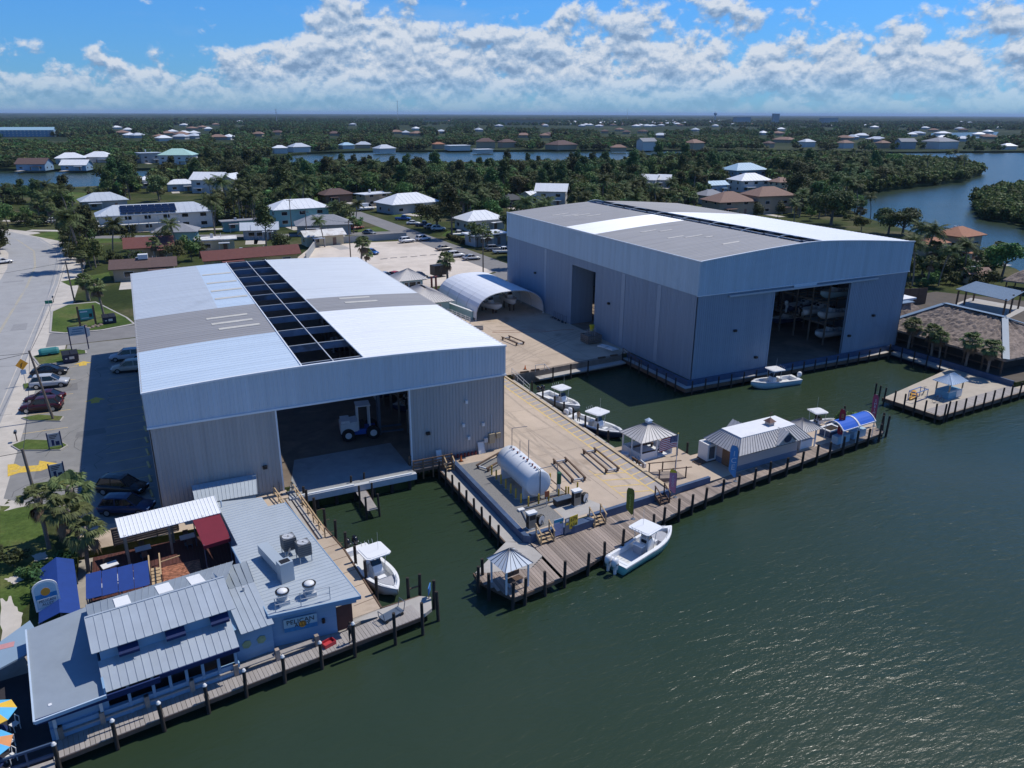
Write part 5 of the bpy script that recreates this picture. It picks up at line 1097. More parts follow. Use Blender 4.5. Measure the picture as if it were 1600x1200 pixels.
# west wing with flat roof
MB().box(-3.2,.7,DZ,.05,9.2,1.75).build('west_wing_wall',SKYB,rest)
mb=MB(); mb.slab([(-3.75,-.45,1.80),(-.05,-.45,1.92),(-.05,9.6,2.25),(-3.75,9.0,2.12)],.14); mb.build('west_roof',ROOFD,rest)
mb=MB(); mb.bar((-3.75,-.47,1.80),(-.0,-.47,1.92),.10,.22); mb.bar((-3.77,-.45,1.8),(-3.77,9.0,2.12),.10,.2); mb.build('roof_edge',SILVB,rest)
MB().box(-.1,-.3,1.7,.02,1.9,2.4).build('parapet',SKYB,rest)
# roof between clerestory and kitchen
sheets(rest,[(8.3,.9,2.05),(10.5,.9,2.05),(10.5,5.6,2.72),(8.3,5.6,2.72)],5,ROOFB); mb=MB(); seamroof(mb,[(10.9,9.3,2.3),(8.3,9.1,2.6),(8.3,5.6,2.74),(10.5,5.6,2.74)],5); mb.build('link_roof',ROOFD,rest)
MB().box(8.0,1.65,DZ,10.5,9,2.0).build('link_wall',SKYB,rest); MB().cyl((9.6,5.0,2.6),(9.6,5.0,2.95),.09,8).build('roof_vent',GALV,rest); MB().cyl((9.3,8.0,2.5),(9.3,8.0,3.0),.06,8).build('roof_vent',WPL,rest)
# kitchen block
KR=[(10.35,1.55),(16.55,.35),(16.35,17.2),(14.9,17.3),(14.9,19.3),(11.2,20.5),(10.95,12.1),(10.5,12.1)]
kr=MB(); kr.prism(KR,2.16,2.30)
kw=MB(); kw.prism([(10.5,2.0),(14.95,1.15),(14.95,18.9),(11.3,19.6),(11.2,12),(10.6,12)],DZ,2.16); kw.build('kitchen_wall',SKYB,rest)
for k in range(44):
    v=1.2+k*.43; u0=10.40+.028*max(0,v-1.5); u1=16.5-.012*v if v<17.2 else 14.85
    if v>19.4: continue
    if v>12.1: u0=10.98+.03*(v-12.1)
    if v<1.5: u0=10.35+(1.55-v)/1.2*6.2+.1
    kr.add([(u0,v-.035,2.30),(u1,v-.035,2.30),(u1,v+.035,2.30),(u0,v+.035,2.30),(u0,v,2.345),(u1,v,2.345)],[(0,1,5,4),(2,3,4,5),(1,2,5),(3,0,4)])
kr.build('kitchen_roof',metal('pale_ribbed_roof',(.39,.44,.48),.42,.06,sc=.7,stain=(.5,.60,(.31,.35,.39),.5)),rest)
mb=MB(); mb.bar((10.33,1.52,2.2),(16.58,.32,2.2),.06,.26); mb.bar((10.33,1.52,2.2),(10.48,12.1,2.2),.06,.26); mb.bar((16.58,.32,2.2),(16.38,17.2,2.2),.06,.26); mb.build('kitchen_fascia',SKYB,rest)
MB().prism([(10.6,1.98),(14.95,1.14),(16.4,.8),(16.4,1.2),(10.6,2.4)],1.55,2.14).build('front_soffit',SKYB,rest)
front=Vector((14.95-10.5,1.15-2.0,0)).normalized(); fa=math.atan2(front.y,front.x)
# wall sign
sn=thing('restaurant_sign','wall sign reading PELICAN ALLEY over a sun and blue waves','sign',rw(12.45,1.50,.95),RZ+fa)
MB().box(-1.15,-.05,-.52,1.15,.0,.52).build('panel',mat('pale_sky_panel',(.34,.50,.58),.6,.06,2),sn); MB().box(-1.15,-.058,-.52,1.15,-.051,-.18).build('wave_band',mat('wave_blue',(.03,.20,.42),.6,.2,3),sn)
mb=MB(); mb.cyl((.12,-.055,-.08),(.12,-.066,-.08),.27,16); mb.build('sun_disc',mat('sun_orange',(.62,.28,.03),.6,.15,3),sn)
INK=mat('sign_ink',(.012,.015,.03),.6,.1,3)
text('lettering','PELICAN',.50,INK,sn,(0,-.07,.22),(R_(90),0,0)); text('lettering','ALLEY',.40,INK,sn,(.12,-.072,-.10),(R_(90),0,0))
for u in (8.7,9.7): MB().cyl(tuple(Vector((u,1.62,.6))),tuple(Vector((u,1.60,.6))),.33,6).build('fish_cutout',mat('faded_yellow_fish',(.30,.36,.20),.7,.3,4),rest)
MB().box(13.9,1.12,.5,14.1,1.3,.85).build('wall_lamp',BLK,rest)
# open doorway at the corner with brown screen door
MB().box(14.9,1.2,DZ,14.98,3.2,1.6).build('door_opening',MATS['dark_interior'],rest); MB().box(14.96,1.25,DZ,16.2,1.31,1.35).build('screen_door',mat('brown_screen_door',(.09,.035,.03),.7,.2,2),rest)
# rooftop plant
acu=thing('rooftop_air_handler','long grey air handler casting a shadow on the kitchen roof','air handler',rw(12.55,6.9,2.32),RZ+R_(6))
mb=MB(); mb.box(-.4,-1.4,.35,.4,2.6,1.05); mb.build('duct',metal('grey_duct',(.36,.42,.47)),acu); MB().box(-.5,-2.1,0,.5,-1.3,1.6).build('fan_box',metal('grey_duct',(.36,.42,.47)),acu); MB().box(-.36,-1.98,1.6,.36,-1.42,1.61).build('fan_opening',BLK,acu)
for v in (-1.0,2.3): MB().box(-.35,v-.06,0,.35,v+.06,.35).build('stand',GALV,acu)
for k,(u,v) in enumerate(((14.05,8.6),(14.75,7.15))):
    cd=thing('condenser_unit','dark grey condenser on a steel stand on the kitchen roof, '+('nearer the shed' if k==0 else 'with its stand showing'),'condenser',rw(u,v,2.32),RZ)
    mb=MB(); mb.box(-.5,-.5,.55,.5,.5,1.55); mb.build('casing',mat('dark_grey_casing',(.10,.105,.11),.6,.1,3),cd)
    for j in range(5): MB().box(-.515,-.515,.65+j*.18,.515,.515,.70+j*.18).build('louvre',mat('louvre_grey',(.16,.165,.17),.6,.1,3),cd)
    mb=MB(); mb.lathe((0,0,1.55),[(.44,0),(.44,.04),(.40,.04),(.40,.01)],14); mb.build('fan_ring',GALV,cd); MB().lathe((0,0,1.555),[(.40,0),(.40,.004)],14).build('fan_well',BLK,cd)
    mb=MB()
    for i in range(4): a=R_(45+90*i); mb.bar((0,0,1.575),(.36*math.cos(a),.36*math.sin(a),1.575),.14,.015)
    mb.build('fan_blade',GALV,cd)
    mb=MB()
    for x in (-.45,.45):
        for y in (-.45,.45): mb.box(x-.03,y-.03,0,x+.03,y+.03,.55)
    mb.build('stand',GALV,cd)
pi=thing('refrigerant_pipes','bundle of dark pipes between the condensers and air handler','pipes',(0,0,0)); mb=MB()
for k in range(3): mb.tube([rw(13.0,6.5+k*.12,2.75),rw(13.4,6.9+k*.12,3.0),rw(13.8,7.6+k*.15,2.9),rw(14.0,8.1+k*.1,3.1)],.035,5)
mb.build('pipe',STEEL,pi)
for k,(u,v) in enumerate(((11.65,2.45),(13.55,2.35))):
    ef=thing('exhaust_fan','round domed exhaust fan on the roof edge, '+('nearest the clerestory' if k==0 else 'above the wall sign'),'exhaust fan',rw(u,v,2.32),RZ)
    MB().box(-.38,-.38,0,.38,.38,.35).build('curb',GALV,ef); mb=MB(); mb.lathe((0,0,.35),[(.34,0),(.36,.45),(.48,.5),(.48,.62)],14); mb.build('drum',GALV,ef); mb=MB(); mb.lathe((0,0,.97),[(.5,0),(.5,.04),(.43,.04),(.42,-.02)],16); mb.build('rim',BLK,ef); mb=MB(); mb.lathe((0,0,.95),[(.40,0),(.34,.12),(.18,.2),(.02,.22)],14); mb.build('dome',WPL,ef,True)
rr=thing('roof_railing','thin galvanised safety railing along the kitchen roof edge','railing',(0,0,0)); mb=MB()
pts=[rw(10.9,1.75,2.3),rw(12.6,1.45,2.3),rw(14.6,1.1,2.3)]
for p in pts: mb.cyl(p,p+Vector((0,0,1.1)),.03,6)
for a,b in zip(pts[:-1],pts[1:]):
    for z in (.55,1.08): mb.cyl(a+Vector((0,0,z)),b+Vector((0,0,z)),.025,6)
mb.build('pipe',GALV,rr)
# boardwalk
bw=thing('boardwalk','grey plank boardwalk in front of the restaurant','boardwalk',RO+Vector((0,0,0)),RZ)
n=88
for i in range(n):
    u=-3.1+i*.275; f=i/n; v0=-1.12+.62*f; v1=.52-.0*f if u<14.5 else .9+.35*(u-14.5)/6
    inst('plank',PLM2,bw,(u,(v0+v1)/2,DZ-.03+rnd.uniform(-.005,.005)),(0,0,0),(.25,v1-v0,.06))
mb=MB(); mb.bar((-3.2,-1.1,DZ-.2),(21.1,-.48,DZ-.2),.1,.3); mb.bar((-3.2,-.3,DZ-.25),(21,.3,DZ-.25),.12,.25); mb.build('edge_beam',WOODD,bw)
for k,(px_,py_) in enumerate([(90,1187),(180,1150),(252,1122),(323,1094),(383,1070),(443,1048),(501,1026),(553,1008),(616,990),(659,974)]):
    p=at(px_,py_,DZ)-RO; q=RM.transposed()@p; piling(bw,q.x,q.y-.1,.55 if k<7 else 1.2,.15,k<8)
# deck behind with bench rail
MB().prism([(-3.1,.54),(8.0,.54),(10.6,1.9),(15,1.0),(15,.55),(14,.53)],DZ-.2,DZ+.0).build('rear_deck',PLANK2,bw)
mb=MB()
for u0,u1 in ((-2.6,-.6),(-.3,1.9),(2.3,4.6),(5.0,7.4),(7.8,10.2),(10.6,13.0)):
    mb.box(u0,.35,DZ+.42,u1,.75,DZ+.50)
mb.build('bench_rail',PLANK2,bw)
for u in (-2.7,-.45,2.1,4.8,7.6,10.4,13.2): MB().box(u-.14,.38,DZ,u+.14,.70,DZ+.85).build('rail_post',PLANK,bw)
# concrete walk beside the basin, with rail and seawall
cw=thing('side_walk','tan concrete walkway between kitchen and basin','walkway')
MB().prism([(9.3,48.2),(12.7,48.9),(16.0,49.2),(16.75,48.7),(16.3,47.3),(15.4,46.8),(12.9,46.5),(12.2,48.1)],DZ-.3,DZ-.006).build('tip_slab',CONC2,cw)
MB().prism([(10.0,48.6),(12.75,49.0),(12.3,58.4),(10.4,71.4),(8.9,71.4),(9.6,64)],DZ-.28,DZ).build('slab',CONC,cw)
mb=MB(); mb.bar((12.85,49.0,DZ-.35),(12.4,58.4,DZ-.35),.12,.8); mb.bar((12.4,58.4,DZ-.35),(10.5,71.4,DZ-.35),.12,.8); mb.bar((12.8,49.1,DZ-.35),(16.0,49.3,DZ-.35),.12,.6); mb.build('edge_wall',WOODD,cw)
for k in range(8): y=50.5+k*2.3; MB().bar((12.75-.11*k*.4,y,DZ+.004),(11.0-.2*k*.5,y-.35,DZ+.004),.05,.01).build('joint',WOODD,cw)
for x,y in ((12.95,51.0),(12.8,53.6),(12.65,56.2),(12.5,58.8),(12.2,61.2),(11.8,63.7),(11.45,66.3),(11.1,68.2),(11.0,69.0)): piling(cw,x+.12,y,.75,.16)
for x,y in ((15.2,49.6),(16.2,49.7),(16.9,48.4),(16.6,46.9)): piling(cw,x,y,1.0,.16)
mb=MB(); mb.bar((15.2,49.65,-.1),(16.2,49.75,-.1),.08,.1); mb.build('fence_bar',WOODD,cw)
sg=thing('tip_sign','small blue square sign on the end piling of the walkway','sign',(16.6,48.6,.15),R_(60)); MB().box(-.4,-.03,-.3,.4,.03,.35).build('panel',mat('blue_sign_face',(.06,.22,.55),.6,.2,4),sg); MB().box(-.05,.03,-.8,.05,.08,.3).build('post',WOODD,sg)
tr=thing('timber_railing','tan timber railing beside the long stair ramp at the basin','railing',(0,0,0))
A,B=Vector((11.35,61.2,DZ)),Vector((10.25,70.2,0.05)); mb=MB()
for z in (.5,.98): mb.bar(A+Vector((0,0,z)),B+Vector((0,0,z)),.1,.07)
mb.build('handrail',WOODN,tr)
for k in range(7): p=A.lerp(B,k/6); MB().box(p.x-.05,p.y-.05,DZ-.1,p.x+.05,p.y+.05,p.z+1.0).build('post',WOODN,tr)
t2=copy_tree(tr,None,None,'tan timber railing on the kitchen side of the long stair ramp'); t2.location=(-1.75,-.2,0)
rmp=thing('stair_ramp','long pale ramp with dark grooves beside the kitchen wall','ramp',(0,0,0))
mb=MB(); mb.add([(9.75,61.0,DZ+.02),(11.2,61.2,DZ+.02),(10.15,70.3,.03),(8.75,70.0,.03),(9.75,61,DZ-.2),(11.2,61.2,DZ-.2),(10.15,70.3,DZ-.2),(8.75,70.0,DZ-.2)],[(0,1,2,3),(0,4,5,1),(1,5,6,2),(2,6,7,3),(3,7,4,0)]); mb.build('surface',CONC2,rmp)
mb=MB()
for k in (.3,.65): 
    a=Vector((9.75,61,DZ+.03)).lerp(Vector((11.2,61.2,DZ+.03)),k); b=Vector((8.75,70,.04)).lerp(Vector((10.15,70.3,.04)),k); mb.bar(a,b,.13,.012)
mb.build('groove',WOODD,rmp)
gt=thing('gate_frame','dark steel gate frame at the shed corner by the slab','gate',(0,0,0)); mb=MB()
for z in (.1,.6,1.15): mb.bar((9.1,70.4,z),(9.3,72.9,z),.05,.05)
for y in (70.4,72.9): mb.bar((9.1+(y-70.4)*.08,y,0),(9.1+(y-70.4)*.08,y,1.2),.06,.06)
mb.build('frame',STEEL,gt)
# small timber finger pier and bridge
fpier=thing('finger_pier','short grey finger pier standing in the near basin','pier',(0,0,0))
for k in range(22): inst('plank',PLM2,fpier,(16.6,64.4+k*.28,DZ),(0,0,R_(2)),(1.0,.25,.06))
mb=MB(); mb.bar((16.15,64.3,DZ-.15),(16.35,70.3,DZ-.15),.1,.2); mb.bar((17.05,64.3,DZ-.15),(17.25,70.3,DZ-.15),.1,.2); mb.build('stringer',WOODD,fpier)
for x,y in ((16.0,64.4),(17.25,64.5),(16.05,66.9),(17.35,67.0),(15.9,69.4),(17.3,69.6)): piling(fpier,x,y,.8,.13)
br=thing('timber_bridge','brown railed timber bridge from the launch slab to the blue seawall','bridge',(0,0,0))
for k in range(15): inst('plank',PLM,br,(22.6+k*.29,70.15,-.03),(0,0,0),(.27,1.3,.06))
for y in (69.5,70.8):
    mb=MB()
    for z in (.35,.65,1.0): mb.bar((22.5,y,z),(26.9,y,z),.06,.12)
    mb.build('rail',mat('brown_lumber',(.20,.12,.07),.85,.25,2),br)
    for k in range(5): MB().box(22.5+k*1.08-.06,y-.06,-1.2,22.5+k*1.08+.06,y+.06,1.08).build('post',MATS['brown_lumber'],br)
mb=MB(); mb.box(22.4,69.5,-.35,26.9,69.62,-.06); mb.box(22.4,70.7,-.35,26.9,70.82,-.06); mb.build('girder',WOODD,br)
steps(26.4,68.95,R_(0),'timber steps at the end of the brown bridge',WOODN,.9)
for x in (29.0,): 
    c=thing('traffic_cone','orange traffic cone on the gravel near the bridge','cone',(27.8,69.4,.02)); mb=MB(); mb.lathe((0,0,.03),[(.15,0),(.03,.6),(.02,.62)],10); mb.build('cone',mat('cone_orange',(.75,.17,.03),.6,.1,3),c); MB().box(-.2,-.2,0,.2,.2,.035).build('base',BLK,c)
c=thing('traffic_cone','orange traffic cone at the head of the second basin','cone',(48.1,94.4,.02)); mb=MB(); mb.lathe((0,0,.03),[(.15,0),(.03,.6),(.02,.62)],10); mb.build('cone',MATS['cone_orange'],c); MB().box(-.2,-.2,0,.2,.2,.035).build('base',BLK,c)
# patio behind the restaurant
pt=thing('patio_deck','dark red brown timber patio deck behind the restaurant','deck',(0,0,0))
for k in range(40): inst('plank',unit(mat('red_brown_deck',(.085,.030,.024),.8,.2,1.5,rv=.2)),pt,(-6.9+k*.27,61.4,DZ+.35),(0,0,0),(.25,8.6,.06))
MB().box(-7.1,57.1,DZ,4.0,65.8,DZ+.32).build('frame',WOODD,pt)
bp=thing('brick_patch','orange brick paving patch on the patio','paving',(0,0,0))
BR=unit(mat('orange_brick',(.36,.15,.085),.9,.2,6,rv=.45))
for i in range(13):
    for j in range(18): inst('brick',BR,bp,(-1.9+i*.22+(j%2)*.11,59.3+j*.125,DZ+.42),(0,0,0),(.205,.11,.06))
for k,(X,Y) in enumerate(((-4.5,63.0),(-1.2,63.3),(1.9,63.7),(-4.6,65.0),(-1.0,65.3),(2.3,65.6))): pass
cnp=thing('patio_canopy','long white corrugated canopy on timber posts over the patio','canopy',(0,0,0))
mb=MB(); seamroof(mb,[(-4.6,62.85,2.15+.35),(3.2,63.75,2.15+.35),(2.95,66.05,2.75+.35),(-4.9,65.3,2.75+.35)],26,.05,.08); mb.build('roof',R_WHITE,cnp)
for X,Y in ((-4.3,63.1),(-1.0,63.5),(1.7,63.8),(-4.5,65.0),(-.8,65.4),(2.5,65.8)): MB().box(X-.1,Y-.1,DZ,X+.1,Y+.1,2.55+.25*(Y>64.5)).build('post',mat('old_post',(.24,.22,.17),.85,.2,2),cnp)
ma=thing('maroon_awning','dark maroon fabric awning over the patio corner','awning',(0,0,0)); mb=MB(); mb.slab([(1.35,59.6,1.95),(3.5,60.0,1.95),(3.0,64.7,2.5),(.85,64.0,2.5)],.04); mb.build('fabric',mat('maroon_cloth',(.16,.012,.028),.75,.1,1.5),ma); mb=MB(); mb.bar((1.35,59.6,1.8),(3.5,60.0,1.8),.04,.32); mb.build('valance',MATS['maroon_cloth'],ma)
for X,Y in ((1.4,59.7),(3.4,60.1),(.95,63.9),(2.9,64.5)): MB().cyl((X,Y,DZ),(X,Y,2.0),.05,6).build('post',STEEL,ma)
ba=thing('blue_awning','navy blue fabric awning on the restaurant rear terrace','awning',(0,0,0)); mb=MB()
for k in range(4):
    a=-7.05+k*1.08; b=a+1.04; mb.slab([(a,56.4,1.45),(b,56.45,1.45),(b,59.1,2.05),(a,59.0,2.05)],.03)
mb.build('fabric',mat('royal_canvas',(.008,.042,.21),.75,.1,1.5),ba)
for X in (-7.0,-4.9,-2.8):
    for Y in (56.5,58.9): MB().cyl((X,Y,DZ),(X,Y,1.5+.5*(Y>58)),.05,6).build('post',STEEL,ba)
ea=thing('entrance_awning','long navy canvas entrance awning beside the palm trees','awning',(0,0,0)); mb=MB(); mb.slab([(-9.9,54.6,1.5),(-8.5,54.4,2.1),(-9.2,62.6,2.1),(-10.4,62.3,1.5)],.03); mb.slab([(-8.5,54.4,2.1),(-7.3,54.6,1.5),(-8.1,62.8,1.5),(-9.2,62.6,2.1)],.03); mb.build('fabric',MATS['royal_canvas'],ea)
for X,Y in ((-9.9,54.7),(-7.35,54.7),(-8.15,62.6),(-10.35,62.2)): MB().cyl((X,Y,DZ),(X,Y,1.5),.05,6).build('post',STEEL,ea)
def picnic(x,y,rz,label,topm):
    t=thing('patio_table',label,'table',(x,y,DZ+.38),rz); MB().box(-.6,-.4,.68,.6,.4,.74).build('top',topm,t); MB().cyl((0,0,0),(0,0,.68),.06,8).build('pedestal',STEEL,t); MB().box(-.3,-.3,0,.3,.3,.04).build('base',STEEL,t)
    for s_ in (-1,1):
        c=thing('patio_chair','dark chair at the '+label,'chair',(x+s_*.75*math.cos(rz+1.57),y+s_*.75*math.sin(rz+1.57),DZ+.38),rz+(0 if s_>0 else math.pi),'chairs at the '+label); MB().box(-.22,-.22,.42,.22,.22,.46).build('seat',WOODD,c); MB().box(-.22,.18,.46,.22,.22,.9).build('backrest',WOODD,c)
        for a in (-.19,.19):
            for b in (-.19,.19): MB().box(a-.02,b-.02,0,a+.02,b+.02,.42).build('leg',STEEL,c)
picnic(-5.7,62.6,.3,'white patio table near the palm trees',WPL); picnic(-3.2,64.2,.1,'grey patio table under the white canopy by its end post',GALV); picnic(.3,64.6,.1,'grey patio table under the white canopy near the maroon awning',GALV); picnic(-5.2,60.4,.2,'pale patio table beside the navy awning',NONSK)
MB().box(0,0,0,.1,.1,.1)
tim=thing('timber_stair','tan timber stair and rails rising beside the brick patch','stair',(0,0,0))
for k in range(5): MB().box(-2.75,59.0+k*.5,DZ+.45+k*.02,-2.05,59.42+k*.5,DZ+.52+k*.02).build('tread',WOODN,tim)
for x in (-2.8,-2.0):
    mb=MB(); mb.bar((x,58.9,DZ+1.3),(x,62.2,DZ+1.4),.1,.06); mb.box(x-.05,58.9,DZ,x+.05,59.0,DZ+1.3); mb.box(x-.05,62.1,DZ,x+.05,62.2,DZ+1.4); mb.build('rail',WOODN,tim)
mb=MB(); mb.bar((-4.3,60.9,DZ+1.0),(-2.8,61.0,DZ+1.0),.1,.06); mb.bar((-4.3,60.9,DZ),(-4.3,60.9,DZ+1.0),.1,.1); mb.bar((-2.0,61.4,DZ+1.0),(-.5,61.8,DZ+1.0),.1,.06); mb.build('side_rail',WOODN,tim)
cb=thing('ice_chest','long white ice chest beside the navy awning','ice chest',(-5.2,59.6,DZ+.38),R_(6)); MB().box(-1.2,-.3,0,1.2,.3,.7).build('body',WPL,cb); MB().box(-1.22,-.32,.7,1.22,.32,.78).build('lid',WPL,cb)
fn=thing('timber_fence','grey brown board fence between the lot and the patio','fence',(-5.4,66.25,0),R_(6))
for k in range(7): MB().box(0,-.03,.12+k*.22,5.2,.03,.30+k*.22).build('board',mat('fence_board',(.17,.145,.125),.9,.2,1.5,rv=.1),fn)
for k in range(4): MB().box(k*1.7-.06,.03,0,k*1.7+.06,.14,1.75).build('post',MATS['fence_board'],fn)
MB().box(-.1,-.08,1.68,5.3,.12,1.74).build('cap',MATS['fence_board'],fn)
sr=thing('lean_to_shed','small lean-to with pale ribbed roof against the grey shed','shed',(0,0,0)); mb=MB(); seamroof(mb,[(1.4,67.7,1.75),(6.7,67.5,1.75),(7.1,70.5,2.4),(1.35,70.5,2.4)],16,.05,.06); mb.build('roof',MATS['pale_ribbed_roof'],sr); MB().box(1.6,67.9,DZ,6.6,70.4,1.7).build('wall',SKYB,sr)
sd2=thing('downpipe','pale blue downpipe at the corner of the kitchen roof','pipe',rw(11.4,19.3,DZ)); MB().cyl((0,0,0),(0,0,3.6),.06,6).build('pipe',SILVB,sd2)
# umbrellas on the west terrace
UC=[mat('umbrella_yellow',(.70,.44,.05),.8,.08,2),mat('umbrella_blue',(.10,.42,.68),.8,.08,2),mat('umbrella_orange',(.60,.26,.10),.8,.08,2)]
for k,(x,y) in enumerate(((-11.7,46.1),(-11.6,43.3))):
    um=thing('patio_umbrella','yellow, orange and blue patio umbrella on the terrace '+('beside the restaurant wall' if k==0 else 'at the waterside rail'),'umbrella',(x,y,DZ),R_(20*k))
    MB().cyl((0,0,0),(0,0,2.5),.03,6).build('pole',WPL,um)
    for j in range(8):
        a,b=R_(45*j),R_(45*j+45); mb=MB(); mb.add([(0,0,2.6),(1.3*math.cos(a),1.3*math.sin(a),2.05),(1.3*math.cos(b),1.3*math.sin(b),2.05),(0,0,2.57),(1.3*math.cos(a),1.3*math.sin(a),2.02),(1.3*math.cos(b),1.3*math.sin(b),2.02)],[(0,1,2),(5,4,3),(1,4,5,2)]); mb.build('canopy_panel',UC[(j+k)%3],um)
    MB().lathe((0,0,0),[(.3,0),(.3,.06),(.05,.1)],10).build('base',GALV,um)
    tbl=thing('terrace_table','round navy table under the patio umbrella '+('beside the restaurant wall' if k==0 else 'at the waterside rail'),'table',(x,y,DZ)); mb=MB(); mb.lathe((0,0,.70),[(.6,0),(.6,.05)],14); mb.build('top',NAVYA,tbl); MB().lathe((0,0,.0),[(.25,0),(.08,.1),(.06,.7)],8).build('pedestal',STEEL,tbl)
    for j in range(4):
        a=R_(40+90*j); c=thing('terrace_chair','white metal chair at the terrace table','chair',(x+1.05*math.cos(a),y+1.05*math.sin(a),DZ),a+math.pi/2*3,'white chairs on the terrace'); MB().box(-.22,-.22,.42,.22,.22,.46).build('seat',WPL,c); mb=MB(); mb.tube([(-.2,.2,.46),(-.2,.24,.9),(.2,.24,.9),(.2,.2,.46)],.03,5); mb.build('back_frame',WPL,c)
        mb=MB()
        for p in (-.19,.19):
            for q in (-.19,.19): mb.box(p-.02,q-.02,0,p+.02,q+.02,.42)
        mb.build('leg_frame',WPL,c)
td=thing('terrace','dark terrace with blue rail at the restaurant west end','terrace',(0,0,0)); MB().prism([(-14,43.0),(-8.7,43.4),(-8.9,52.5),(-14,52.0)],DZ-.25,DZ+.0).build('deck',mat('dark_deck',(.03,.028,.034),.8,.2,1.5),td)
mb=MB(); mb.bar((-14,43.05,DZ+.9),(-8.6,43.45,DZ+.9),.12,.14); mb.bar((-14,43.05,DZ+.1),(-8.6,43.45,DZ+.1),.1,.2)
for k in range(5): mb.bar((-14+k*1.35,43.05+k*.1,DZ-.6),(-14+k*1.35,43.05+k*.1,DZ+.9),.1,.1)
mb.build('blue_rail',BLUEP,td)
MB().prism([(-14,41.9),(-8.6,42.4),(-8.6,43.3),(-14,42.95)],DZ-.3,DZ-.1).build('waterside_planks',PLANK2,td)
pw=thing('blue_patio_roof','flat pale blue patio roof beside the restaurant sign','roof',(0,0,0)); MB().prism([(-13.5,52.6),(-10.6,55.9),(-9.8,53.6),(-10.2,52.0),(-13.5,50)],1.0,1.12).build('roof',metal('flat_blue_roof',(.24,.33,.42)),pw)
for X,Y in ((-13.2,52.3),(-10.5,55.3),(-10.2,52.5)): MB().cyl((X,Y,DZ),(X,Y,1.0),.06,6).build('post',WPL,pw)
MB().box(-12.2,53.1,1.125,-11.3,53.7,1.135).build('pink_mat',mat('pink_mat',(.5,.25,.25),.8,.1,3),pw)
# pylon sign
ps=thing('pylon_sign','arched white pylon sign with sun and sea picture reading PELICAN ALLEY','sign',(-9.35,56.2,0),R_(9)); ps.scale=(.84,.84,.9); 
for x in (-.75,.75): MB().box(x-.09,.05,DZ,x+.09,.25,3.0).build('post',BLUEP,ps)
def arch_panel(w_,h,y0,y1): 
    pts=[(-w_/2,0),(w_/2,0),(w_/2,h-w_/2*.75)]+[(w_/2*math.cos(R_(a)),h-w_/2*.75+w_/2*.75*math.sin(R_(a))) for a in range(15,180,15)]+[(-w_/2,h-w_/2*.75)]
    mb=MB(); n_=len(pts); mb.add([(x,y0,z) for x,z in pts]+[(x,y1,z) for x,z in pts],[tuple(range(n_)),tuple(range(2*n_-1,n_-1,-1))]+[(i,n_+i,n_+(i+1)%n_,(i+1)%n_) for i in range(n_)]); return mb
o=arch_panel(1.9,2.6,-.06,.06).build('panel',WPL,ps); o.location=(0,0,1.7); o=arch_panel(1.6,2.3,-.068,-.061).build('picture',mat('pale_sky_panel',(.34,.5,.58)),ps); o.location=(0,0,1.85)
MB().box(-.8,-.078,2.75,.8,-.069,3.15).build('sea_band',MATS['wave_blue'],ps); mb=MB(); mb.cyl((0,-.07,3.3),(0,-.082,3.3),.35,16); o=mb.build('sun_disc',MATS['sun_orange'],ps); MB().box(-.72,-.09,2.0,.72,-.069,2.72).build('name_plate',mat('sign_cream',(.55,.58,.56),.6,.06,2),ps)
text('lettering','PELICAN',.32,INK,ps,(0,-.095,2.52),(R_(90),0,0)); text('lettering','ALLEY',.32,INK,ps,(0,-.095,2.22),(R_(90),0,0)); 
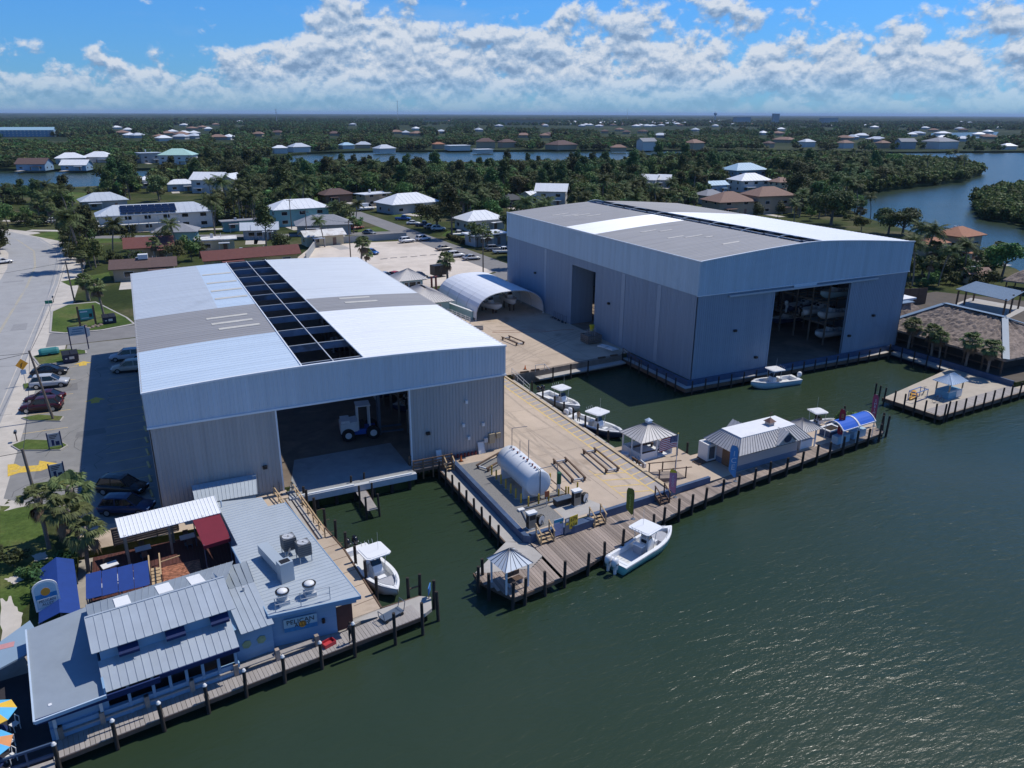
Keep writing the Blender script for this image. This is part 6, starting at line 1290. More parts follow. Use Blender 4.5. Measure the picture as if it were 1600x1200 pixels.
# people and small things on the boardwalk
# ================================================================== PERSON
def person(x,y,z,rz,label,shirt,pants):
    t=thing('person',label,'person',(x,y,z),rz)
    J={'pel':(0,0,.95),'sp':(0,.01,1.2),'ch':(0,.0,1.38),'nk':(0,.0,1.50),'hd':(0,-.03,1.60),'tp':(0,-.02,1.72),
       'ls':(-.19,0,1.42),'le':(-.25,-.06,1.15),'lw':(-.16,-.24,1.02),'lh':(-.12,-.32,1.02),'rs':(.19,0,1.42),'re':(.25,-.05,1.15),'rw':(.17,-.24,1.05),'rh':(.13,-.32,1.05),
       'lhp':(-.10,0,.90),'lk':(-.11,-.03,.50),'la':(-.11,.02,.09),'lt':(-.12,-.16,.04),'rhp':(.10,0,.90),'rk':(.12,-.01,.50),'ra':(.13,.05,.09),'rt':(.14,-.12,.04)}
    Rr={'pel':.15,'sp':.135,'ch':.16,'nk':.06,'hd':.10,'tp':.075,'ls':.07,'rs':.07,'le':.048,'re':.048,'lw':.035,'rw':.035,'lh':.04,'rh':.04,'lhp':.10,'rhp':.10,'lk':.065,'rk':.065,'la':.045,'ra':.045,'lt':.04,'rt':.04}
    E_=[('pel','sp'),('sp','ch'),('ch','nk'),('nk','hd'),('hd','tp'),('ch','ls'),('ls','le'),('le','lw'),('lw','lh'),('ch','rs'),('rs','re'),('re','rw'),('rw','rh'),('pel','lhp'),('lhp','lk'),('lk','la'),('la','lt'),('pel','rhp'),('rhp','rk'),('rk','ra'),('ra','rt')]
    ks=list(J); me=bpy.data.meshes.new('body'); me.from_pydata([J[k] for k in ks],[(ks.index(a),ks.index(b)) for a,b in E_],[])
    o=bpy.data.objects.new('body',me); col.objects.link(o); o.modifiers.new('skin','SKIN'); o.modifiers.new('sub','SUBSURF').levels=1
    for i,k in enumerate(ks): me.skin_vertices[0].data[i].radius=(Rr[k],Rr[k]*.85); me.skin_vertices[0].data[i].use_root=(k=='pel')
    bpy.context.view_layer.update(); m2=bpy.data.meshes.new_from_object(o.evaluated_get(bpy.context.evaluated_depsgraph_get())); bpy.data.objects.remove(o)
    skin=mat('skin',(.42,.24,.16),.6,.05,3); m2.materials.clear()
    for m_ in (skin,shirt,pants,BLK): m2.materials.append(m_)
    for p in m2.polygons:
        c=p.center; p.material_index = 1 if (c.z>.93 and c.z<1.47 and abs(c.x)<.235 and c.y>-.16) else (2 if c.z<=.93 and c.z>.10 and abs(c.x)<.24 and c.y>-.2 and not(c.y<-.2) else (3 if c.z<=.10 else 0)); p.use_smooth=True
    b=bpy.data.objects.new('body',m2); col.objects.link(b); b.parent=t
    mb=MB(); mb.lathe((0,-.015,1.62),[(.105,0),(.11,.05),(.09,.11),(.03,.14)],10); mb.build('hair',mat('dark_hair',(.03,.02,.015),.7,.2,5),t,True)
    return t
DSH=mat('dark_shirt',(.02,.02,.025),.8,.1,3); DPN=mat('dark_trousers',(.03,.03,.035),.8,.1,3)
pp_=at(549,1004,DZ); person(pp_.x,pp_.y,DZ,R_(200),'person in dark clothes standing on the boardwalk by the open door',DSH,DPN)
p4=at(912,662,WZ+.3); person(p4.x-.6,p4.y+.3,WZ+.32,R_(120),'person in a tan shirt standing at the stern of the dark hulled boat',mat('tan_shirt',(.42,.33,.22),.8,.1,3),DPN)
rt=thing('red_tub','bright red plastic tub on the boardwalk beside the standing person','tub',rw(13.9,.15,DZ),R_(20)); mb=MB(); mb.box(-.45,-.3,0,.45,-.26,.3); mb.box(-.45,.26,0,.45,.3,.3); mb.box(-.45,-.26,0,-.41,.26,.3); mb.box(.41,-.26,0,.45,.26,.3); mb.build('side',mat('red_plastic',(.45,.04,.05),.5,.1,3),rt); MB().box(-.41,-.26,.02,.41,.26,.1).build('inside',mat('red_plastic',(.45,.04,.05)),rt)
ct=thing('hand_cart','empty steel hand cart on the walkway tip','cart',(13.2,47.6,DZ),R_(20)); mb=MB(); mb.box(-.9,-.4,.25,.9,.4,.30); mb.tube([(.9,-.35,.3),(1.05,-.35,1.0),(1.05,.35,1.0),(.9,.35,.3)],.03,6); mb.tube([(-.9,-.35,.3),(-.95,-.35,.8),(-.95,.35,.8),(-.9,.35,.3)],.03,6); mb.build('frame',STEEL,ct)
for x in (-.7,.7):
    for y in (-.42,.42): MB().cyl((x,y-.03,.13),(x,y+.03,.13),.13,10).build('wheel',BLK,ct)
# ================================================================== VEHICLES
LAMP=mat('headlamp',(.75,.77,.8),.15,.03,3,spec=.6); TAIL=mat('tail_lamp',(.35,.015,.015),.25,.05,3); RIM=mat('alloy_rim',(.40,.41,.42),.3,.05,3,metal=.7)
def paint(n,c): return mat('car_'+n,c,.28,.03,1,spec=.5)
def loft(st,ring):
    vs=[];fs=[];k=None
    for s in st:
        r=ring(*s); k=len(r); vs+=r
    n=len(st)
    for i in range(n-1):
        for j in range(k): fs.append((i*k+j,i*k+(j+1)%k,(i+1)*k+(j+1)%k,(i+1)*k+j))
    fs+=[tuple(range(k-1,-1,-1)),tuple((n-1)*k+j for j in range(k))]
    return vs,fs
def make_car(kind,pm,label,group=None):
    t=thing({'suv':'parked_suv','sedan':'parked_car','pickup':'parked_pickup','van':'parked_van'}[kind],label,{'suv':'car','sedan':'car','pickup':'pickup','van':'van'}[kind],(0,0,0),0,group)
    L2={'suv':2.35,'sedan':2.3,'pickup':2.75,'van':2.8}[kind]; W=.93; H=1.04 if kind!='sedan' else .88
    if kind=='van': H=1.15
    bodyst=[(-L2,.48,H-.14,W*.86),(-L2+.10,.34,H-.03,W*.96),(-L2+.8,.26,H,W),(0,.25,H-.02,W),(L2-1.25,.26,H-.04,W),(L2-.45,.30,H-.16,W*.96),(L2-.1,.36,H-.28,W*.88),(L2,.46,H-.40,W*.78)]
    vs,fs=loft(bodyst,lambda x,z0,z1,w_:[(x,-w_*.9,z0),(x,-w_,z0+.2),(x,-w_,z1-.22),(x,-w_*.90,z1),(x,w_*.90,z1),(x,w_,z1-.22),(x,w_,z0+.2),(x,w_*.9,z0)]); mb=MB(); mb.add(vs,[f[::-1] for f in fs]); b=mb.build('body',pm,t,True)
    rt_={'suv':(1.72,-2.2,-1.72,.30,1.28),'sedan':(1.44,-1.85,-.95,.22,1.22),'pickup':(1.82,-.55,-.35,.75,1.4),'van':(2.2,-2.7,-2.55,1.2,2.1)}[kind]; zr,xa,xb,xc,xd=rt_
    g=[(xa,H-.06,W*.86),(xb,zr-.04,W*.70),(xc,zr-.04,W*.70),(xd,H-.10,W*.84)]
    mb=MB(); vs=[]
    for x,z,w_ in g: vs+=[(x,-w_,z),(x,w_,z)]
    vs+=[(xa,-W*.86,H-.12),(xa,W*.86,H-.12),(xd,-W*.84,H-.14),(xd,W*.84,H-.14)]
    mb.add(vs,[(0,2,3,1),(2,4,5,3),(4,6,7,5),(0,6,4,2),(1,3,5,7)]); gl=mb.build('windows',GLASS,t)
    mb=MB(); xs_=[xb-.06,xb+.25,(xb+xc)/2,xc-.25,xc+.10]; zo=[-.07,.0,.035,.0,-.07]; ys_=[-W*.735,-W*.60,0,W*.60,W*.735]; yo=[-.07,.005,.03,.005,-.07]
    mb.add([(a_,b_,zr+c_+d_) for a_,c_ in zip(xs_,zo) for b_,d_ in zip(ys_,yo)],[(i*5+j,(i+1)*5+j,(i+1)*5+j+1,i*5+j+1) for i in range(4) for j in range(4)])
    mb.add([(xb-.04,-W*.71,zr-.09),(xc+.08,-W*.71,zr-.09),(xc+.08,W*.71,zr-.09),(xb-.04,W*.71,zr-.09)],[(3,2,1,0)])
    for s_ in (-1,1):
        for (x0,z0,w0),(x1,z1,w1) in ((g[0],g[1]),(g[3],g[2])): mb.bar((x0,s_*(w0+.0),z0),(x1,s_*w1,z1),.07,.10)
        xm=(xb+xc)/2; mb.bar((xm,s_*(W*.86),H-.05),(xm,s_*(W*.705),zr-.02),.10,.05)
    if kind=='van':
        for s_ in (-1,1): mb.slab([(xb,s_*W*.865,H-.1),(xc-.4,s_*W*.865,H-.1),(xc-.4,s_*W*.735,zr-.02),(xb,s_*W*.735,zr-.02)],.03)
    mb.build('roof',pm,t)
    if kind=='pickup': MB().box(-L2+.15,-W*.78,H+.003,-.65,W*.78,H+.01).build('bed',BLK,t)
    wb=L2*.62
    mb=MB(); mb.box(-L2+.25,-W-.012,.24,L2-.3,W+.012,.40); mb.build('sill_cladding',BLK,t)
    for x in (-wb,wb):
        for s_ in (-1,1):
            w1=MB().cyl((x,s_*(W-.20),.36),(x,s_*(W+.03),.36),.36,16).build('wheel',TY,t); MB().cyl((x,s_*(W+.03),.36),(x,s_*(W+.045),.36),.23,12).build('rim',RIM,w1)
    for s_ in (-1,1):
        MB().box(L2-.22,s_*W*.66-.17,H-.40,L2-.05,s_*W*.66+.17,H-.27).build('headlight',LAMP,t); MB().box(-L2-.01,s_*W*.74-.13,H-.38,-L2+.12,s_*W*.74+.13,H-.16).build('taillight',TAIL,t); MB().box(.55,s_*(W+.09)-.09,H+.0,.75,s_*(W+.09)+.09,H+.13).build('mirror',pm,t)
    MB().box(L2-.06,-.42,.42,L2+.01,.42,.58).build('grille',BLK,t); MB().box(-L2-.03,-.7,.36,-L2+.1,.7,.5).build('bumper',BLK,t)
    return t
def car_px(kind,pm,label,p,rz,z=.02,sc=1.0):
    t=make_car(kind,pm,label); q=at(*p,0); t.location=(q.x,q.y,z); t.rotation_euler=(0,0,R_(rz)); t.scale=(sc,)*3; return t
Pbk=paint('black',(.012,.013,.016)); Pslv=paint('silver',(.42,.44,.47)); Pblu=paint('steel_blue',(.16,.24,.36)); Pmar=paint('maroon',(.05,.009,.015)); Pwht=paint('white',(.74,.75,.75)); Pgry=paint('grey',(.20,.22,.25)); Pred=paint('red',(.34,.03,.03)); Pnvy=paint('navy',(.015,.03,.09)); Pchp=paint('champagne',(.42,.38,.32)); Pcob=paint('cobalt',(.03,.12,.36))
car_px('suv',Pbk,'black SUV parked in the shade beside the grey shed',(193,769),-33+0)
car_px('suv',Pnvy,'dark blue car parked behind the board fence',(200,800),-25)
for lab,k,pm,p,rz in (('black sedan in the roadside row beside the blue dumpster','sedan',Pbk,(79,585),-8),('steel blue SUV in the roadside row of cars','suv',Pslv,(79,604),-6),('maroon sedan in the roadside row, farther from the pole','sedan',Pmar,(71,627),166),('dark maroon car parked beside the leaning pole','suv',Pmar,(66,641),170),
    ('silver SUV in the shed shadow nearest the street','suv',Pslv,(199,562),172),('beige SUV in the shed shadow beside the silver one','suv',Pchp,(203,580),172),
    ('white SUV at the wall end of the sandy lot','suv',Pwht,(636,379),10),('white SUV beside the street at the sandy lot wall','suv',Pwht,(661,376),15),('beige sedan by the street edge of the sandy lot','sedan',Pchp,(694,391),5),('white SUV in the middle of the sandy lot street row','suv',Pwht,(712,402),0),('silver sedan at the end of the sandy lot street row','sedan',Pslv,(737,406),-3),
    ('blue grey car behind the grey shed near the gatehouse','sedan',Pblu,(602,435),-60),('red car beside the gatehouse tower','sedan',Pred,(618,434),-60),('black car right behind the gatehouse','sedan',Pbk,(655,435),-60),
    ('bright blue pickup on the shaded verge under the spreading tree','pickup',Pcob,(630,344),-30),('dark blue pickup parked beside the bright blue one','pickup',Pnvy,(662,354),-15),('white sedan under the spreading tree','sedan',Pwht,(646,351),-20),('white SUV parked at the edge of the spreading tree','suv',Pwht,(685,360),-12),('grey car under the spreading tree','sedan',Pgry,(673,357),-12),
    ('red car on the drive of the white-roofed cottage','sedan',Pred,(558,358),20),('dark grey car on the lawn drive','sedan',Pgry,(577,366),-60),('white pickup beside the hedge of the flat white house','pickup',Pwht,(716,369),5),('grey SUV parked against the tall shed fence','suv',Pgry,(772,392),-10),('white pickup parked against the tall shed fence','pickup',Pwht,(786,396),-10),
    ('white car driving on the frontage road','suv',Pwht,(87,348),8),('white car turning at the road bend','sedan',Pwht,(4,412),20),('blue car at the corner of the sandy lot behind the palm','sedan',Pcob,(580,397),-60)): car_px(k,pm,lab,p,rz)
car_px('van',Pwht,'long white van on the drive of the grey walled house',(571,329),12,sc=1.25)
rv=car_px('van',Pgry,'large motorhome parked at the far lawn edge',(404,311),80,sc=1.6)
tr_=thing('dark_trailer','dark box trailer at the sandy lot edge behind the palm','trailer',at(686,432),R_(10)); MB().box(-1.7,-1.1,.5,1.7,1.1,2.7).build('box',BLK,tr_); MB().bar((1.7,0,.55),(2.7,0,.5),.12,.1).build('hitch',STEEL,tr_)
for s_ in (-1,1): MB().cyl((-.2,s_*1.0,.35),(-.2,s_*1.2,.35),.35,12).build('wheel',TY,tr_)
# ================================================================== STREET FURNITURE
POLEM=mat('pole_wood',(.15,.125,.105),.9,.25,2,stretch=(2,2,.3))
def upole(px_,py_,h,label,lean=(0,0),arm=True):
    p=at(px_,py_); t=thing('utility_pole',label,'utility pole',(p.x,p.y,0)); mb=MB(); mb.cyl((0,0,-.2),(lean[0],lean[1],h),.16,9,r1=.11); mb.build('pole',POLEM,t)
    if arm:
        mb=MB(); mb.bar((lean[0]-1.0,lean[1],h-.5),(lean[0]+1.0,lean[1],h-.5),.1,.12); mb.build('crossarm',POLEM,t)
        for s_ in (-.9,0,.9): MB().lathe((lean[0]+s_,lean[1],h-.44),[(.05,0),(.07,.08),(.04,.16),(.02,.2)],7).build('insulator',GALV,t)
    return Vector((p.x+lean[0],p.y+lean[1],h-.3))
tops=[upole(74,842,8.5,'dark utility pole rising beside the near palms',(-.4,.3),False),upole(84,656,8.7,'grey leaning utility pole beside the maroon cars',(-1.1,.6),False),upole(117,473,8.2,'utility pole on the grass verge by the street corner',(-.3,.2)),upole(121,360,9,'utility pole beside the hedge at the road bend',(0,0)),upole(548,403,9.5,'utility pole at the edge of the sandy lot',(0,0)),upole(755,432,10,'utility pole beside the street behind the arched canopy',(0,0)),upole(481,382,9.5,'utility pole beside the cream flat-roofed house',(0,0)),upole(456,358,9.5,'utility pole beside the teal house',(0,0)),upole(97,330,9,'utility pole on the far verge',(0,0))]
def wire(a,b,sag,label):
    mb=MB(); n=14; pts=[a.lerp(b,k/n)-Vector((0,0,sag*4*(k/n)*(1-k/n))) for k in range(n+1)]; mb.tube(pts,.025,4); tag(mb.build('overhead_cable',BLK),label,'cable')
wire(tops[0],tops[1],.7,'overhead cable between the palms pole and the leaning pole'); wire(tops[1],tops[2],.8,'overhead cable from the leaning pole to the street corner pole'); wire(tops[2],tops[3],1.2,'overhead cable from the corner pole to the road bend pole')
for k,(i,dst) in enumerate(((0,(-60,75,8)),(1,(-60,92,8)),(2,(-60,150,8)),(1,(-60,120,8)))): wire(tops[i],Vector(dst),.9,('overhead cable crossing the road from the palms pole','overhead cable crossing the road from the leaning pole','overhead cable crossing the road from the corner pole','second overhead cable leaving the leaning pole over the road')[k])
wire(tops[4],tops[6],.8,'overhead cable behind the sandy lot wall'); wire(tops[6],tops[7],.8,'overhead cable between the cream and teal houses')
DUMP=mat('dumpster_navy',(.012,.025,.075),.5,.2,2)
for k,p in enumerate(((-11.3,126.4),(-6.3,148.4))):
    d=thing('dumpster','navy steel dumpster with white label '+('beside the roadside cars' if k==0 else 'on the grass island by the palm'),'dumpster',(p[0],p[1],.1),R_(8)); mb=MB(); mb.add([(-1.0,-.75,.1),(1.0,-.75,.1),(1.0,.75,.1),(-1.0,.75,.1),(-1.05,-.9,1.25),(1.05,-.9,1.25),(1.05,.85,1.5),(-1.05,.85,1.5)],[(3,2,1,0),(0,1,5,4),(1,2,6,5),(2,3,7,6),(3,0,4,7)]); mb.build('bin',DUMP,d)
    for s_ in (-1,1): mb=MB(); mb.slab([(s_*.53-.5,-.95,1.27),(s_*.53+.5,-.95,1.27),(s_*.53+.5,.9,1.53),(s_*.53-.5,.9,1.53)],.05); mb.build('lid',BLK,d); MB().box(s_*1.02-.06,-.3,.6,s_*1.02+.06,.3,.75).build('fork_pocket',DUMP,d)
    MB().box(-.2,-.86,.55,.45,-.80,1.0).build('white_label',WPL,d); MB().box(-.75,-.86,.6,-.45,-.80,.8).build('white_label',WPL,d)
sh=thing('marina_sign','marina post sign with pale blue boards beside the side street','sign',(-10.3,132.5,.1),R_(6)); sh.scale=(.8,1,.9)
for x in (-1.45,1.45): MB().box(x-.1,-.1,0,x+.1,.1,4.2).build('post',NAVYA,sh)
MB().box(-1.4,-.05,2.6,1.4,.05,4.1).build('board',mat('pale_board',(.42,.52,.60),.6,.15,1.5),sh)
for k in range(3): MB().box(-1.1+.2*k,-.062,2.8+k*.4,1.1-.3*(k%2),-.051,2.98+k*.4).build('stripe',mat('board_blue',(.12,.24,.38),.6,.1,2),sh)
mb=MB(); mb.add([(1.4,-.02,3.9),(2.2,-.02,3.6),(2.1,-.02,2.3),(1.5,-.02,2.0),(1.4,.04,3.9),(2.2,.04,3.6),(2.1,.04,2.3),(1.5,.04,2.0)],[(0,3,2,1),(4,5,6,7),(0,1,5,4),(1,2,6,5),(2,3,7,6),(3,0,4,7)]); mb.build('fish_cutout',WPL,sh)
mb=MB(); mb.bar((-1.45,0,4.25),(1.45,0,4.45),.12,.1); mb.build('top_beam',WOODD,sh)
s3=thing('green_post_sign','teal panel sign between dark posts on a rock bed','sign',(-9.6,147.6,.12),R_(4))
for x in (-1.2,1.2): MB().box(x-.16,-.14,0,x+.16,.14,3.6).build('post',WOODD,s3)
MB().box(-1.04,-.06,1.2,1.04,.06,3.0).build('board',mat('teal_board',(.05,.28,.27),.6,.15,2),s3); MB().box(-.9,-.07,2.5,.2,-.061,2.7).build('stripe',LT,s3); MB().box(.4,-.07,1.6,.85,-.061,2.2).build('stripe',BLK,s3); MB().box(-.8,-.07,1.45,.3,-.061,1.55).build('stripe',LT,s3)
ROCK=mat('warm_rock',(.24,.19,.16),.9,.3,3,.5)
for k in range(14):
    a=rnd.uniform(0,6.28); r=rnd.uniform(.5,2.2); o=MB(); o.lathe((0,0,-.1),[(.2,0),(.32,.15),(.22,.34),(.05,.42)],7); q=o.build('rock',ROCK,None,True,(-9.6+r*math.cos(a),146.9+.5*r*math.sin(a),.1)); q.scale=(rnd.uniform(.8,1.8),rnd.uniform(.8,1.4),rnd.uniform(.7,1.2)); q.rotation_euler=(0,0,a); tag(q,'rounded brown rock in the bed below the teal sign','rock','rocks below the teal sign')
for k,(p,rz) in enumerate((((88,702),4),((92,752),6))):
    q=at(*p); t=thing('roadside_board','tilted grey and blue notice board '+('on the round grass island' if k==0 else 'beside the yellow road arrow'),'sign',(q.x,q.y,.14),R_(rz)); t.scale=(.62,.8,.68)
    MB().box(-1.0,-.04,.4,1.0,.04,2.6).build('board',mat('grey_blue_board',(.38,.42,.46),.6,.15,2),t)
    for j in range(3): MB().box(-.7,-.055,2.2-j*.25,.6-.2*j,-.041,2.32-j*.25).build('print_line',INK,t)
    MB().box(-.5,-.055,.5,-.1,-.041,1.5).build('print_block',NAVYA,t); MB().box(.1,-.055,.5,.7,-.041,1.2).build('print_block',NAVYA,t)
    for x in (-1.02,1.02): MB().box(x-.09,-.09,0,x+.09,.09,2.8).build('post',NAVYA,t)
q=at(46,603); t=thing('curve_warning_sign','orange diamond curve sign above a small blue plate at the roadside','sign',(q.x-.4,q.y+.4,.1),R_(25)); MB().cyl((0,.05,0),(0,.05,3.3),.035,6).build('post',GALV,t); o=MB().box(-.55,-.02,-.55,.55,.02,.55).build('diamond',mat('sign_orange',(.62,.30,.03),.6,.08,2),t); o.location=(0,0,2.9); o.rotation_euler=(0,R_(45),0); MB().box(-.32,-.02,1.5,.32,.02,2.15).build('plate',mat('plate_blue',(.22,.36,.58),.6,.1,2),t); mb=MB(); mb.tube([(-.1,-.03,2.6),(-.1,-.03,2.95),(.12,-.03,3.1)],.05,5); mb.build('arrow',BLK,t)
q=at(72,552); t=thing('covered_cart','teal tarpaulin covered trailer beside the roadside cars','trailer',(q.x+.6,q.y-1.6,0),R_(6)); t.scale=(.85,.85,.9); mb=MB(); n=8; vs=[];
for X in (-1.6,-1.2,1.2,1.6):
    f=.8 if abs(X)>1.5 else 1.0
    for k in range(9): a=math.pi*k/8; vs.append((X,-.85*math.cos(a)*f,.45+.95*math.sin(a)*f))
fs=[(i*9+k,i*9+k+1,(i+1)*9+k+1,(i+1)*9+k) for i in range(3) for k in range(8)]; mb.add(vs,fs+[tuple(range(8,-1,-1)),tuple(27+k for k in range(9))]); mb.build('tarpaulin',mat('teal_tarp',(.02,.18,.19),.6,.15,2),t)
for s_ in (-1,1): MB().cyl((0,s_*.75,.3),(0,s_*.9,.3),.3,12).build('wheel',TY,t)
for k,(p,lab) in enumerate((((27,690),'grey mailbox on a post on the round grass island'),((84,473),'black mailbox at the road edge by the corner island'))):
    q=at(*p); t=thing('mailbox',lab,'mailbox',(q.x,q.y,.05)); MB().box(-.05,-.05,0,.05,.05,1.0).build('post',WOODD,t); mb=MB(); mb.box(-.14,-.28,1.0,.14,.28,1.18); mb.cyl((0,-.28,1.18),(0,.28,1.18),.14,10); mb.build('box',STEEL,t)
q=at(80,492); t=thing('street_sign','small green street sign on the corner island','sign',(q.x,q.y,.1)); MB().cyl((0,0,0),(0,0,2.6),.04,6).build('post',GALV,t); MB().box(-.6,-.02,2.0,.6,.02,2.6).build('plate',mat('sign_green',(.02,.22,.14),.6,.1,2),t)
# wheel stops of the lot
for k in range(11):
    y=75.5+k*3.6; t=thing('wheel_stop','faded yellow concrete wheel stop along the shed wall','wheel stop',(-2.2,y,.02),R_(6),'wheel stops along the shed wall'); mb=MB(); mb.add([(-.11,-.85,0),(.11,-.85,0),(.11,.85,0),(-.11,.85,0),(-.07,-.8,.14),(.07,-.8,.14),(.07,.8,.14),(-.07,.8,.14)],[(4,5,6,7),(0,1,5,4),(1,2,6,5),(2,3,7,6),(3,0,4,7)]); mb.build('block',YELF,t); MB().box(-.02,-.6,.14,.02,-.5,.15).build('pin',STEEL,t)
# stacked pallets and boxes beside the tall shed
pb=thing('pallet_crate','grey timber crate loaded with pipes by the tall shed wall','crate',(64.2,102.5,.012),R_(0))
for k in range(4): MB().box(-1.3,-1.2,.15+k*.32,1.3,-1.14,.38+k*.32).build('board',MATS['fence_board'],pb); MB().box(-1.3,1.14,.15+k*.32,1.3,1.2,.38+k*.32).build('board',MATS['fence_board'],pb); MB().box(-1.3,-1.14,.15+k*.32,-1.24,1.14,.38+k*.32).build('board',MATS['fence_board'],pb); MB().box(1.24,-1.14,.15+k*.32,1.3,1.14,.38+k*.32).build('board',MATS['fence_board'],pb)
MB().box(-1.2,-1.1,.14,1.2,1.1,.2).build('floor',WOODD,pb)
for k in range(6): MB().cyl((-1+.35*k,.2,.2),(-1+.38*k,.3,2.0+.1*(k%3)),.04,6).build('pipe',GALV,pb)
yb=thing('yellow_bin','yellow plastic bin against the tall shed wall','bin',(65.6,104.6,.012)); mb=MB(); mb.lathe((0,0,1.2),[(.3,0),(.42,.9),(.45,.92),(.45,1.0)],10); mb.build('drum',mat('yellow_drum',(.6,.5,.03),.5,.1,2),yb); MB().box(-.4,-.4,0,.4,.4,1.2).build('stand',MATS['fence_board'],yb)
for k,(x,y,r) in enumerate(((64.6,99.2,20),(65.0,97.6,10))):
    t=thing('white_panel_stack','flat white panels stacked by the tall shed wall '+('next to the crate' if k==0 else 'at the basin stair'),'panels',(x,y,.012),R_(r)); MB().box(-.7,-.9,.05,.7,.9,.16).build('panel',WPL,t); MB().box(-.6,-.7,.16,.5,.6,.26).build('panel',WPL,t); MB().box(-.6,-.8,0,.6,-.7,.05).build('skid',WOODD,t); MB().box(-.6,.7,0,.6,.8,.05).build('skid',WOODD,t)
for k in range(4):
    t=thing('trolley','dark hand trolley parked along the tall shed wall','trolley',(65.9,118.5-k*1.3,.012),R_(5*k),'trolleys by the shed side door'); mb=MB(); mb.bar((-.4,-.3,.25),(.4,-.3,.25),.06,.06); mb.bar((-.4,.3,.25),(.4,.3,.25),.06,.06); mb.bar((.4,-.3,.25),(.4,-.3,1.3),.05,.05); mb.bar((.4,.3,.25),(.4,.3,1.3),.05,.05); mb.bar((.4,-.3,1.25),(.4,.3,1.25),.05,.05); mb.bar((-.4,-.3,.25),(-.4,.3,.25),.06,.06); mb.build('frame',STEEL,t)
    for s_ in (-1,1): MB().cyl((.2,s_*.34,.15),(.2,s_*.40,.15),.15,10).build('wheel',BLK,t)
bb=thing('bait_cooler','grey open cooler box beside the arched canopy post','cooler',(50.6,117.3,.012),R_(-20)); mb=MB(); mb.box(-.9,-.4,0,.9,-.33,.6); mb.box(-.9,.33,0,.9,.4,.6); mb.box(-.9,-.33,0,-.83,.33,.6); mb.box(.83,-.33,0,.9,.33,.6); mb.build('side',CONC2,bb); MB().box(-.83,-.33,.02,.83,.33,.15).build('inside',BLK,bb)
hz=MB(); hz.tube([(52,114.5,.03),(56,112.8,.03),(60,111.2,.03),(63.5,111,.03),(65.5,110.2,.03)],.03,5); hz.tube([(52.4,115.3,.03),(57,113.9,.03),(61,112,.03)],.03,5); tag(hz.build('water_hose',mat('red_hose',(.35,.09,.06),.6,.1,3)),'thin red hose lying across the yard between the sheds','hose')
# gatehouse with lookout tower
gh=thing('gatehouse','pale teal gatehouse with striped hip roof and lookout tower','gatehouse',(0,0,0)); TEALW=mat('pale_teal_siding',(.28,.44,.46),.65,.06,1)
MB().box(43.2,129.5,0,50.2,138.5,2.7).build('wall',TEALW,gh); hiproof(gh,46.7,134,8.6,10.6,2.65,4.7,.6,3.5,STRIPED,0,(16,20)); MB().box(44.0,138.2,0,48.2,142.4,5.3).build('tower',TEALW,gh); hiproof(gh,46.1,140.3,6.0,6.0,5.25,7.0,.1,.1,STRIPED,0,(11,11),'tower_roof')
for k,x in enumerate((44.55,45.5,47.0)): w_=MB().box(x-.05,138.14,3.7,x+(.75 if k!=1 else 1.35),138.2,4.8).build('window',WPL,gh); MB().box(x+.04,138.10,3.8,x+(.66 if k!=1 else 1.26),138.142,4.7).build('pane',GLASS,w_)
for y in (139,140.6): w_=MB().box(43.94,y,3.7,44.0,y+.8,4.8).build('window',WPL,gh); MB().box(43.90,y+.08,3.8,43.942,y+.72,4.7).build('pane',GLASS,w_)
for y in (130.6,133): w_=MB().box(50.2,y,.9,50.26,y+1.1,2.1).build('window',WPL,gh); MB().box(50.258,y+.1,1.0,50.29,y+1.0,2.0).build('pane',GLASS,w_)
w_=MB().box(47.4,129.44,.9,48.6,129.5,2.1).build('window',WPL,gh); MB().box(47.5,129.40,1.0,48.5,129.442,2.0).build('pane',GLASS,w_)
tw=thing('teal_wall','low teal wall with white cap beside the arched canopy','wall',(0,0,0)); MB().prism([(50.4,134.5),(52.3,124),(52.6,124.1),(50.7,134.6)],0,1.5).build('panel',TEALW,tw); MB().prism([(50.35,134.5),(52.25,123.9),(52.7,124.0),(50.8,134.6)],1.5,1.58).build('cap',WPL,tw)
wf=thing('picket_fence','white rail fence beside the gatehouse path','fence',(0,0,0)); mb=MB()
for z in (.4,.75,1.1): mb.bar((49.6,131,z),(50.9,121.5,z),.05,.08)
mb.build('rail',WPL,wf)
for k in range(7): p=Vector((49.6,131,0)).lerp(Vector((50.9,121.5,0)),k/6); MB().box(p.x-.06,p.y-.06,0,p.x+.06,p.y+.06,1.2).build('post',WPL,wf)
for k in range(2):
    c=thing('chimney_post','rusty brown steel post behind the gatehouse','post',(51.2+k*.9,141.5,0),0,'rusty posts behind the gatehouse'); MB().cyl((0,0,0),(0,0,4.6),.22,8).build('post',RUST,c); MB().box(-.26,-.26,4.6,.26,.26,4.75).build('cap',RUST,c)
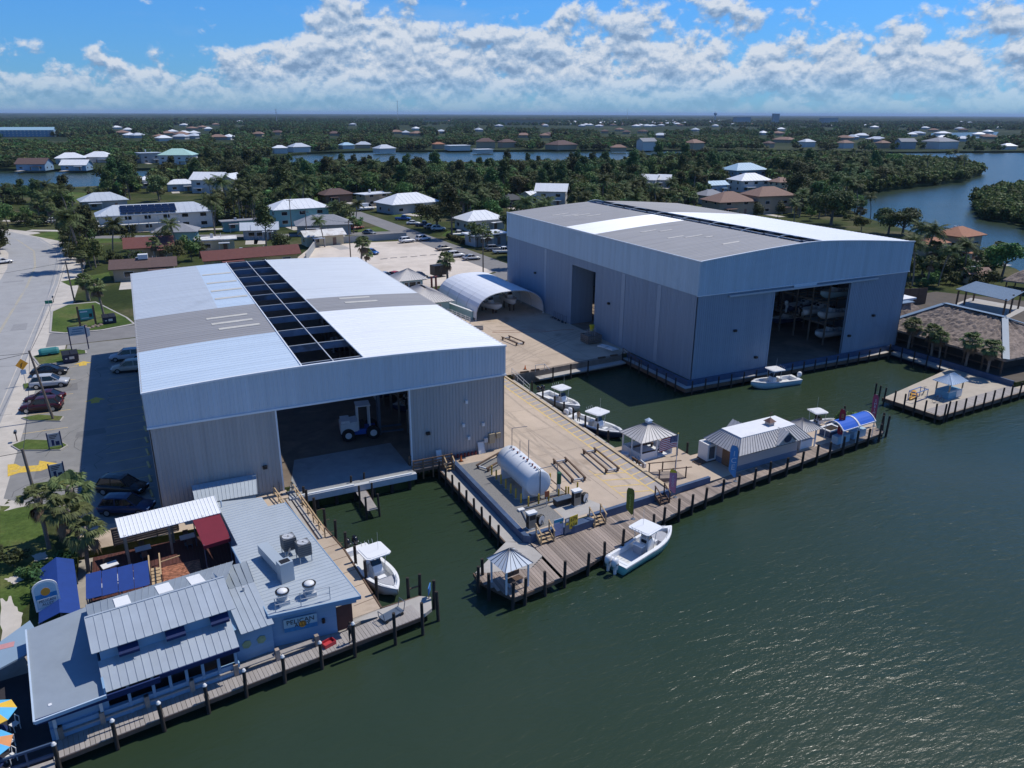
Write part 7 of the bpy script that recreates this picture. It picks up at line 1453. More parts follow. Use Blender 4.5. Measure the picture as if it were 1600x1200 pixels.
# ================================================================== HOUSES
def hcol(n,c,rough=.7): return mat('house_'+n,c,rough,.08,.8)
RC={'white':metal('house_white_roof',(.74,.76,.77),.4,.06,sc=.5),'silver':metal('house_silver_roof',(.50,.54,.58),.4,.08,sc=.5),'grey':mat('house_grey_shingle',(.25,.26,.28),.85,.18,2.0),'brown':mat('house_brown_shingle',(.115,.075,.067),.9,.2,2.0),'red':mat('house_red_roof',(.155,.058,.05),.85,.15,1.5),'tile':mat('house_clay_tile',(.235,.15,.115),.85,.22,2.0),'dark':mat('house_dark_roof',(.06,.065,.07),.8,.2,1),'ltblue':metal('house_pale_blue_roof',(.36,.52,.62),.4,.06,sc=.5),'green':metal('house_mint_roof',(.40,.60,.52),.4,.06,sc=.5),'patch':mat('house_patchy_white_roof',(.66,.65,.62),.7,.15,1,stain=(.35,.5,(.36,.31,.27),.8)),'orange':mat('house_orange_tile',(.33,.155,.09),.85,.2,2.0)}
WC={'white':hcol('white_wall',(.56,.56,.54)),'tan':hcol('tan_wall',(.38,.31,.22)),'cream':hcol('cream_wall',(.55,.49,.34)),'grey':hcol('grey_wall',(.34,.36,.37)),'teal':hcol('teal_wall',(.22,.42,.42)),'blue':hcol('blue_wall',(.22,.34,.46)),'yellow':hcol('yellow_wall',(.52,.43,.20)),'dark':hcol('dark_screen_wall',(.05,.055,.06)),'brown':hcol('brown_wall',(.22,.14,.10))}
FWD=Vector((CF.x,CF.y,0)).normalized()
HOUSE_PX=[]; HOUSES=[]
def house(xl,xr,yb,h,rt,rc,wc,label,rz=0,asp=.65,fill=.84,name='house',detail=True,group=None,rh=None,cat='house'):
    xc=(xl+xr)/2; p=at(xc,yb); c=(p-Vector((0,0,CAMH))).dot(CF); w_=(xr-xl)*c/F*fill; d=w_*asp; p=p+FWD*d*.5
    t=thing(name,label,cat,(p.x,p.y,0),R_(rz),group); HOUSE_PX.append((xl-3,xr+3,yb-2,yb+max(6,9000/max(200,c)*.9))); HOUSES.append((p.x,p.y,label))
    W2,D2=w_/2,d/2; mb=MB(); mb.box(-W2,-D2,-.3,W2,D2,h)
    oh=.8; rh=rh or min(4.2,d*.27)
    if rt=='gable':
        mb.add([(-W2,-D2,h),(-W2,D2,h),(-W2,0,h+rh*.96),(W2,-D2,h),(W2,D2,h),(W2,0,h+rh*.96)],[(0,2,1),(3,4,5)])
    mb.build('wall',WC[wc],t)
    r=MB(); m_=RC[rc]
    if rt=='flat': r.box(-W2-oh,-D2-oh,h,W2+oh,D2+oh,h+.3)
    elif rt=='gable':
        for s_ in (-1,1): r.slab([(-W2-oh,s_*(D2+oh),h-oh*rh/D2*.5),(W2+oh,s_*(D2+oh),h-oh*rh/D2*.5),(W2+oh,0,h+rh),(-W2-oh,0,h+rh)],.14)
    else:
        a=max(.2,W2-D2*.95); q=[(-W2-oh,-D2-oh,h),(W2+oh,-D2-oh,h),(W2+oh,D2+oh,h),(-W2-oh,D2+oh,h)]; e=[(-a,0,h+rh),(a,0,h+rh)]
        r.add(q+e,[(0,1,5,4),(1,2,5),(2,3,4,5),(3,0,4),(3,2,1,0)]); 
        r.box(-W2-oh,-D2-oh,h-.18,W2+oh,D2+oh,h-.01)
    ro=r.build('roof',m_,t)
    if detail:
        if rc in ('white','silver','ltblue','green') and rt!='flat':
            s=MB(); n=max(4,int(w_/1.6))
            for k in range(n+1):
                x=-W2-oh+(2*W2+2*oh)*k/n
                for s_ in (-1,1):
                    if rt=='gable': a0,b0=(x,s_*(D2+oh),h-oh*rh/D2*.5+.02),(x,0,h+rh+.02)
                    else:
                        aa=max(.2,W2-D2*.95); f=max(0,min(1,(W2+oh-abs(x))/max(.01,W2+oh-aa))); b0=(x,s_*(D2+oh)*(1-f),h+rh*f+.02); a0=(x,s_*(D2+oh),h+.02)
                    if (Vector(a0)-Vector(b0)).length>.3: s.bar(a0,b0,.12,.07)
            s.build('seam',m_,ro)
        k=max(2,int(w_/5.2)); st=1 if h<4.4 else 2
        for fl_ in range(st):
            for j in range(k):
                x=-W2+(2*W2)*(j+.5)/k; z0=.9+fl_*2.7; ww=min(1.0,w_/k*.3)
                if fl_==0 and j==k//2: dd=MB().box(x-.5,-D2-.05,.05,x+.5,-D2-.005,2.1).build('door',WC['brown'],t); MB().box(x+.3,-D2-.09,1.0,x+.38,-D2-.05,1.1).build('handle',GALV,dd); continue
                w1=MB().box(x-ww,-D2-.05,z0,x+ww,-D2-.005,z0+1.25).build('window',WC['white'],t); MB().box(x-ww+.1,-D2-.07,z0+.1,x+ww-.1,-D2-.045,z0+1.15).build('pane',GLASS,w1)
            if fl_==0 and w_<40:
                sx=1 if int(abs(p.x)*7)%2 else -1; pw_=min(5,w_*.3); x0=sx*W2*.45
                pr_=MB().box(x0-pw_/2,-D2-2.6,2.35,x0+pw_/2,-D2-.06,2.5).build('porch_roof',m_ if rc!='patch' else RC['silver'],t)
                for q_ in (-1,1): MB().box(x0+q_*(pw_/2-.15)-.07,-D2-2.5,0,x0+q_*(pw_/2-.15)+.07,-D2-2.36,2.35).build('porch_post',WC['white'],t)
                struct(MB().prism([tuple((Matrix.Rotation(R_(rz),2)@Vector(v_))+p.xy) for v_ in ((-sx*W2*.5-1.6,-D2-9),(-sx*W2*.5+1.6,-D2-9),(-sx*W2*.5+1.8,-D2-.1),(-sx*W2*.5-1.8,-D2-.1))],.024,.024).build('driveway',SHELL if sx>0 else CONC2))
                MB().cyl((W2*.3,D2*.35,h),(W2*.3,D2*.35,h+rh*.75+.5),.09,6).build('roof_vent',GALV,t); MB().box(-W2*.2-.35,D2*.2-.3,h,-W2*.2+.35,D2*.2+.3,h+rh*.85+.3).build('roof_box',GALV,t)
            for y in ((-.25,.25) if d>7 else (0,)):
                for sx in (-1,1): w1=MB().box(min(sx*W2,sx*(W2+.05))+.001*sx,y*d-.7,.9+fl_*2.7,max(sx*W2,sx*(W2+.05))+.001*sx,y*d+.7,2.15+fl_*2.7).build('window',WC['white'],t); MB().box(min(sx*(W2+.04),sx*(W2+.07)),y*d-.6,1.0+fl_*2.7,max(sx*(W2+.04),sx*(W2+.07)),y*d+.6,2.05+fl_*2.7).build('pane',GLASS,w1)
    return t
sol=house(141,330,360,5.2,'hip','silver','white','long two-storey white house with solar panels on its silver hip roof',3,.30,.86)
for i in range(8):
    for j in range(3):
        x=-10.0+i*2.0; mb=MB(); e=-6.9; hz_=lambda y:5.2+ (min(3.2,100)*0+2.9)*(y-e)/6.9; y0=-5.6+j*1.5; mb.slab([(x,y0,hz_(y0)+.12),(x+1.9,y0,hz_(y0)+.12),(x+1.9,y0+1.42,hz_(y0+1.42)+.12),(x,y0+1.42,hz_(y0+1.42)+.12)],.06); mb.build('solar_panel',mat('solar_glass',(.008,.012,.03),.12,.1,1,spec=.6),sol)
MB().box(-17,-8.6,2.5,6,-6.6,2.7).build('balcony',WC['white'],sol)
mb=MB()
for k in range(9): mb.box(-17+k*2.8,-8.6,0,-16.8+k*2.8,-8.4,5.2)
mb.build('balcony_post',WC['white'],sol)
H=house
H(115,190,327,3.2,'hip','silver','grey','grey house with low silver roof behind the hedge',8); H(235,305,380,3.2,'hip','grey','teal','single-storey teal house with grey shingle hip roof',-12); H(188,264,405,3.2,'gable','red','tan','tan house with reddish brown gable roof',-2,.7); b5_=H(165,268,438,3.0,'gable','brown','tan','tan house with dark brown low roof and a white rooftop unit',-4,.6,.84,rh=1.3)
MB().box(-1,-1,4.2,1,.6,5.2).build('rooftop_unit',WPL,b5_)
H(302,366,393,3.0,'flat','patch','cream','cream house with flat patched white roof near the motel',-6,.5); H(318,464,420,3.2,'gable','red','yellow','long yellow motel block with dark red roof',4,.16,.95,rh=1.6); H(373,432,374,3.0,'gable','silver','grey','small house with blue grey gable roof',-10); H(343,402,361,3.0,'flat','grey','teal','low teal outbuilding behind the hedge',4,.3)
H(411,511,353,5.6,'hip','white','teal','two-storey teal house with white hip roof',6,.55); H(453,548,368,3.2,'hip','grey','grey','grey house with blue grey shingle roof',-8,.6); H(466,536,384,3.0,'gable','patch','cream','cream house with patchy white low roof at the lot wall',5,.5,rh=1.2); H(393,432,374,3.0,'gable','silver','grey','small grey roofed cottage left of the grey house',-10)
H(494,548,317,3.4,'hip','brown','brown','brown roofed house behind dark shrubs',10); g15=H(552,612,322,4.6,'flat','white','tan','tall tan garage with two brown doors and flat pale roof',20,.5,.8)
H(584,684,333,3.6,'hip','white','grey','grey walled house with bright white hip roof',14,.6,.84); H(710,787,360,3.3,'hip','white','white','white house with white hip roof beside the tall shed',6,.7); H(724,793,384,3.0,'flat','white','grey','single-storey house with flat white roof beside the tall shed',8,.55)
H(836,890,322,6.0,'gable','white','white','two-storey white house with white metal gables',-35,.8); H(815,850,318,3.4,'gable','white','white','white garage wing with white metal roof',20,.7); H(779,818,324,3.0,'hip','dark','dark','dark screened pool cage beside the white house',0,.8)
H(1003,1031,293,4,'gable','white','white','white gabled cottage half hidden by trees, street side',-50,1.1); H(1029,1056,293,4,'gable','white','white','white gabled cottage half hidden by trees, far from the street',-50,1.1)
H(1130,1202,283,6,'hip','ltblue','blue','two-storey blue house with pale blue metal roof',0,.6); H(1100,1138,302,4,'gable','ltblue','blue','blue garage with pale blue metal roof',0,.6); H(1143,1206,300,5.4,'hip','white','white','white house with stepped white hip roof',-8,.7); H(1090,1133,319,3.6,'hip','grey','white','grey shingle roofed house beside the tile mansion',0,.8)
H(1105,1180,336,4.8,'hip','tile','tan','brown tiled wing of the large mansion, street side',-6,.8); H(1165,1242,334,6.6,'hip','tile','tan','brown tiled main block of the large mansion, water side',-6,.7); H(1205,1240,302,5.2,'hip','tile','cream','cream villa with small tiled roof near the water',0,.8)
H(297,352,302,6.2,'gable','white','white','large white house with bright metal gables, main block',-30,.8); H(335,382,300,6.0,'gable','white','white','large white house with bright metal gables, porch wing',55,.7); H(213,246,294,4,'hip','white','white','white hip roofed house beside the canal trees',10,.7); H(255,302,299,3.4,'hip','white','blue','blue cottage with white hip roof among shrubs',0,.6)
H(1428,1478,416,5.6,'hip','orange','tan','tan villa wing with orange tile roof behind the palms',4,.8); H(1470,1535,408,6.4,'hip','orange','tan','tan waterfront villa with orange tile roof and balcony',4,.8); H(1508,1545,444,2.6,'gable','tile','cream','small cream cottage with tan gable below the villa',-20,.7)
# across the canal
FARH=[(22,72,266,4,'gable','brown','blue','dark gabled house on the far canal bank'),(80,128,256,4,'hip','white','white','broad white roofed house on the far canal bank'),(126,174,254,4,'hip','white','white','second broad white roofed house on the far canal bank'),(92,136,266,3.4,'gable','white','blue','blue boathouse with white roof on the canal'),(211,247,255,7,'flat','silver','grey','pale grey two-storey block across the canal'),(244,302,257,6.5,'hip','green','white','white house with mint green roof across the canal'),(424,448,240,5,'hip','white','white','white hip roofed house at the canal corner'),(448,482,238,5,'hip','silver','white','silver roofed house at the canal corner'),(528,552,233,4,'hip','ltblue','white','pale blue roofed house on the far bank'),(553,580,232,4,'hip','silver','tan','silver roofed house on the far bank'),(582,616,238,3.6,'hip','silver','white','long low silver roofed house on the far bank'),(675,694,233,5,'hip','orange','tan','orange roofed villa on the far bank'),(694,734,235,4.5,'flat','white','white','white modern house on the far bank'),(742,775,232,7,'hip','brown','tan','large tan mansion on the far bank'),(778,806,231,6,'hip','brown','tan','second tan mansion on the far bank'),(738,770,238,2.5,'flat','white','white','white boathouse roof on the far bank'),(853,902,234,5,'hip','brown','tan','wide brown roofed house on the far bank'),(954,980,236,3.5,'hip','tile','tan','low tiled house on the far bank'),(996,1026,235,9,'gable','grey','white','tall white house with grey roof on the far bank'),(1070,1102,234,7,'hip','tile','tan','large red brown roofed house on the far bank'),(1403,1432,233,8,'gable','grey','grey','grey gabled house across the bay'),(1449,1502,233,8,'hip','grey','white','large white house across the bay'),(1566,1590,234,4,'hip','white','white','white roofed boathouse across the bay'),(1310,1335,232,6,'hip','tile','white','white villa with tile roof across the bay'),(1370,1392,232,6,'hip','tile','tan','tan villa with tile roof across the bay'),(1250,1275,230,6,'hip','silver','white','silver roofed house across the bay'),(1192,1212,231,5,'hip','brown','tan','brown roofed house across the bay')]
for a in FARH: house(*a[:7],a[7],rnd.choice((-20,0,15)),.7,.85,detail=a[2]>250)
ht=house(0,80,214,10,'gable','white','ltb' if 'ltb' in WC else 'blue','long light blue three-storey hotel far across the canal',-8,.2,.95,detail=False,name='hotel',cat='hotel')
ht.children[0].data.materials[0]=hcol('hotel_blue',(.26,.42,.52))
for fl_ in range(3):
    for k in range(14): MB().box(-34+k*5.2,-8.3,1.0+fl_*3.2,-32.2+k*5.2,-8.0,2.8+fl_*3.2).build('window',WC['white'],ht)
# water tower and radio masts on the horizon
def mast(px_,py_,h,label,tower=False):
    p=at(px_,py_); t=thing('water_tower' if tower else 'radio_mast',label,'water tower' if tower else 'mast',(p.x,p.y,0)); 
    if tower:
        MB().cyl((0,0,0),(0,0,h*.7),2.2,10).build('column',WC['blue'],t); mb=MB(); mb.lathe((0,0,h*.65),[(2,0),(9,6),(10,12),(7,17),(1,20)],14); mb.build('bowl',WC['blue'],t)
    else:
        mb=MB(); mb.cyl((0,0,0),(0,0,h),1.0,5,r1=.7); mb.build('lattice',GALV,t)
        for k in range(3): MB().box(-2.2,-1,h*(.55+.2*k),2.2,1,h*(.55+.2*k)+1.2).build('antenna',GALV,t)
mast(433,194,48,'tall cell tower rising over the far trees'); mast(622,190,90,'slim radio mast on the horizon'); mast(980,188,70,'thin mast on the horizon beyond white houses'); mast(1117,189,45,'dark mushroom water tower on the horizon',True)
for k,(x0,x1,yb,h,c) in enumerate(((778,860,195,18,'tile'),(1145,1175,193,26,'white'),(1205,1218,193,40,'white'),(1280,1312,193,24,'white'),(660,700,193,14,'tile'))): house(x0,x1,yb,h,'flat',c,'tan' if c=='tile' else 'grey',('row of terracotta apartment blocks far beyond the trees','pale apartment slab on the horizon','pale apartment tower on the horizon','broad apartment block on the horizon beside the tower','low terracotta apartment row on the horizon')[k],0,.3,.95,name='apartment_block',detail=False,cat='building')
# scattered far roofs
far_protos=[]
for rc,wc,nm in (('white','white','white'),('silver','grey','silver'),('tile','tan','tiled'),('brown','tan','brown')):
    t=house(700,716,214,4,'hip',rc,wc,'small far house with %s roof among the trees'%nm,0,.75,1.0,detail=False,group='far houses with %s roofs'%nm); far_protos.append(t); HOUSE_PX.pop()
spots=[]
for k in range(150):
    r_=rnd.random()
    if r_<.4: x=rnd.gauss(1000,70); y=rnd.uniform(189,199)
    elif r_<.6: x=rnd.uniform(170,380); y=rnd.uniform(190,222)
    elif r_<.8: x=rnd.uniform(1180,1590); y=rnd.uniform(190,224)
    else: x=rnd.uniform(380,1100); y=rnd.uniform(190,222)
    spots.append((x,y))
used=set()
for x,y in spots:
    i=rnd.choice((0,0,0,1,1,2,2,3)); p=at(x,y,0); 
    if p.length>5200: p=p*(5200/p.length)
    t=far_protos[i]; sc=rnd.uniform(.9,1.5)
    if i in used: t=copy_tree(t)
    used.add(i); t.location=(p.x,p.y,0); t.rotation_euler=(0,0,rnd.uniform(0,3.1)); t.scale=(sc,sc,1)
    HOUSE_PX.append((x-9,x+9,y-1,y+8))
# ---- boundary walls of the neighbourhood
wl=thing('lot_wall','grey block wall along the back of the sandy lot','wall',(0,0,0)); mb=MB(); mb.bar((45.5,219,.9),(72,219.5,.9),.2,1.8); mb.bar((45.5,219,.9),(37.5,195,.9),.2,1.8); mb.build('panel',WC['grey'],wl); mb=MB(); mb.bar((45.5,219,1.85),(72,219.5,1.85),.34,.12); mb.bar((45.5,219,1.85),(37.5,195,1.85),.34,.12); mb.build('cap',CONC2,wl)
for k in range(9):
    x=56+k*2.7; t=thing('parking_stop','small grey kerb stop in the sandy lot','kerb stop',(x,190+rnd.uniform(-.4,.4),.01),0,'kerb stops in the sandy lot'); MB().box(-.9,-.1,0,.9,.1,.13).build('block',CONC2,t); MB().box(-.6,-.03,.13,-.55,.03,.14).build('pin',STEEL,t)
# ---- thatched restaurant on the right
th=thing('thatched_restaurant','large thatched restaurant with blue metal ridges on the right basin side','restaurant',(0,0,0))
THM=mat('weathered_thatch',(.25,.20,.165),.98,.45,2.2,1.0,9,stain=(.9,.55,(.075,.06,.05),.85),stretch=(.5,1.6,1)); TRB=metal('ridge_blue_metal',(.18,.245,.31),.45,.10,sc=.8)
E0=[(108.2,62.6),(127,62.6),(127,84),(108.2,84)]; Rg=[(117.4,69.5),(117.4,79.5)]; ze,zt=2.4,5.9
def thatch(q,n1=16,n2=9):
    a,b,c,d=[Vector(p) for p in q]; mb=MB(); vs=[]; r2=random.Random(3)
    for j in range(n2+1):
        for i in range(n1+1):
            u,v=i/n1,j/n2; p=a.lerp(b,u).lerp(d.lerp(c,u),v); p.z+=r2.uniform(-.16,.16)*(0<j); vs.append(p)
    fs=[(j*(n1+1)+i,j*(n1+1)+i+1,(j+1)*(n1+1)+i+1,(j+1)*(n1+1)+i) for j in range(n2) for i in range(n1)]; mb.add(vs,fs)
    vs2=[p-Vector((0,0,.3)) for p in vs[:n1+1]]; mb.add(vs[:n1+1]+vs2,[(i,n1+1+i,n1+2+i,i+1) for i in range(n1)]); return mb
P3=lambda p,z:(p[0],p[1],z)
thatch([P3(E0[3],ze),P3(E0[0],ze),P3(Rg[0],zt),P3(Rg[1],zt)],44,22).build('thatch',THM,th); thatch([P3(E0[0],ze),P3(E0[1],ze),P3(Rg[0],zt),P3(Rg[0],zt-.02)]).build('thatch',THM,th); thatch([P3(E0[1],ze),P3(E0[2],ze),P3(Rg[1],zt),P3(Rg[0],zt)],20,8).build('thatch',THM,th); thatch([P3(E0[2],ze),P3(E0[3],ze),P3(Rg[1],zt-.02),P3(Rg[1],zt)]).build('thatch',THM,th)
for a,b in ((P3(E0[0],ze+.15),P3(Rg[0],zt+.15)),(P3(E0[3],ze+.15),P3(Rg[1],zt+.15)),(P3(Rg[0],zt+.2),P3(Rg[1],zt+.2)),(P3(E0[1],ze+.15),P3(Rg[0],zt+.15)),(P3(E0[2],ze+.15),P3(Rg[1],zt+.15))): MB().bar(a,b,.85,.08).build('ridge_flashing',TRB,th)
mb=MB(); seamroof(mb,[(117.6,70,5.95),(117.6,79,5.95),(122,79,4.6),(122,70,4.6)],12); mb.build('ridge_metal',TRB,th)
MB().box(110.5,64.8,0,125.5,82.5,2.6).build('wall',mat('dark_tiki_wall',(.05,.04,.035),.9,.2,1),th)
for k in range(8): MB().cyl((108.6,63.2+k*2.9,0),(108.6,63.2+k*2.9,2.5),.14,8).build('post',WOODD,th)
MB().box(108.4,63,.9,108.5,83.5,1.0).build('rail',WOODD,th)
t2=thing('thatched_annex','smaller thatched roof behind the restaurant beside the tall shed','restaurant',(0,0,0)); thatch([(108.6,90.5,2.4),(108.6,84.3,2.4),(113,86,4.8),(113,89,4.8)],12,6).build('thatch',THM,t2); thatch([(108.6,84.3,2.4),(121,84.3,2.4),(118,86,4.8),(113,86,4.8)],14,6).build('thatch',THM,t2); MB().bar((113,86,4.95),(118,86,4.95),1.3,.12).build('ridge_flashing',TRB,t2); MB().bar((108.6,84.3,2.6),(113,86,4.95),1.2,.12).build('ridge_flashing',TRB,t2); MB().box(110,85,0,122,91,2.4).build('wall',MATS['dark_tiki_wall'],t2); mb=MB(); mb.slab([(113,86,4.8),(118,86,4.8),(121,91,2.5),(113,91,2.5)],.1); mb.build('rear_roof',TRB,t2)
fr_=thing('flat_service_roof','white flat service roof with rooftop machinery behind the thatch','building',(0,0,0)); MB().box(113,91.5,0,126,103,3.4).build('wall',WC['white'],fr_); MB().box(112.6,91.2,3.4,126.4,103.4,3.7).build('roof',FLATW,fr_)
for k,(x,y,w_,h) in enumerate(((115,94,1.4,1.3),(118.5,96,2.0,.9),(122,93.5,1.6,1.2),(116.5,99,1.8,1.0))): o=MB().box(x-w_/2,y-.8,3.7,x+w_/2,y+.8,3.7+h).build('rooftop_unit',WPL if k%2 else GALV,fr_); MB().lathe((x,y,3.7+h),[(.4,0),(.4,.12),(.3,.14)],10).build('fan_cap',GALV,o)
hu=thing('thatched_hut','small open thatched hut by the bay beyond the pavilion','hut',(168,96,0),R_(20))
for a_,b_ in (((-5,-4),(5,-4)),((5,-4),(5,4)),((5,4),(-5,4)),((-5,4),(-5,-4))): thatch([(*a_,2.6),(*b_,2.6),(.3*(1 if b_[0]>0 else -1),0,5.2),(.3*(1 if a_[0]>0 else -1),0,5.2)],10,6).build('thatch',THM,hu)
for x in (-4.3,4.3):
    for y in (-3.3,3.3): MB().cyl((x,y,0),(x,y,2.7),.14,8).build('post',WOODD,hu)
pv=thing('open_pavilion','open pavilion with blue grey ribbed roof beyond the thatch','pavilion',(0,0,0)); mb=MB(); seamroof(mb,[(140.3,83.2,3.4),(151,86.8,3.4),(149.2,95.5,3.9),(138.8,92.4,3.9)],14); mb.build('roof',TRB,pv)
for x,y in ((140.6,83.7),(150.4,87.0),(148.8,95),(139.2,92),(145.4,85.4),(144,93.6)): MB().box(x-.12,y-.12,0,x+.12,y+.12,3.6).build('post',WOODD,pv)
MB().prism([(138,82),(153,86.5),(151,97),(136.5,93)],0,.05).build('floor',CONC2,pv)
bw2=thing('brown_lattice_wall','dark brown boundary fence behind the thatched restaurant','fence',(0,0,0))
for k in range(14): p=Vector((112,104.5,0)).lerp(Vector((138,97.5,0)),k/14); q=Vector((112,104.5,0)).lerp(Vector((138,97.5,0)),(k+.97)/14); MB().bar(p+Vector((0,0,1.6)),q+Vector((0,0,1.6)),.1,3.2).build('panel',WOODD,bw2)
# private docks on the bay
for k,(x,y,L_) in enumerate(((1430,284,14),(1485,278,14))):
    p=at(x,y,WZ); t=thing('private_dock','small grey dock off the mangrove shore '+('nearer the houses' if k==0 else 'nearer the point'),'dock',(p.x,p.y,0),R_(-25)); MB().box(-L_/2,-1,-.7,L_/2,1,-.5).build('deck',CONC2,t)
    for j in range(5): MB().cyl((-L_/2+j*L_/4,-1,-3),(-L_/2+j*L_/4,-1,.3),.15,6).build('piling',WOODN,t)
# ================================================================== VEGETATION
def leafmat(name,c,hv=.04,rv=.30):
    m=bpy.data.materials.new(name); m.use_nodes=True; t=m.node_tree; n=t.nodes; l=t.links; b=n['Principled BSDF']; b.inputs['Roughness'].default_value=.65; b.inputs['Specular IOR Level'].default_value=.25
    oi=n.new('ShaderNodeObjectInfo'); geo=n.new('ShaderNodeNewGeometry'); hs=n.new('ShaderNodeHueSaturation'); hs.inputs['Color'].default_value=(*c,1)
    mr=n.new('ShaderNodeMapRange'); mr.inputs[3].default_value=1-rv; mr.inputs[4].default_value=1+rv; l.new(oi.outputs['Random'],mr.inputs[0])
    m2=n.new('ShaderNodeMapRange'); m2.inputs[3].default_value=.55; m2.inputs[4].default_value=1.5; l.new(geo.outputs['Random Per Island'],m2.inputs[0])
    mm=n.new('ShaderNodeMath'); mm.operation='MULTIPLY'; l.new(mr.outputs[0],mm.inputs[0]); l.new(m2.outputs[0],mm.inputs[1]); l.new(mm.outputs[0],hs.inputs['Value'])
    m3=n.new('ShaderNodeMapRange'); m3.inputs[3].default_value=.5-hv; m3.inputs[4].default_value=.5+hv; l.new(oi.outputs['Random'],m3.inputs[0]); l.new(m3.outputs[0],hs.inputs['Hue']); l.new(hs.outputs[0],b.inputs['Base Color'])
    tr=n.new('ShaderNodeBsdfTranslucent'); l.new(hs.outputs[0],tr.inputs[0]); mx=n.new('ShaderNodeMixShader'); mx.inputs[0].default_value=.22; l.new(b.outputs[0],mx.inputs[1]); l.new(tr.outputs[0],mx.inputs[2]); l.new(mx.outputs[0],n['Material Output'].inputs[0])
    return m
LEAF=leafmat('broad_leaf',(.100,.140,.040),.07,.45); LEAF2=leafmat('olive_leaf',(.115,.132,.050),.05,.4); LEAFD=leafmat('dark_leaf',(.068,.102,.034),.06,.45); MANG=leafmat('mangrove_leaf',(.090,.122,.034),.02,.25); PALML=leafmat('palm_leaf',(.080,.108,.036),.03,.25); PALMB=leafmat('sabal_leaf',(.125,.155,.055),.02,.2); DEAD=mat('dead_frond',(.16,.11,.07),.9,.2,3)
BARK=mat('bark',(.16,.13,.105),.95,.3,2,.4,6,stretch=(2,2,.4)); PTRK=mat('palm_trunk',(.22,.185,.155),.95,.3,2.5,.5,8,stretch=(1,1,3))
def crown_mesh(name,seed,rx,rz,nl,leaf,mt,lobes=9,conical=0.0,base=None):
    r=random.Random(seed); mb=MB(); cs=[]
    for k in range(lobes):
        a=r.uniform(0,6.283); e=r.uniform(-.55,1.0); rr=r.uniform(.35,.72); f=1-conical*max(0,e)
        cs.append((Vector((rx*rr*math.cos(a)*f,rx*rr*math.sin(a)*f,rz*e*.62)),rx*r.uniform(.30,.52)*(1-conical*.4*max(0,e))))
    cs.append((Vector((0,0,0)),rx*.55))
    for k in range(nl):
        c,R0=cs[r.randrange(len(cs))]; d=Vector((r.gauss(0,1),r.gauss(0,1),r.gauss(0,1)+.25)).normalized(); p=c+Vector((d.x*R0,d.y*R0,d.z*R0*min(1.0,rz/rx*1.05)))*(r.random()**.33)
        nrm=(d*.9+Vector((r.gauss(0,.5),r.gauss(0,.5),r.gauss(0,.5)+.35))).normalized(); a=nrm.orthogonal().normalized(); a.rotate(Matrix.Rotation(r.uniform(0,6.28),3,nrm)); b=nrm.cross(a); s_=leaf*r.uniform(.6,1.35)
        mb.add([p-a*s_*.5,p+b*s_*.32,p+a*s_*.5,p-b*s_*.32],[(0,1,2,3)])
    o=mb.build(name,mt); me=o.data; bpy.data.objects.remove(o); return me
def trunk_mesh(h,r0,seed,nb=4,mt=None):
    r=random.Random(seed); mb=MB(); top=Vector((r.uniform(-.3,.3),r.uniform(-.3,.3),h)); mb.cyl((0,0,-.3),top*.55,r0,8,r1=r0*.75); mb.cyl(top*.55,top,r0*.75,8,r1=r0*.45)
    for k in range(nb): a=r.uniform(0,6.28); p=top*r.uniform(.55,.95); q=p+Vector((math.cos(a),math.sin(a),.9))*h*r.uniform(.35,.6); mb.cyl(p,q,r0*.4,6,r1=r0*.12)
    o=mb.build('trunk',mt or BARK); me=o.data; bpy.data.objects.remove(o); return me
# kind -> (label, category, [(crown mesh, trunk mesh, crown height)])
TREES={}
def kind(k,label,grp,vars_): TREES[k]=(label,grp,vars_)
kind('broad','round leafy green tree in the neighbourhood','broadleaf trees among the houses',[(crown_mesh('crown',s,4.0,3.2,1700,.62,m_),trunk_mesh(3.4,.26,s),4.9) for s,m_ in ((1,LEAF),(2,LEAF2),(3,LEAF),(4,LEAFD))])
kind('oak','wide dark spreading oak','spreading oaks',[(crown_mesh('crown',s,6.2,3.2,2800,.62,LEAFD,14),trunk_mesh(3.6,.42,s,6),5.2) for s in (11,12)])
kind('pine','tall dark feathery pine','tall pines',[(crown_mesh('crown',s,3.0,6.0,2000,.55,LEAFD,15,.65),trunk_mesh(6,.25,s),8.0) for s in (21,22)])
kind('shrub','low rounded green shrub','garden shrubs',[(crown_mesh('crown',s,1.7,1.3,700,.36,m_,6),trunk_mesh(.8,.08,s),1.15) for s,m_ in ((31,LEAF),(32,LEAF2))])
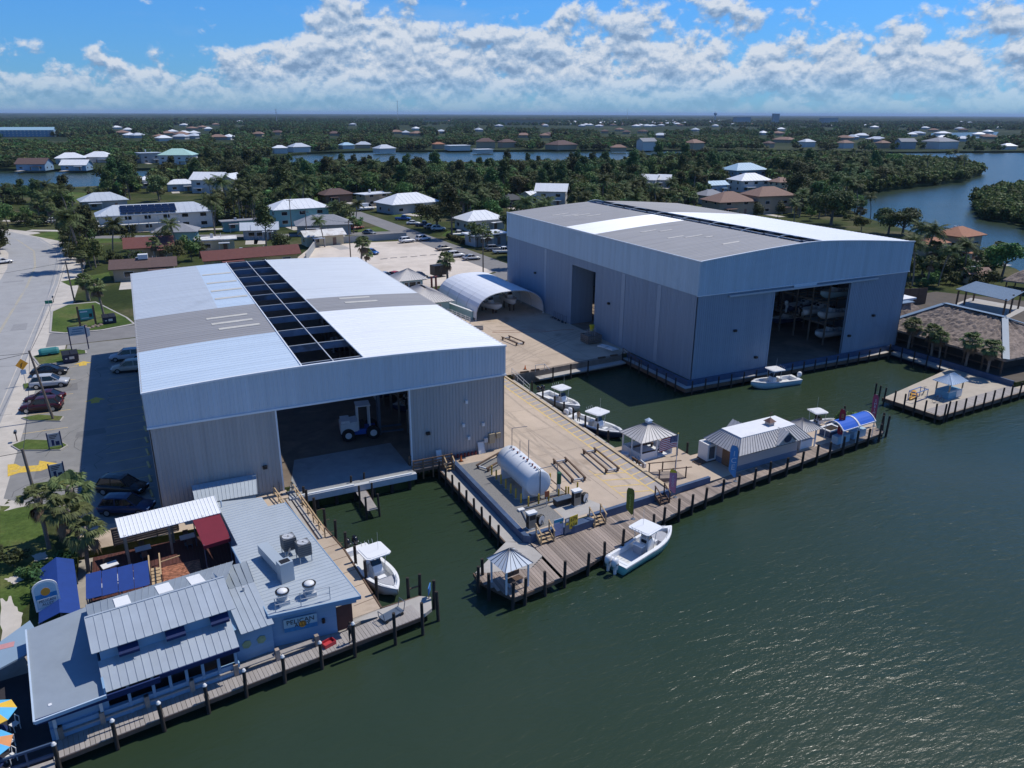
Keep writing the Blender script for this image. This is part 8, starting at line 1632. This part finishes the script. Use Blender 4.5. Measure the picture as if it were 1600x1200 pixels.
def fan_palm(seed,h,nf,R0,mt,droop=1.0,blades=12,trunk=.19,skirt=8):
    r=random.Random(seed); tr=MB(); pts=[Vector((0,0,-.2))]; lean=Vector((r.uniform(-.1,.1),r.uniform(-.1,.1),0))
    for k in range(1,7): pts.append(Vector((lean.x*h*(k/6)**2,lean.y*h*(k/6)**2,h*k/6)))
    for a,b in zip(pts[:-1],pts[1:]): tr.cyl(a,b,trunk*(1.15 if a.z<.1 else 1),9,r1=trunk)
    top=pts[-1]; tr.lathe(top-Vector((0,0,.7)),[(trunk,0),(trunk*1.9,.35),(trunk*1.6,.8),(trunk*.6,1.1)],9); mb=MB(); dd=MB()
    for k in range(nf+skirt):
        dead=k>=nf; a=2.399*k+r.uniform(-.3,.3); el=(r.uniform(-.35,1.25) if not dead else r.uniform(-1.35,-.9)); d=Vector((math.cos(a)*math.cos(el),math.sin(a)*math.cos(el),math.sin(el))); Lp=R0*r.uniform(.45,.62); B=dd if dead else mb
        hub=top+d*Lp+Vector((0,0,-.12*Lp)); B.cyl(top,hub,.025,4,r1=.015); side=d.cross(Vector((0,0,1))); side=side.normalized() if side.length>.1 else Vector((1,0,0)); up=side.cross(d)
        for j in range(blades):
            f=(j/(blades-1)-.5)*2.5; bd=(d*math.cos(f)+side*math.sin(f)).normalized(); Lb=R0*r.uniform(.42,.56)*(1-.2*abs(f)/1.3); m1=hub+bd*Lb*.55+up*.05; tip=hub+bd*Lb-Vector((0,0,Lb*.40*droop)); wv=bd.cross(up).normalized()*.085*R0/1.6
            B.add([hub,m1-wv,tip,m1+wv],[(0,1,2,3)])
    def fin(m_,n,mt_): o=m_.build(n,mt_); me=o.data; bpy.data.objects.remove(o); return me
    return fin(mb,'fronds',mt),fin(tr,'trunk',PTRK),fin(dd,'dead_fronds',DEAD)
def feather_palm(seed,h,nf,R0,mt):
    r=random.Random(seed); tr=MB(); lean=Vector((r.uniform(-.12,.12),r.uniform(-.12,.12),0)); pts=[Vector((lean.x*h*(k/6)**2,lean.y*h*(k/6)**2,h*k/6)) for k in range(7)]
    for a,b in zip(pts[:-1],pts[1:]): tr.cyl(a,b,.17,8,r1=.15)
    top=pts[-1]; mb=MB()
    for k in range(nf):
        a=2.399*k; el=r.uniform(-.1,1.2); prev=top
        d=Vector((math.cos(a)*math.cos(el),math.sin(a)*math.cos(el),math.sin(el))); seg=7; p=top.copy()
        for j in range(seg):
            q=p+d*R0/seg; d=(d+Vector((0,0,-.22))).normalized(); mb.cyl(p,q,.03*(1-j/seg)+.008,4,caps=False); side=d.cross(Vector((0,0,1))).normalized()
            for t_ in (.2,.6):
                m=p.lerp(q,t_); ll=R0*.24*math.sin(math.pi*min(.95,(j+t_+.7)/(seg+.7)))+.1
                for s_ in (-1,1): e=m+side*s_*ll+d*ll*.45-Vector((0,0,ll*.45)); mb.add([m-d*.10,m+d*.13,e],[(0,1,2)])
            p=q
    def fin(m_,n,mt_): o=m_.build(n,mt_); me=o.data; bpy.data.objects.remove(o); return me
    return fin(mb,'fronds',mt),fin(tr,'trunk',PTRK),None
SABAL=[fan_palm(s,h,52,1.85,PALMB,1.0,11) for s,h in ((41,5.0),(42,6.0),(43,4.2))]
COCO=[feather_palm(s,h,28,3.2,PALML) for s,h in ((51,7.0),(52,8.5))]
TREE_COUNT={}
def tree(k,x,y,sc=1.0,rz=None,label=None,grp=None,z=0):
    lab,g,vs_=TREES[k]; c,tk_,hc=vs_[rnd.randrange(len(vs_))]
    t=thing({'shrub':'shrub','oak':'oak_tree','pine':'pine_tree','young':'garden_tree','bush':'bush'}.get(k,'leafy_tree'),label or lab,{'shrub':'shrub','bush':'bush'}.get(k,'tree'),(x,y,z),rnd.uniform(0,6.28) if rz is None else rz,None if label else (grp or g)); t.scale=(sc*rnd.uniform(.9,1.1),sc*rnd.uniform(.9,1.1),sc*rnd.uniform(.88,1.12))
    inst('crown',c,t,(0,0,hc)); inst('trunk',tk_,t); TREE_COUNT[k]=TREE_COUNT.get(k,0)+1; return t
def palm(x,y,sc=1.0,kind_='sabal',label=None,grp=None,v=None,z=0,rz=None):
    vs_=SABAL if kind_=='sabal' else COCO; a=vs_[rnd.randrange(len(vs_)) if v is None else v]; lab='fan-leaved palm standing among the houses' if kind_=='sabal' else 'feather-leaved palm standing among the houses'
    t=thing('fan_palm' if kind_=='sabal' else 'feather_palm',label or lab,'palm',(x,y,z),rnd.uniform(0,6.28) if rz is None else rz,None if label else (grp or kind_+' palms')); t.scale=(sc,)*3
    inst('fronds',a[0],t); inst('trunk',a[1],t)
    if a[2]: inst('dead_fronds',a[2],t)
    TREE_COUNT[kind_]=TREE_COUNT.get(kind_,0)+1; return t
# near palms by the restaurant entrance (big and detailed)
BIG=[fan_palm(61,5.6,34,2.1,PALMB,1.2,13,.2,10),fan_palm(62,4.6,34,2.2,PALMB,1.2,13,.2,5)]
def bigpalm(x,y,v,sc,label,rz=0,z=0): 
    a=BIG[v]; t=thing('fan_palm',label,'palm',(x,y,z),rz); t.scale=(sc,)*3; inst('fronds',a[0],t); inst('trunk',a[1],t); inst('dead_fronds',a[2],t)
bigpalm(-10.4,68.3,0,.84,'tall fan palm on the lawn beside the dark utility pole'); bigpalm(-8.3,68.9,1,1.0,'bushy fan palm at the lot corner, the one touching the black SUV bay',2.0); bigpalm(-7.9,66.2,1,.95,'bushy fan palm directly behind the entrance awning',4.0); bigpalm(-7.4,64.2,1,.8,'short fan palm beside the patio rail',1.0,DZ)
for p,s_,lab in (((163,497),1.0,'fan palm on the corner island beside the navy dumpster'),((140,470),1.0,'leaning fan palm on the corner island'),((130,432),.8,'fan palm by the drive of the brown roofed house'),((137,470),.7,'small fan palm at the drive mouth')): q=at(*p); palm(q.x,q.y,s_,'sabal',lab)
q=at(700,452); palm(q.x,q.y,1.25,'sabal','tall fan palm beside the street in front of the arched canopy',v=0); q=at(565,428); palm(q.x,q.y,1.2,'sabal','fan palm rising behind the grey shed roof',v=1); q=at(572,420); palm(q.x,q.y,.9,'sabal','second fan palm rising behind the grey shed roof',v=2)
for k,(x,y,s_) in enumerate(((107.9,77.8,1.0),(107.8,73.6,1.0),(108.0,72.4,.85),(107.9,68.0,1.05),(107.8,64.6,1.0))): palm(x,y,s_*.92,'sabal',('fan palm at the thatched restaurant corner beside the tall shed','fan palm in front of the thatch, one of a close pair, taller','fan palm in front of the thatch, one of a close pair, shorter','fan palm standing behind the blue kiosk at the thatch','fan palm at the thatch end away from the tall shed')[k])
for p,s_ in (((1420,425),1.0),((1440,430),1.2),((1455,432),1.3),((1475,428),1.1),((1490,430),1.0),((1505,432),1.0),((1448,445),1.0),((1466,447),.9),((1425,447),1.1),((1520,428),.8),((1432,410),1.2)): q=at(*p); kk_='coco' if rnd.random()<.6 else 'sabal'; o=palm(q.x,q.y,s_,kk_); o['label']=('feather' if kk_=='coco' else 'fan')+' palm clustered round the orange tiled villa'; o['group']=('feather' if kk_=='coco' else 'fan')+' palms round the orange tiled villa'
q=at(1333,661,DZ); t=tree('shrub',q.x-.6,q.y+.3,.85,label='bushy green sea grape behind the blue barrel canopies',z=DZ); 
q=at(683,360); tree('oak',q.x,q.y,1.25,label='bare grey spreading tree over the parked pickups')
for p,k,s_,lab in (((1298,352),'oak',1.45,'large dark oak at the bay shore behind the tall shed'),((1410,368),'oak',1.1,'dark oak at the water edge, left of its twin'),((1388,366),'oak',.95,'dark oak at the water edge beside the slim tree'),((1345,362),'broad',.6,'slim small tree on the bay shore'),((1565,432),'broad',1.1,'round tree below the tiled villa'),((1552,425),'sabal',1.0,'')):
    q=at(*p)
    if k=='sabal': palm(q.x,q.y,s_,'sabal','fan palm beside the round tree below the villa')
    else: tree(k,q.x,q.y,s_,label=lab)
# hedges
def hedge(p,q,h,w_,label):
    a,b=at(*p),at(*q); t=thing('hedge',label,'hedge',(0,0,0)); mb=MB(); r=random.Random(5); n=int((b-a).length*60); d=(b-a); sd=Vector((-d.y,d.x,0)).normalized()
    for k in range(n):
        c=a+d*r.random()+sd*r.uniform(-w_,w_)*.5+Vector((0,0,r.uniform(.1,1)*h)); nr=Vector((r.gauss(0,1),r.gauss(0,1),r.gauss(.6,1))).normalized(); u=nr.orthogonal().normalized(); v=nr.cross(u); s_=r.uniform(.25,.5); mb.add([c-u*s_,c+v*s_*.6,c+u*s_,c-v*s_*.6],[(0,1,2,3)])
    mb.build('foliage',LEAF2,t); mb=MB()
    for k in range(int((b-a).length/2)): p_=a.lerp(b,(k+.5)/max(1,int((b-a).length/2))); mb.cyl(p_,p_+Vector((0,0,h*.6)),.06,5)
    mb.build('stems',BARK,t)
hedge((95,372),(213,364),2.6,2.5,'long clipped hedge in front of the solar panel house'); hedge((103,388),(122,378),2.4,3.5,'bright green hedge at the road bend'); hedge((345,350),(225,348),5.0,4,'tall dark hedge behind the solar panel house'); hedge((700,372),(728,382),1.4,1.5,'low hedge beside the flat white house')
# individual trees of the neighbourhood: filled in where the photo shows canopy
KEEP=[(500,800,365,460),(560,720,330,372),(0,100,355,470),(95,215,355,380),(0,60,320,350),(440,480,300,312),(600,650,325,340),(955,985,280,315),(1240,1300,292,312),(141,330,318,368),(60,215,425,520),(40,140,300,318)]
def clear(px_,py_,hpx):
    for a,b,c,d in KEEP:
        if a<=px_<=b and c<=py_<=d: return False
    for a,b,c,d in HOUSE_PX:
        if a<=px_<=b and c-10<=py_<=d+hpx*.42: return False
    return True
def pxof(x,y,z=0):
    v=Vector((x,y,z-CAMH)); c=v.dot(CF); return 800+F*v.dot(CR)/c,600-F*v.dot(CU)/c,c
def inpoly(x,y,pl):
    s_=False; n=len(pl)
    for i in range(n):
        x0,y0=pl[i]; x1,y1=pl[(i+1)%n]
        if (y0>y)!=(y1>y) and x<(x1-x0)*(y-y0)/(y1-y0)+x0: s_=not s_
    return s_
WEIGHT=[('broad',.46),('oak',.12),('pine',.14),('shrub',.10),('sabal',.10),('coco',.08)]
def pick(r_):
    s_=0
    for k,w_ in WEIGHT:
        s_+=w_
        if r_<s_: return k
    return 'broad'
def cap(px_,py_,c):
    # tree tops stay below the strips of canal that the photograph shows open
    lim=250 if 435<px_<985 else (291 if px_<172 else 0)
    return (py_-lim)*c/F/8.4 if lim else 9
placed=[]; tries=0; tr_r=random.Random(99)
while len(placed)<900 and tries<40000:
    tries+=1; px_=tr_r.uniform(-30,1420); py_=tr_r.triangular(254,425,285)
    q=at(px_,py_)
    if not inpoly(q.x,q.y,outline) or q.y<150 or q.x>520: continue
    if 60<q.x<112 and q.y<150: continue
    if px_>1000 and py_>345: continue
    c=(q-Vector((0,0,CAMH))).dot(CF); k=pick(tr_r.random())
    if py_>330: k=tr_r.choice(('shrub','shrub','sabal','broad','coco'))
    hpx=8*F/c
    if not clear(px_,py_,hpx): continue
    if any((q.x-a)**2+(q.y-b)**2<(6 if k=='shrub' else 13) for a,b in placed): continue
    if TREE_COUNT.get(k,0)>=285: continue
    s_=min(tr_r.uniform(.9,1.45),cap(px_,py_,c))
    if s_<.45: continue
    placed.append((q.x,q.y))
    near=min(HOUSES,key=lambda h:(h[0]-q.x)**2+(h[1]-q.y)**2); dn=math.hypot(near[0]-q.x,near[1]-q.y)
    kw={'broad':'leafy tree','oak':'spreading oak','pine':'tall pine','shrub':'garden shrub','sabal':'fan palm','coco':'feather palm'}[k]
    if dn<32 and len(near[2].split())<=12: lab=kw+' near the '+near[2]
    else: lab=kw+(' on the wooded canal bank' if q.y>430 else (' on the verge of the bending road' if q.x<-2 else (' in the wooded block along the narrow far street' if q.x>150 else ' in the wooded gardens between lots and canal')))
    if k in ('sabal','coco'): o=palm(q.x,q.y,s_,k)
    else: o=tree(k,q.x,q.y,s_)
    o['label']=lab; o['group']=kw+'s'+lab[len(kw):]
# gardens right round the houses: shrubs, young trees and palms
kind('young','small garden tree','young garden trees',[(crown_mesh('crown',s,2.6,2.4,900,.5,m_,8),trunk_mesh(2.2,.14,s),3.4) for s,m_ in ((91,LEAF),(92,LEAFD),(93,LEAF2))])
kind('bush','dense dark bush','dark bushes',[(crown_mesh('crown',s,2.3,1.7,900,.42,LEAFD,8),trunk_mesh(1.0,.1,s),1.5) for s in (94,95)])
n0=len(placed); tries=0
while len(placed)<n0+470 and tries<40000:
    tries+=1; px_=tr_r.uniform(-20,800) if tr_r.random()<.8 else tr_r.uniform(985,1330); py_=tr_r.triangular(292,424,330) if px_<900 else tr_r.uniform(270,340)
    q=at(px_,py_); c=(q-Vector((0,0,CAMH))).dot(CF)
    if not inpoly(q.x,q.y,outline) or (px_<900 and q.y<150) or not clear(px_,py_,4*F/c): continue
    if any((q.x-a)**2+(q.y-b)**2<6 for a,b in placed): continue
    k=tr_r.choice(('young','young','bush','bush','shrub','sabal','coco'))
    if TREE_COUNT.get(k,0)>=290: continue
    placed.append((q.x,q.y)); s_=min(tr_r.uniform(.8,1.3),cap(px_,py_,c)*1.4)
    if s_<.45: continue
    near=min(HOUSES,key=lambda h:(h[0]-q.x)**2+(h[1]-q.y)**2); dn=math.hypot(near[0]-q.x,near[1]-q.y); kw={'young':'small garden tree','bush':'dense dark bush','shrub':'garden shrub','sabal':'fan palm','coco':'feather palm'}[k]
    lab=kw+' near the '+near[2] if dn<32 and len(near[2].split())<=11 else kw+(' in the gardens along the canal' if q.y>400 else (' beside the bending road' if q.x<0 else ' in the gardens between the streets'))
    o=palm(q.x,q.y,s_*.9,k) if k in ('sabal','coco') else tree(k,q.x,q.y,s_)
    o['label']=lab; o['group']=kw+'s'+lab[len(kw):]
# thick planting round the tiled villa
for k_ in range(46):
    px_,py_=tr_r.uniform(1412,1545),tr_r.uniform(402,452); q=at(px_,py_)
    if 1430<px_<1530 and py_<412: continue
    k=tr_r.choice(('bush','young','shrub','bush')); o=tree(k,q.x,q.y,tr_r.uniform(.7,1.2)); kw={'young':'small garden tree','bush':'dense dark bush','shrub':'garden shrub'}[k]; o['label']=kw+' in the thick planting round the orange tiled villa'; o['group']=kw+'s round the orange tiled villa'
print('individual trees',len(placed),TREE_COUNT)

for k,(p,s_) in enumerate((((95,905),.55),((78,930),.6),((50,905),.5),((20,885),.6),((110,885),.5))): q=at(*p); o=tree('bush',q.x,q.y,s_,label='low dark bush on the sandy lawn beside the entrance awning'); o['group']='bushes on the lawn beside the entrance awning'

SP=[(205,392),(215,412),(150,418),(141,397),(280,400),(290,396),(300,407),(276,413),(312,399),(245,412),(258,384),(395,346),(362,348),(430,346),(446,341),(520,330),(537,346),(416,386),(507,386),(640,298),(655,303),(670,299),(690,310),(760,318),(775,324),(700,328),(730,320),(792,332),(746,386),(771,381),(761,389),(706,373),(240,302),(190,297),(160,302),(105,302),(76,312),(50,318),(30,312),(330,311),(346,313),(366,312),(386,311),(560,300),(600,296),(620,298),(480,330),(1150,345),(1180,346),(1215,342),(1100,344),(1250,335),(1265,345),(1240,350)]
for i,p in enumerate(SP):
    q=at(*p); k=('young','bush','sabal','broad','coco','bush','young')[i%7]; c=(q-Vector((0,0,CAMH))).dot(CF)
    if k=='broad': k='pine' if i%2 else 'young'
    near=min(HOUSES,key=lambda h:(h[0]-q.x)**2+(h[1]-q.y)**2); kw={'young':'small garden tree','bush':'dense dark bush','pine':'tall pine','sabal':'fan palm','coco':'feather palm'}[k]
    o=palm(q.x,q.y,rnd.uniform(.75,1.1),k) if k in ('sabal','coco') else tree(k,q.x,q.y,min(rnd.uniform(.8,1.25),cap(p[0],p[1],c)*1.4))
    lab=kw+' near the '+near[2] if len(near[2].split())<=11 else kw+' in the gardens between the streets'; o['label']=lab; o['group']=kw+'s'+lab[len(kw):]
# ---- far woods: thousands of crowns read as one mass, instanced on points
def scatter(name,pts,src_mesh,smin,smax,seed=0):
    """one woodland object: points carrying instances of a low crown"""
    me=bpy.data.meshes.new(name); me.from_pydata(pts,[],[]); o=bpy.data.objects.new(name,me); col.objects.link(o); struct(o,'stuff')
    src=bpy.data.objects.new('crown_source',src_mesh)
    g=bpy.data.node_groups.new(name,'GeometryNodeTree'); g.interface.new_socket('Geometry',in_out='INPUT',socket_type='NodeSocketGeometry'); g.interface.new_socket('Geometry',in_out='OUTPUT',socket_type='NodeSocketGeometry')
    n=g.nodes; l=g.links; gi=n.new('NodeGroupInput'); go=n.new('NodeGroupOutput'); ip=n.new('GeometryNodeInstanceOnPoints'); ob=n.new('GeometryNodeObjectInfo'); ob.inputs[0].default_value=src
    rs=n.new('FunctionNodeRandomValue'); rs.data_type='FLOAT'; rs.inputs[2].default_value=smin; rs.inputs[3].default_value=smax
    rr=n.new('FunctionNodeRandomValue'); rr.data_type='FLOAT_VECTOR'; rr.inputs[0].default_value=(0,0,0); rr.inputs[1].default_value=(.15,.15,6.28)
    mp=n.new('GeometryNodeMeshToPoints'); l.new(gi.outputs[0],mp.inputs[0]); l.new(mp.outputs[0],ip.inputs['Points']); l.new(ob.outputs['Geometry'],ip.inputs['Instance']); l.new(rs.outputs[1],ip.inputs['Scale']); l.new(rr.outputs[0],ip.inputs['Rotation']); l.new(ip.outputs[0],go.inputs[0])
    md=o.modifiers.new('scatter','NODES'); md.node_group=g; return o
r=random.Random(17)
def farclear(px_,py_):
    for a,b,c,d in HOUSE_PX:
        if a-2<=px_<=b+2 and c-4<=py_<=d+5: return False
    return True
midcrown=crown_mesh('mid_crown',71,4.2,3.6,260,1.5,LEAF,9); midcrown2=crown_mesh('mid_crown',72,4.6,3.4,260,1.5,LEAFD,9); farcrown=crown_mesh('far_crown',73,6.5,4.2,90,3.6,LEAFD,7)
A=[];B_=[];C=[]
# behind the houses on the near shore
for k in range(9000):
    px_=r.uniform(-60,1300); py_=r.triangular(247,335,262); q=at(px_,py_)
    if not inpoly(q.x,q.y,outline) or q.x>520: continue
    if not clear(px_,py_,8*F/max(200,q.y)): continue
    if cap(px_,py_,(q-Vector((0,0,CAMH))).dot(CF))<1.05: continue
    if py_>300 and r.random()<.75: continue
    (A if r.random()<.55 else B_).append((q.x,q.y,3.0))
# across the canal, out to three kilometres
for k in range(26000):
    d=600+2400*r.random()**1.15; az_=math.atan2(CF.x,CF.y)+r.uniform(-.66,.66); x,y=d*math.sin(az_),d*math.cos(az_)
    if not inpoly(x,y,FS+[(44000,2000),(44000,44000),(-44000,44000),(-44000,2000)]): continue
    px_,py_,c=pxof(x,y)
    if not farclear(px_,py_): continue
    if 1430<px_<1600 and 203<py_<220: continue
    if 75<px_<110 and 214<py_<232: continue
    if d<1300: (A if r.random()<.45 else B_).append((x,y,3.2))
    else: C.append((x,y,3.5))
for k in range(16000):
    d=2600+7000*r.random()**1.3; az_=math.atan2(CF.x,CF.y)+r.uniform(-.66,.66); x,y=d*math.sin(az_),d*math.cos(az_); px_,py_,c=pxof(x,y)
    if r.random()<.35 and not farclear(px_,py_): continue
    C.append((x,y,3.5))
scatter('woodland',A,midcrown,.7,1.35); scatter('woodland',B_,midcrown2,.7,1.4); scatter('distant_woodland',C,farcrown,.8,1.6)
# mangroves on the point and the island
mg=crown_mesh('mangrove_crown',81,2.6,2.0,420,.75,MANG,8); P_=[]
PL=[(529,531),(577,457),(562,390),(511,338),(437,301),(381,288),(313,271),(300,300),(330,330),(400,380),(440,450),(470,538)]
for k in range(9000):
    x,y=r.uniform(290,580),r.uniform(265,540)
    if inpoly(x,y,PL): P_.append((x,y,1.2 if r.random()<.6 else 2.6))
I_=[]
for k in range(5200):
    x,y=r.uniform(270,520),r.uniform(130,255)
    if inpoly(x,y,ISL): I_.append((x,y,.3 if r.random()<.6 else 1.6))
scatter('mangrove_thicket',P_,mg,.9,1.7); scatter('mangrove_thicket',I_,mg,.9,1.6)
for k in range(60):
    x,y=r.uniform(360,560),r.uniform(290,520)
    if inpoly(x,y,PL): o=palm(x,y,r.uniform(.9,1.3),'coco'); o['label']='feather palm standing out of the mangrove point'; o['group']='palms on the mangrove point'
# far canopy as an uneven sheet out to the horizon
NR,NA=70,150; V=[]; Fc=[]; a0=math.atan2(CF.x,CF.y)
for i in range(NR+1):
    d=5000*(40000/5000)**(i/NR)
    for j in range(NA+1):
        a=a0-.75+1.5*j/NA; h=4+7*r.random()+ (6*r.random() if r.random()<.1 else 0); V.append((d*math.sin(a),d*math.cos(a),h*(1 if i else 0)))
for i in range(NR):
    for j in range(NA): k=i*(NA+1)+j; Fc.append((k,k+1,k+NA+2,k+NA+1))
mb=MB(); mb.add(V,[f[::-1] for f in Fc]); struct(mb.build('far_forest_canopy',FAR),'stuff')
# ---- the air itself
HZ=0.00004
if HZ>0:
    m=bpy.data.materials.new('haze'); m.use_nodes=True; t=m.node_tree; t.nodes.clear(); o_=t.nodes.new('ShaderNodeOutputMaterial'); pv_=t.nodes.new('ShaderNodeVolumePrincipled'); pv_.inputs['Color'].default_value=(.50,.70,1.0,1); pv_.inputs['Density'].default_value=HZ; t.links.new(pv_.outputs[0],o_.inputs['Volume'])
    mb=MB(); mb.box(-45000,-3000,-6.5,45000,45000,100); struct(mb.build('haze',m),'stuff')
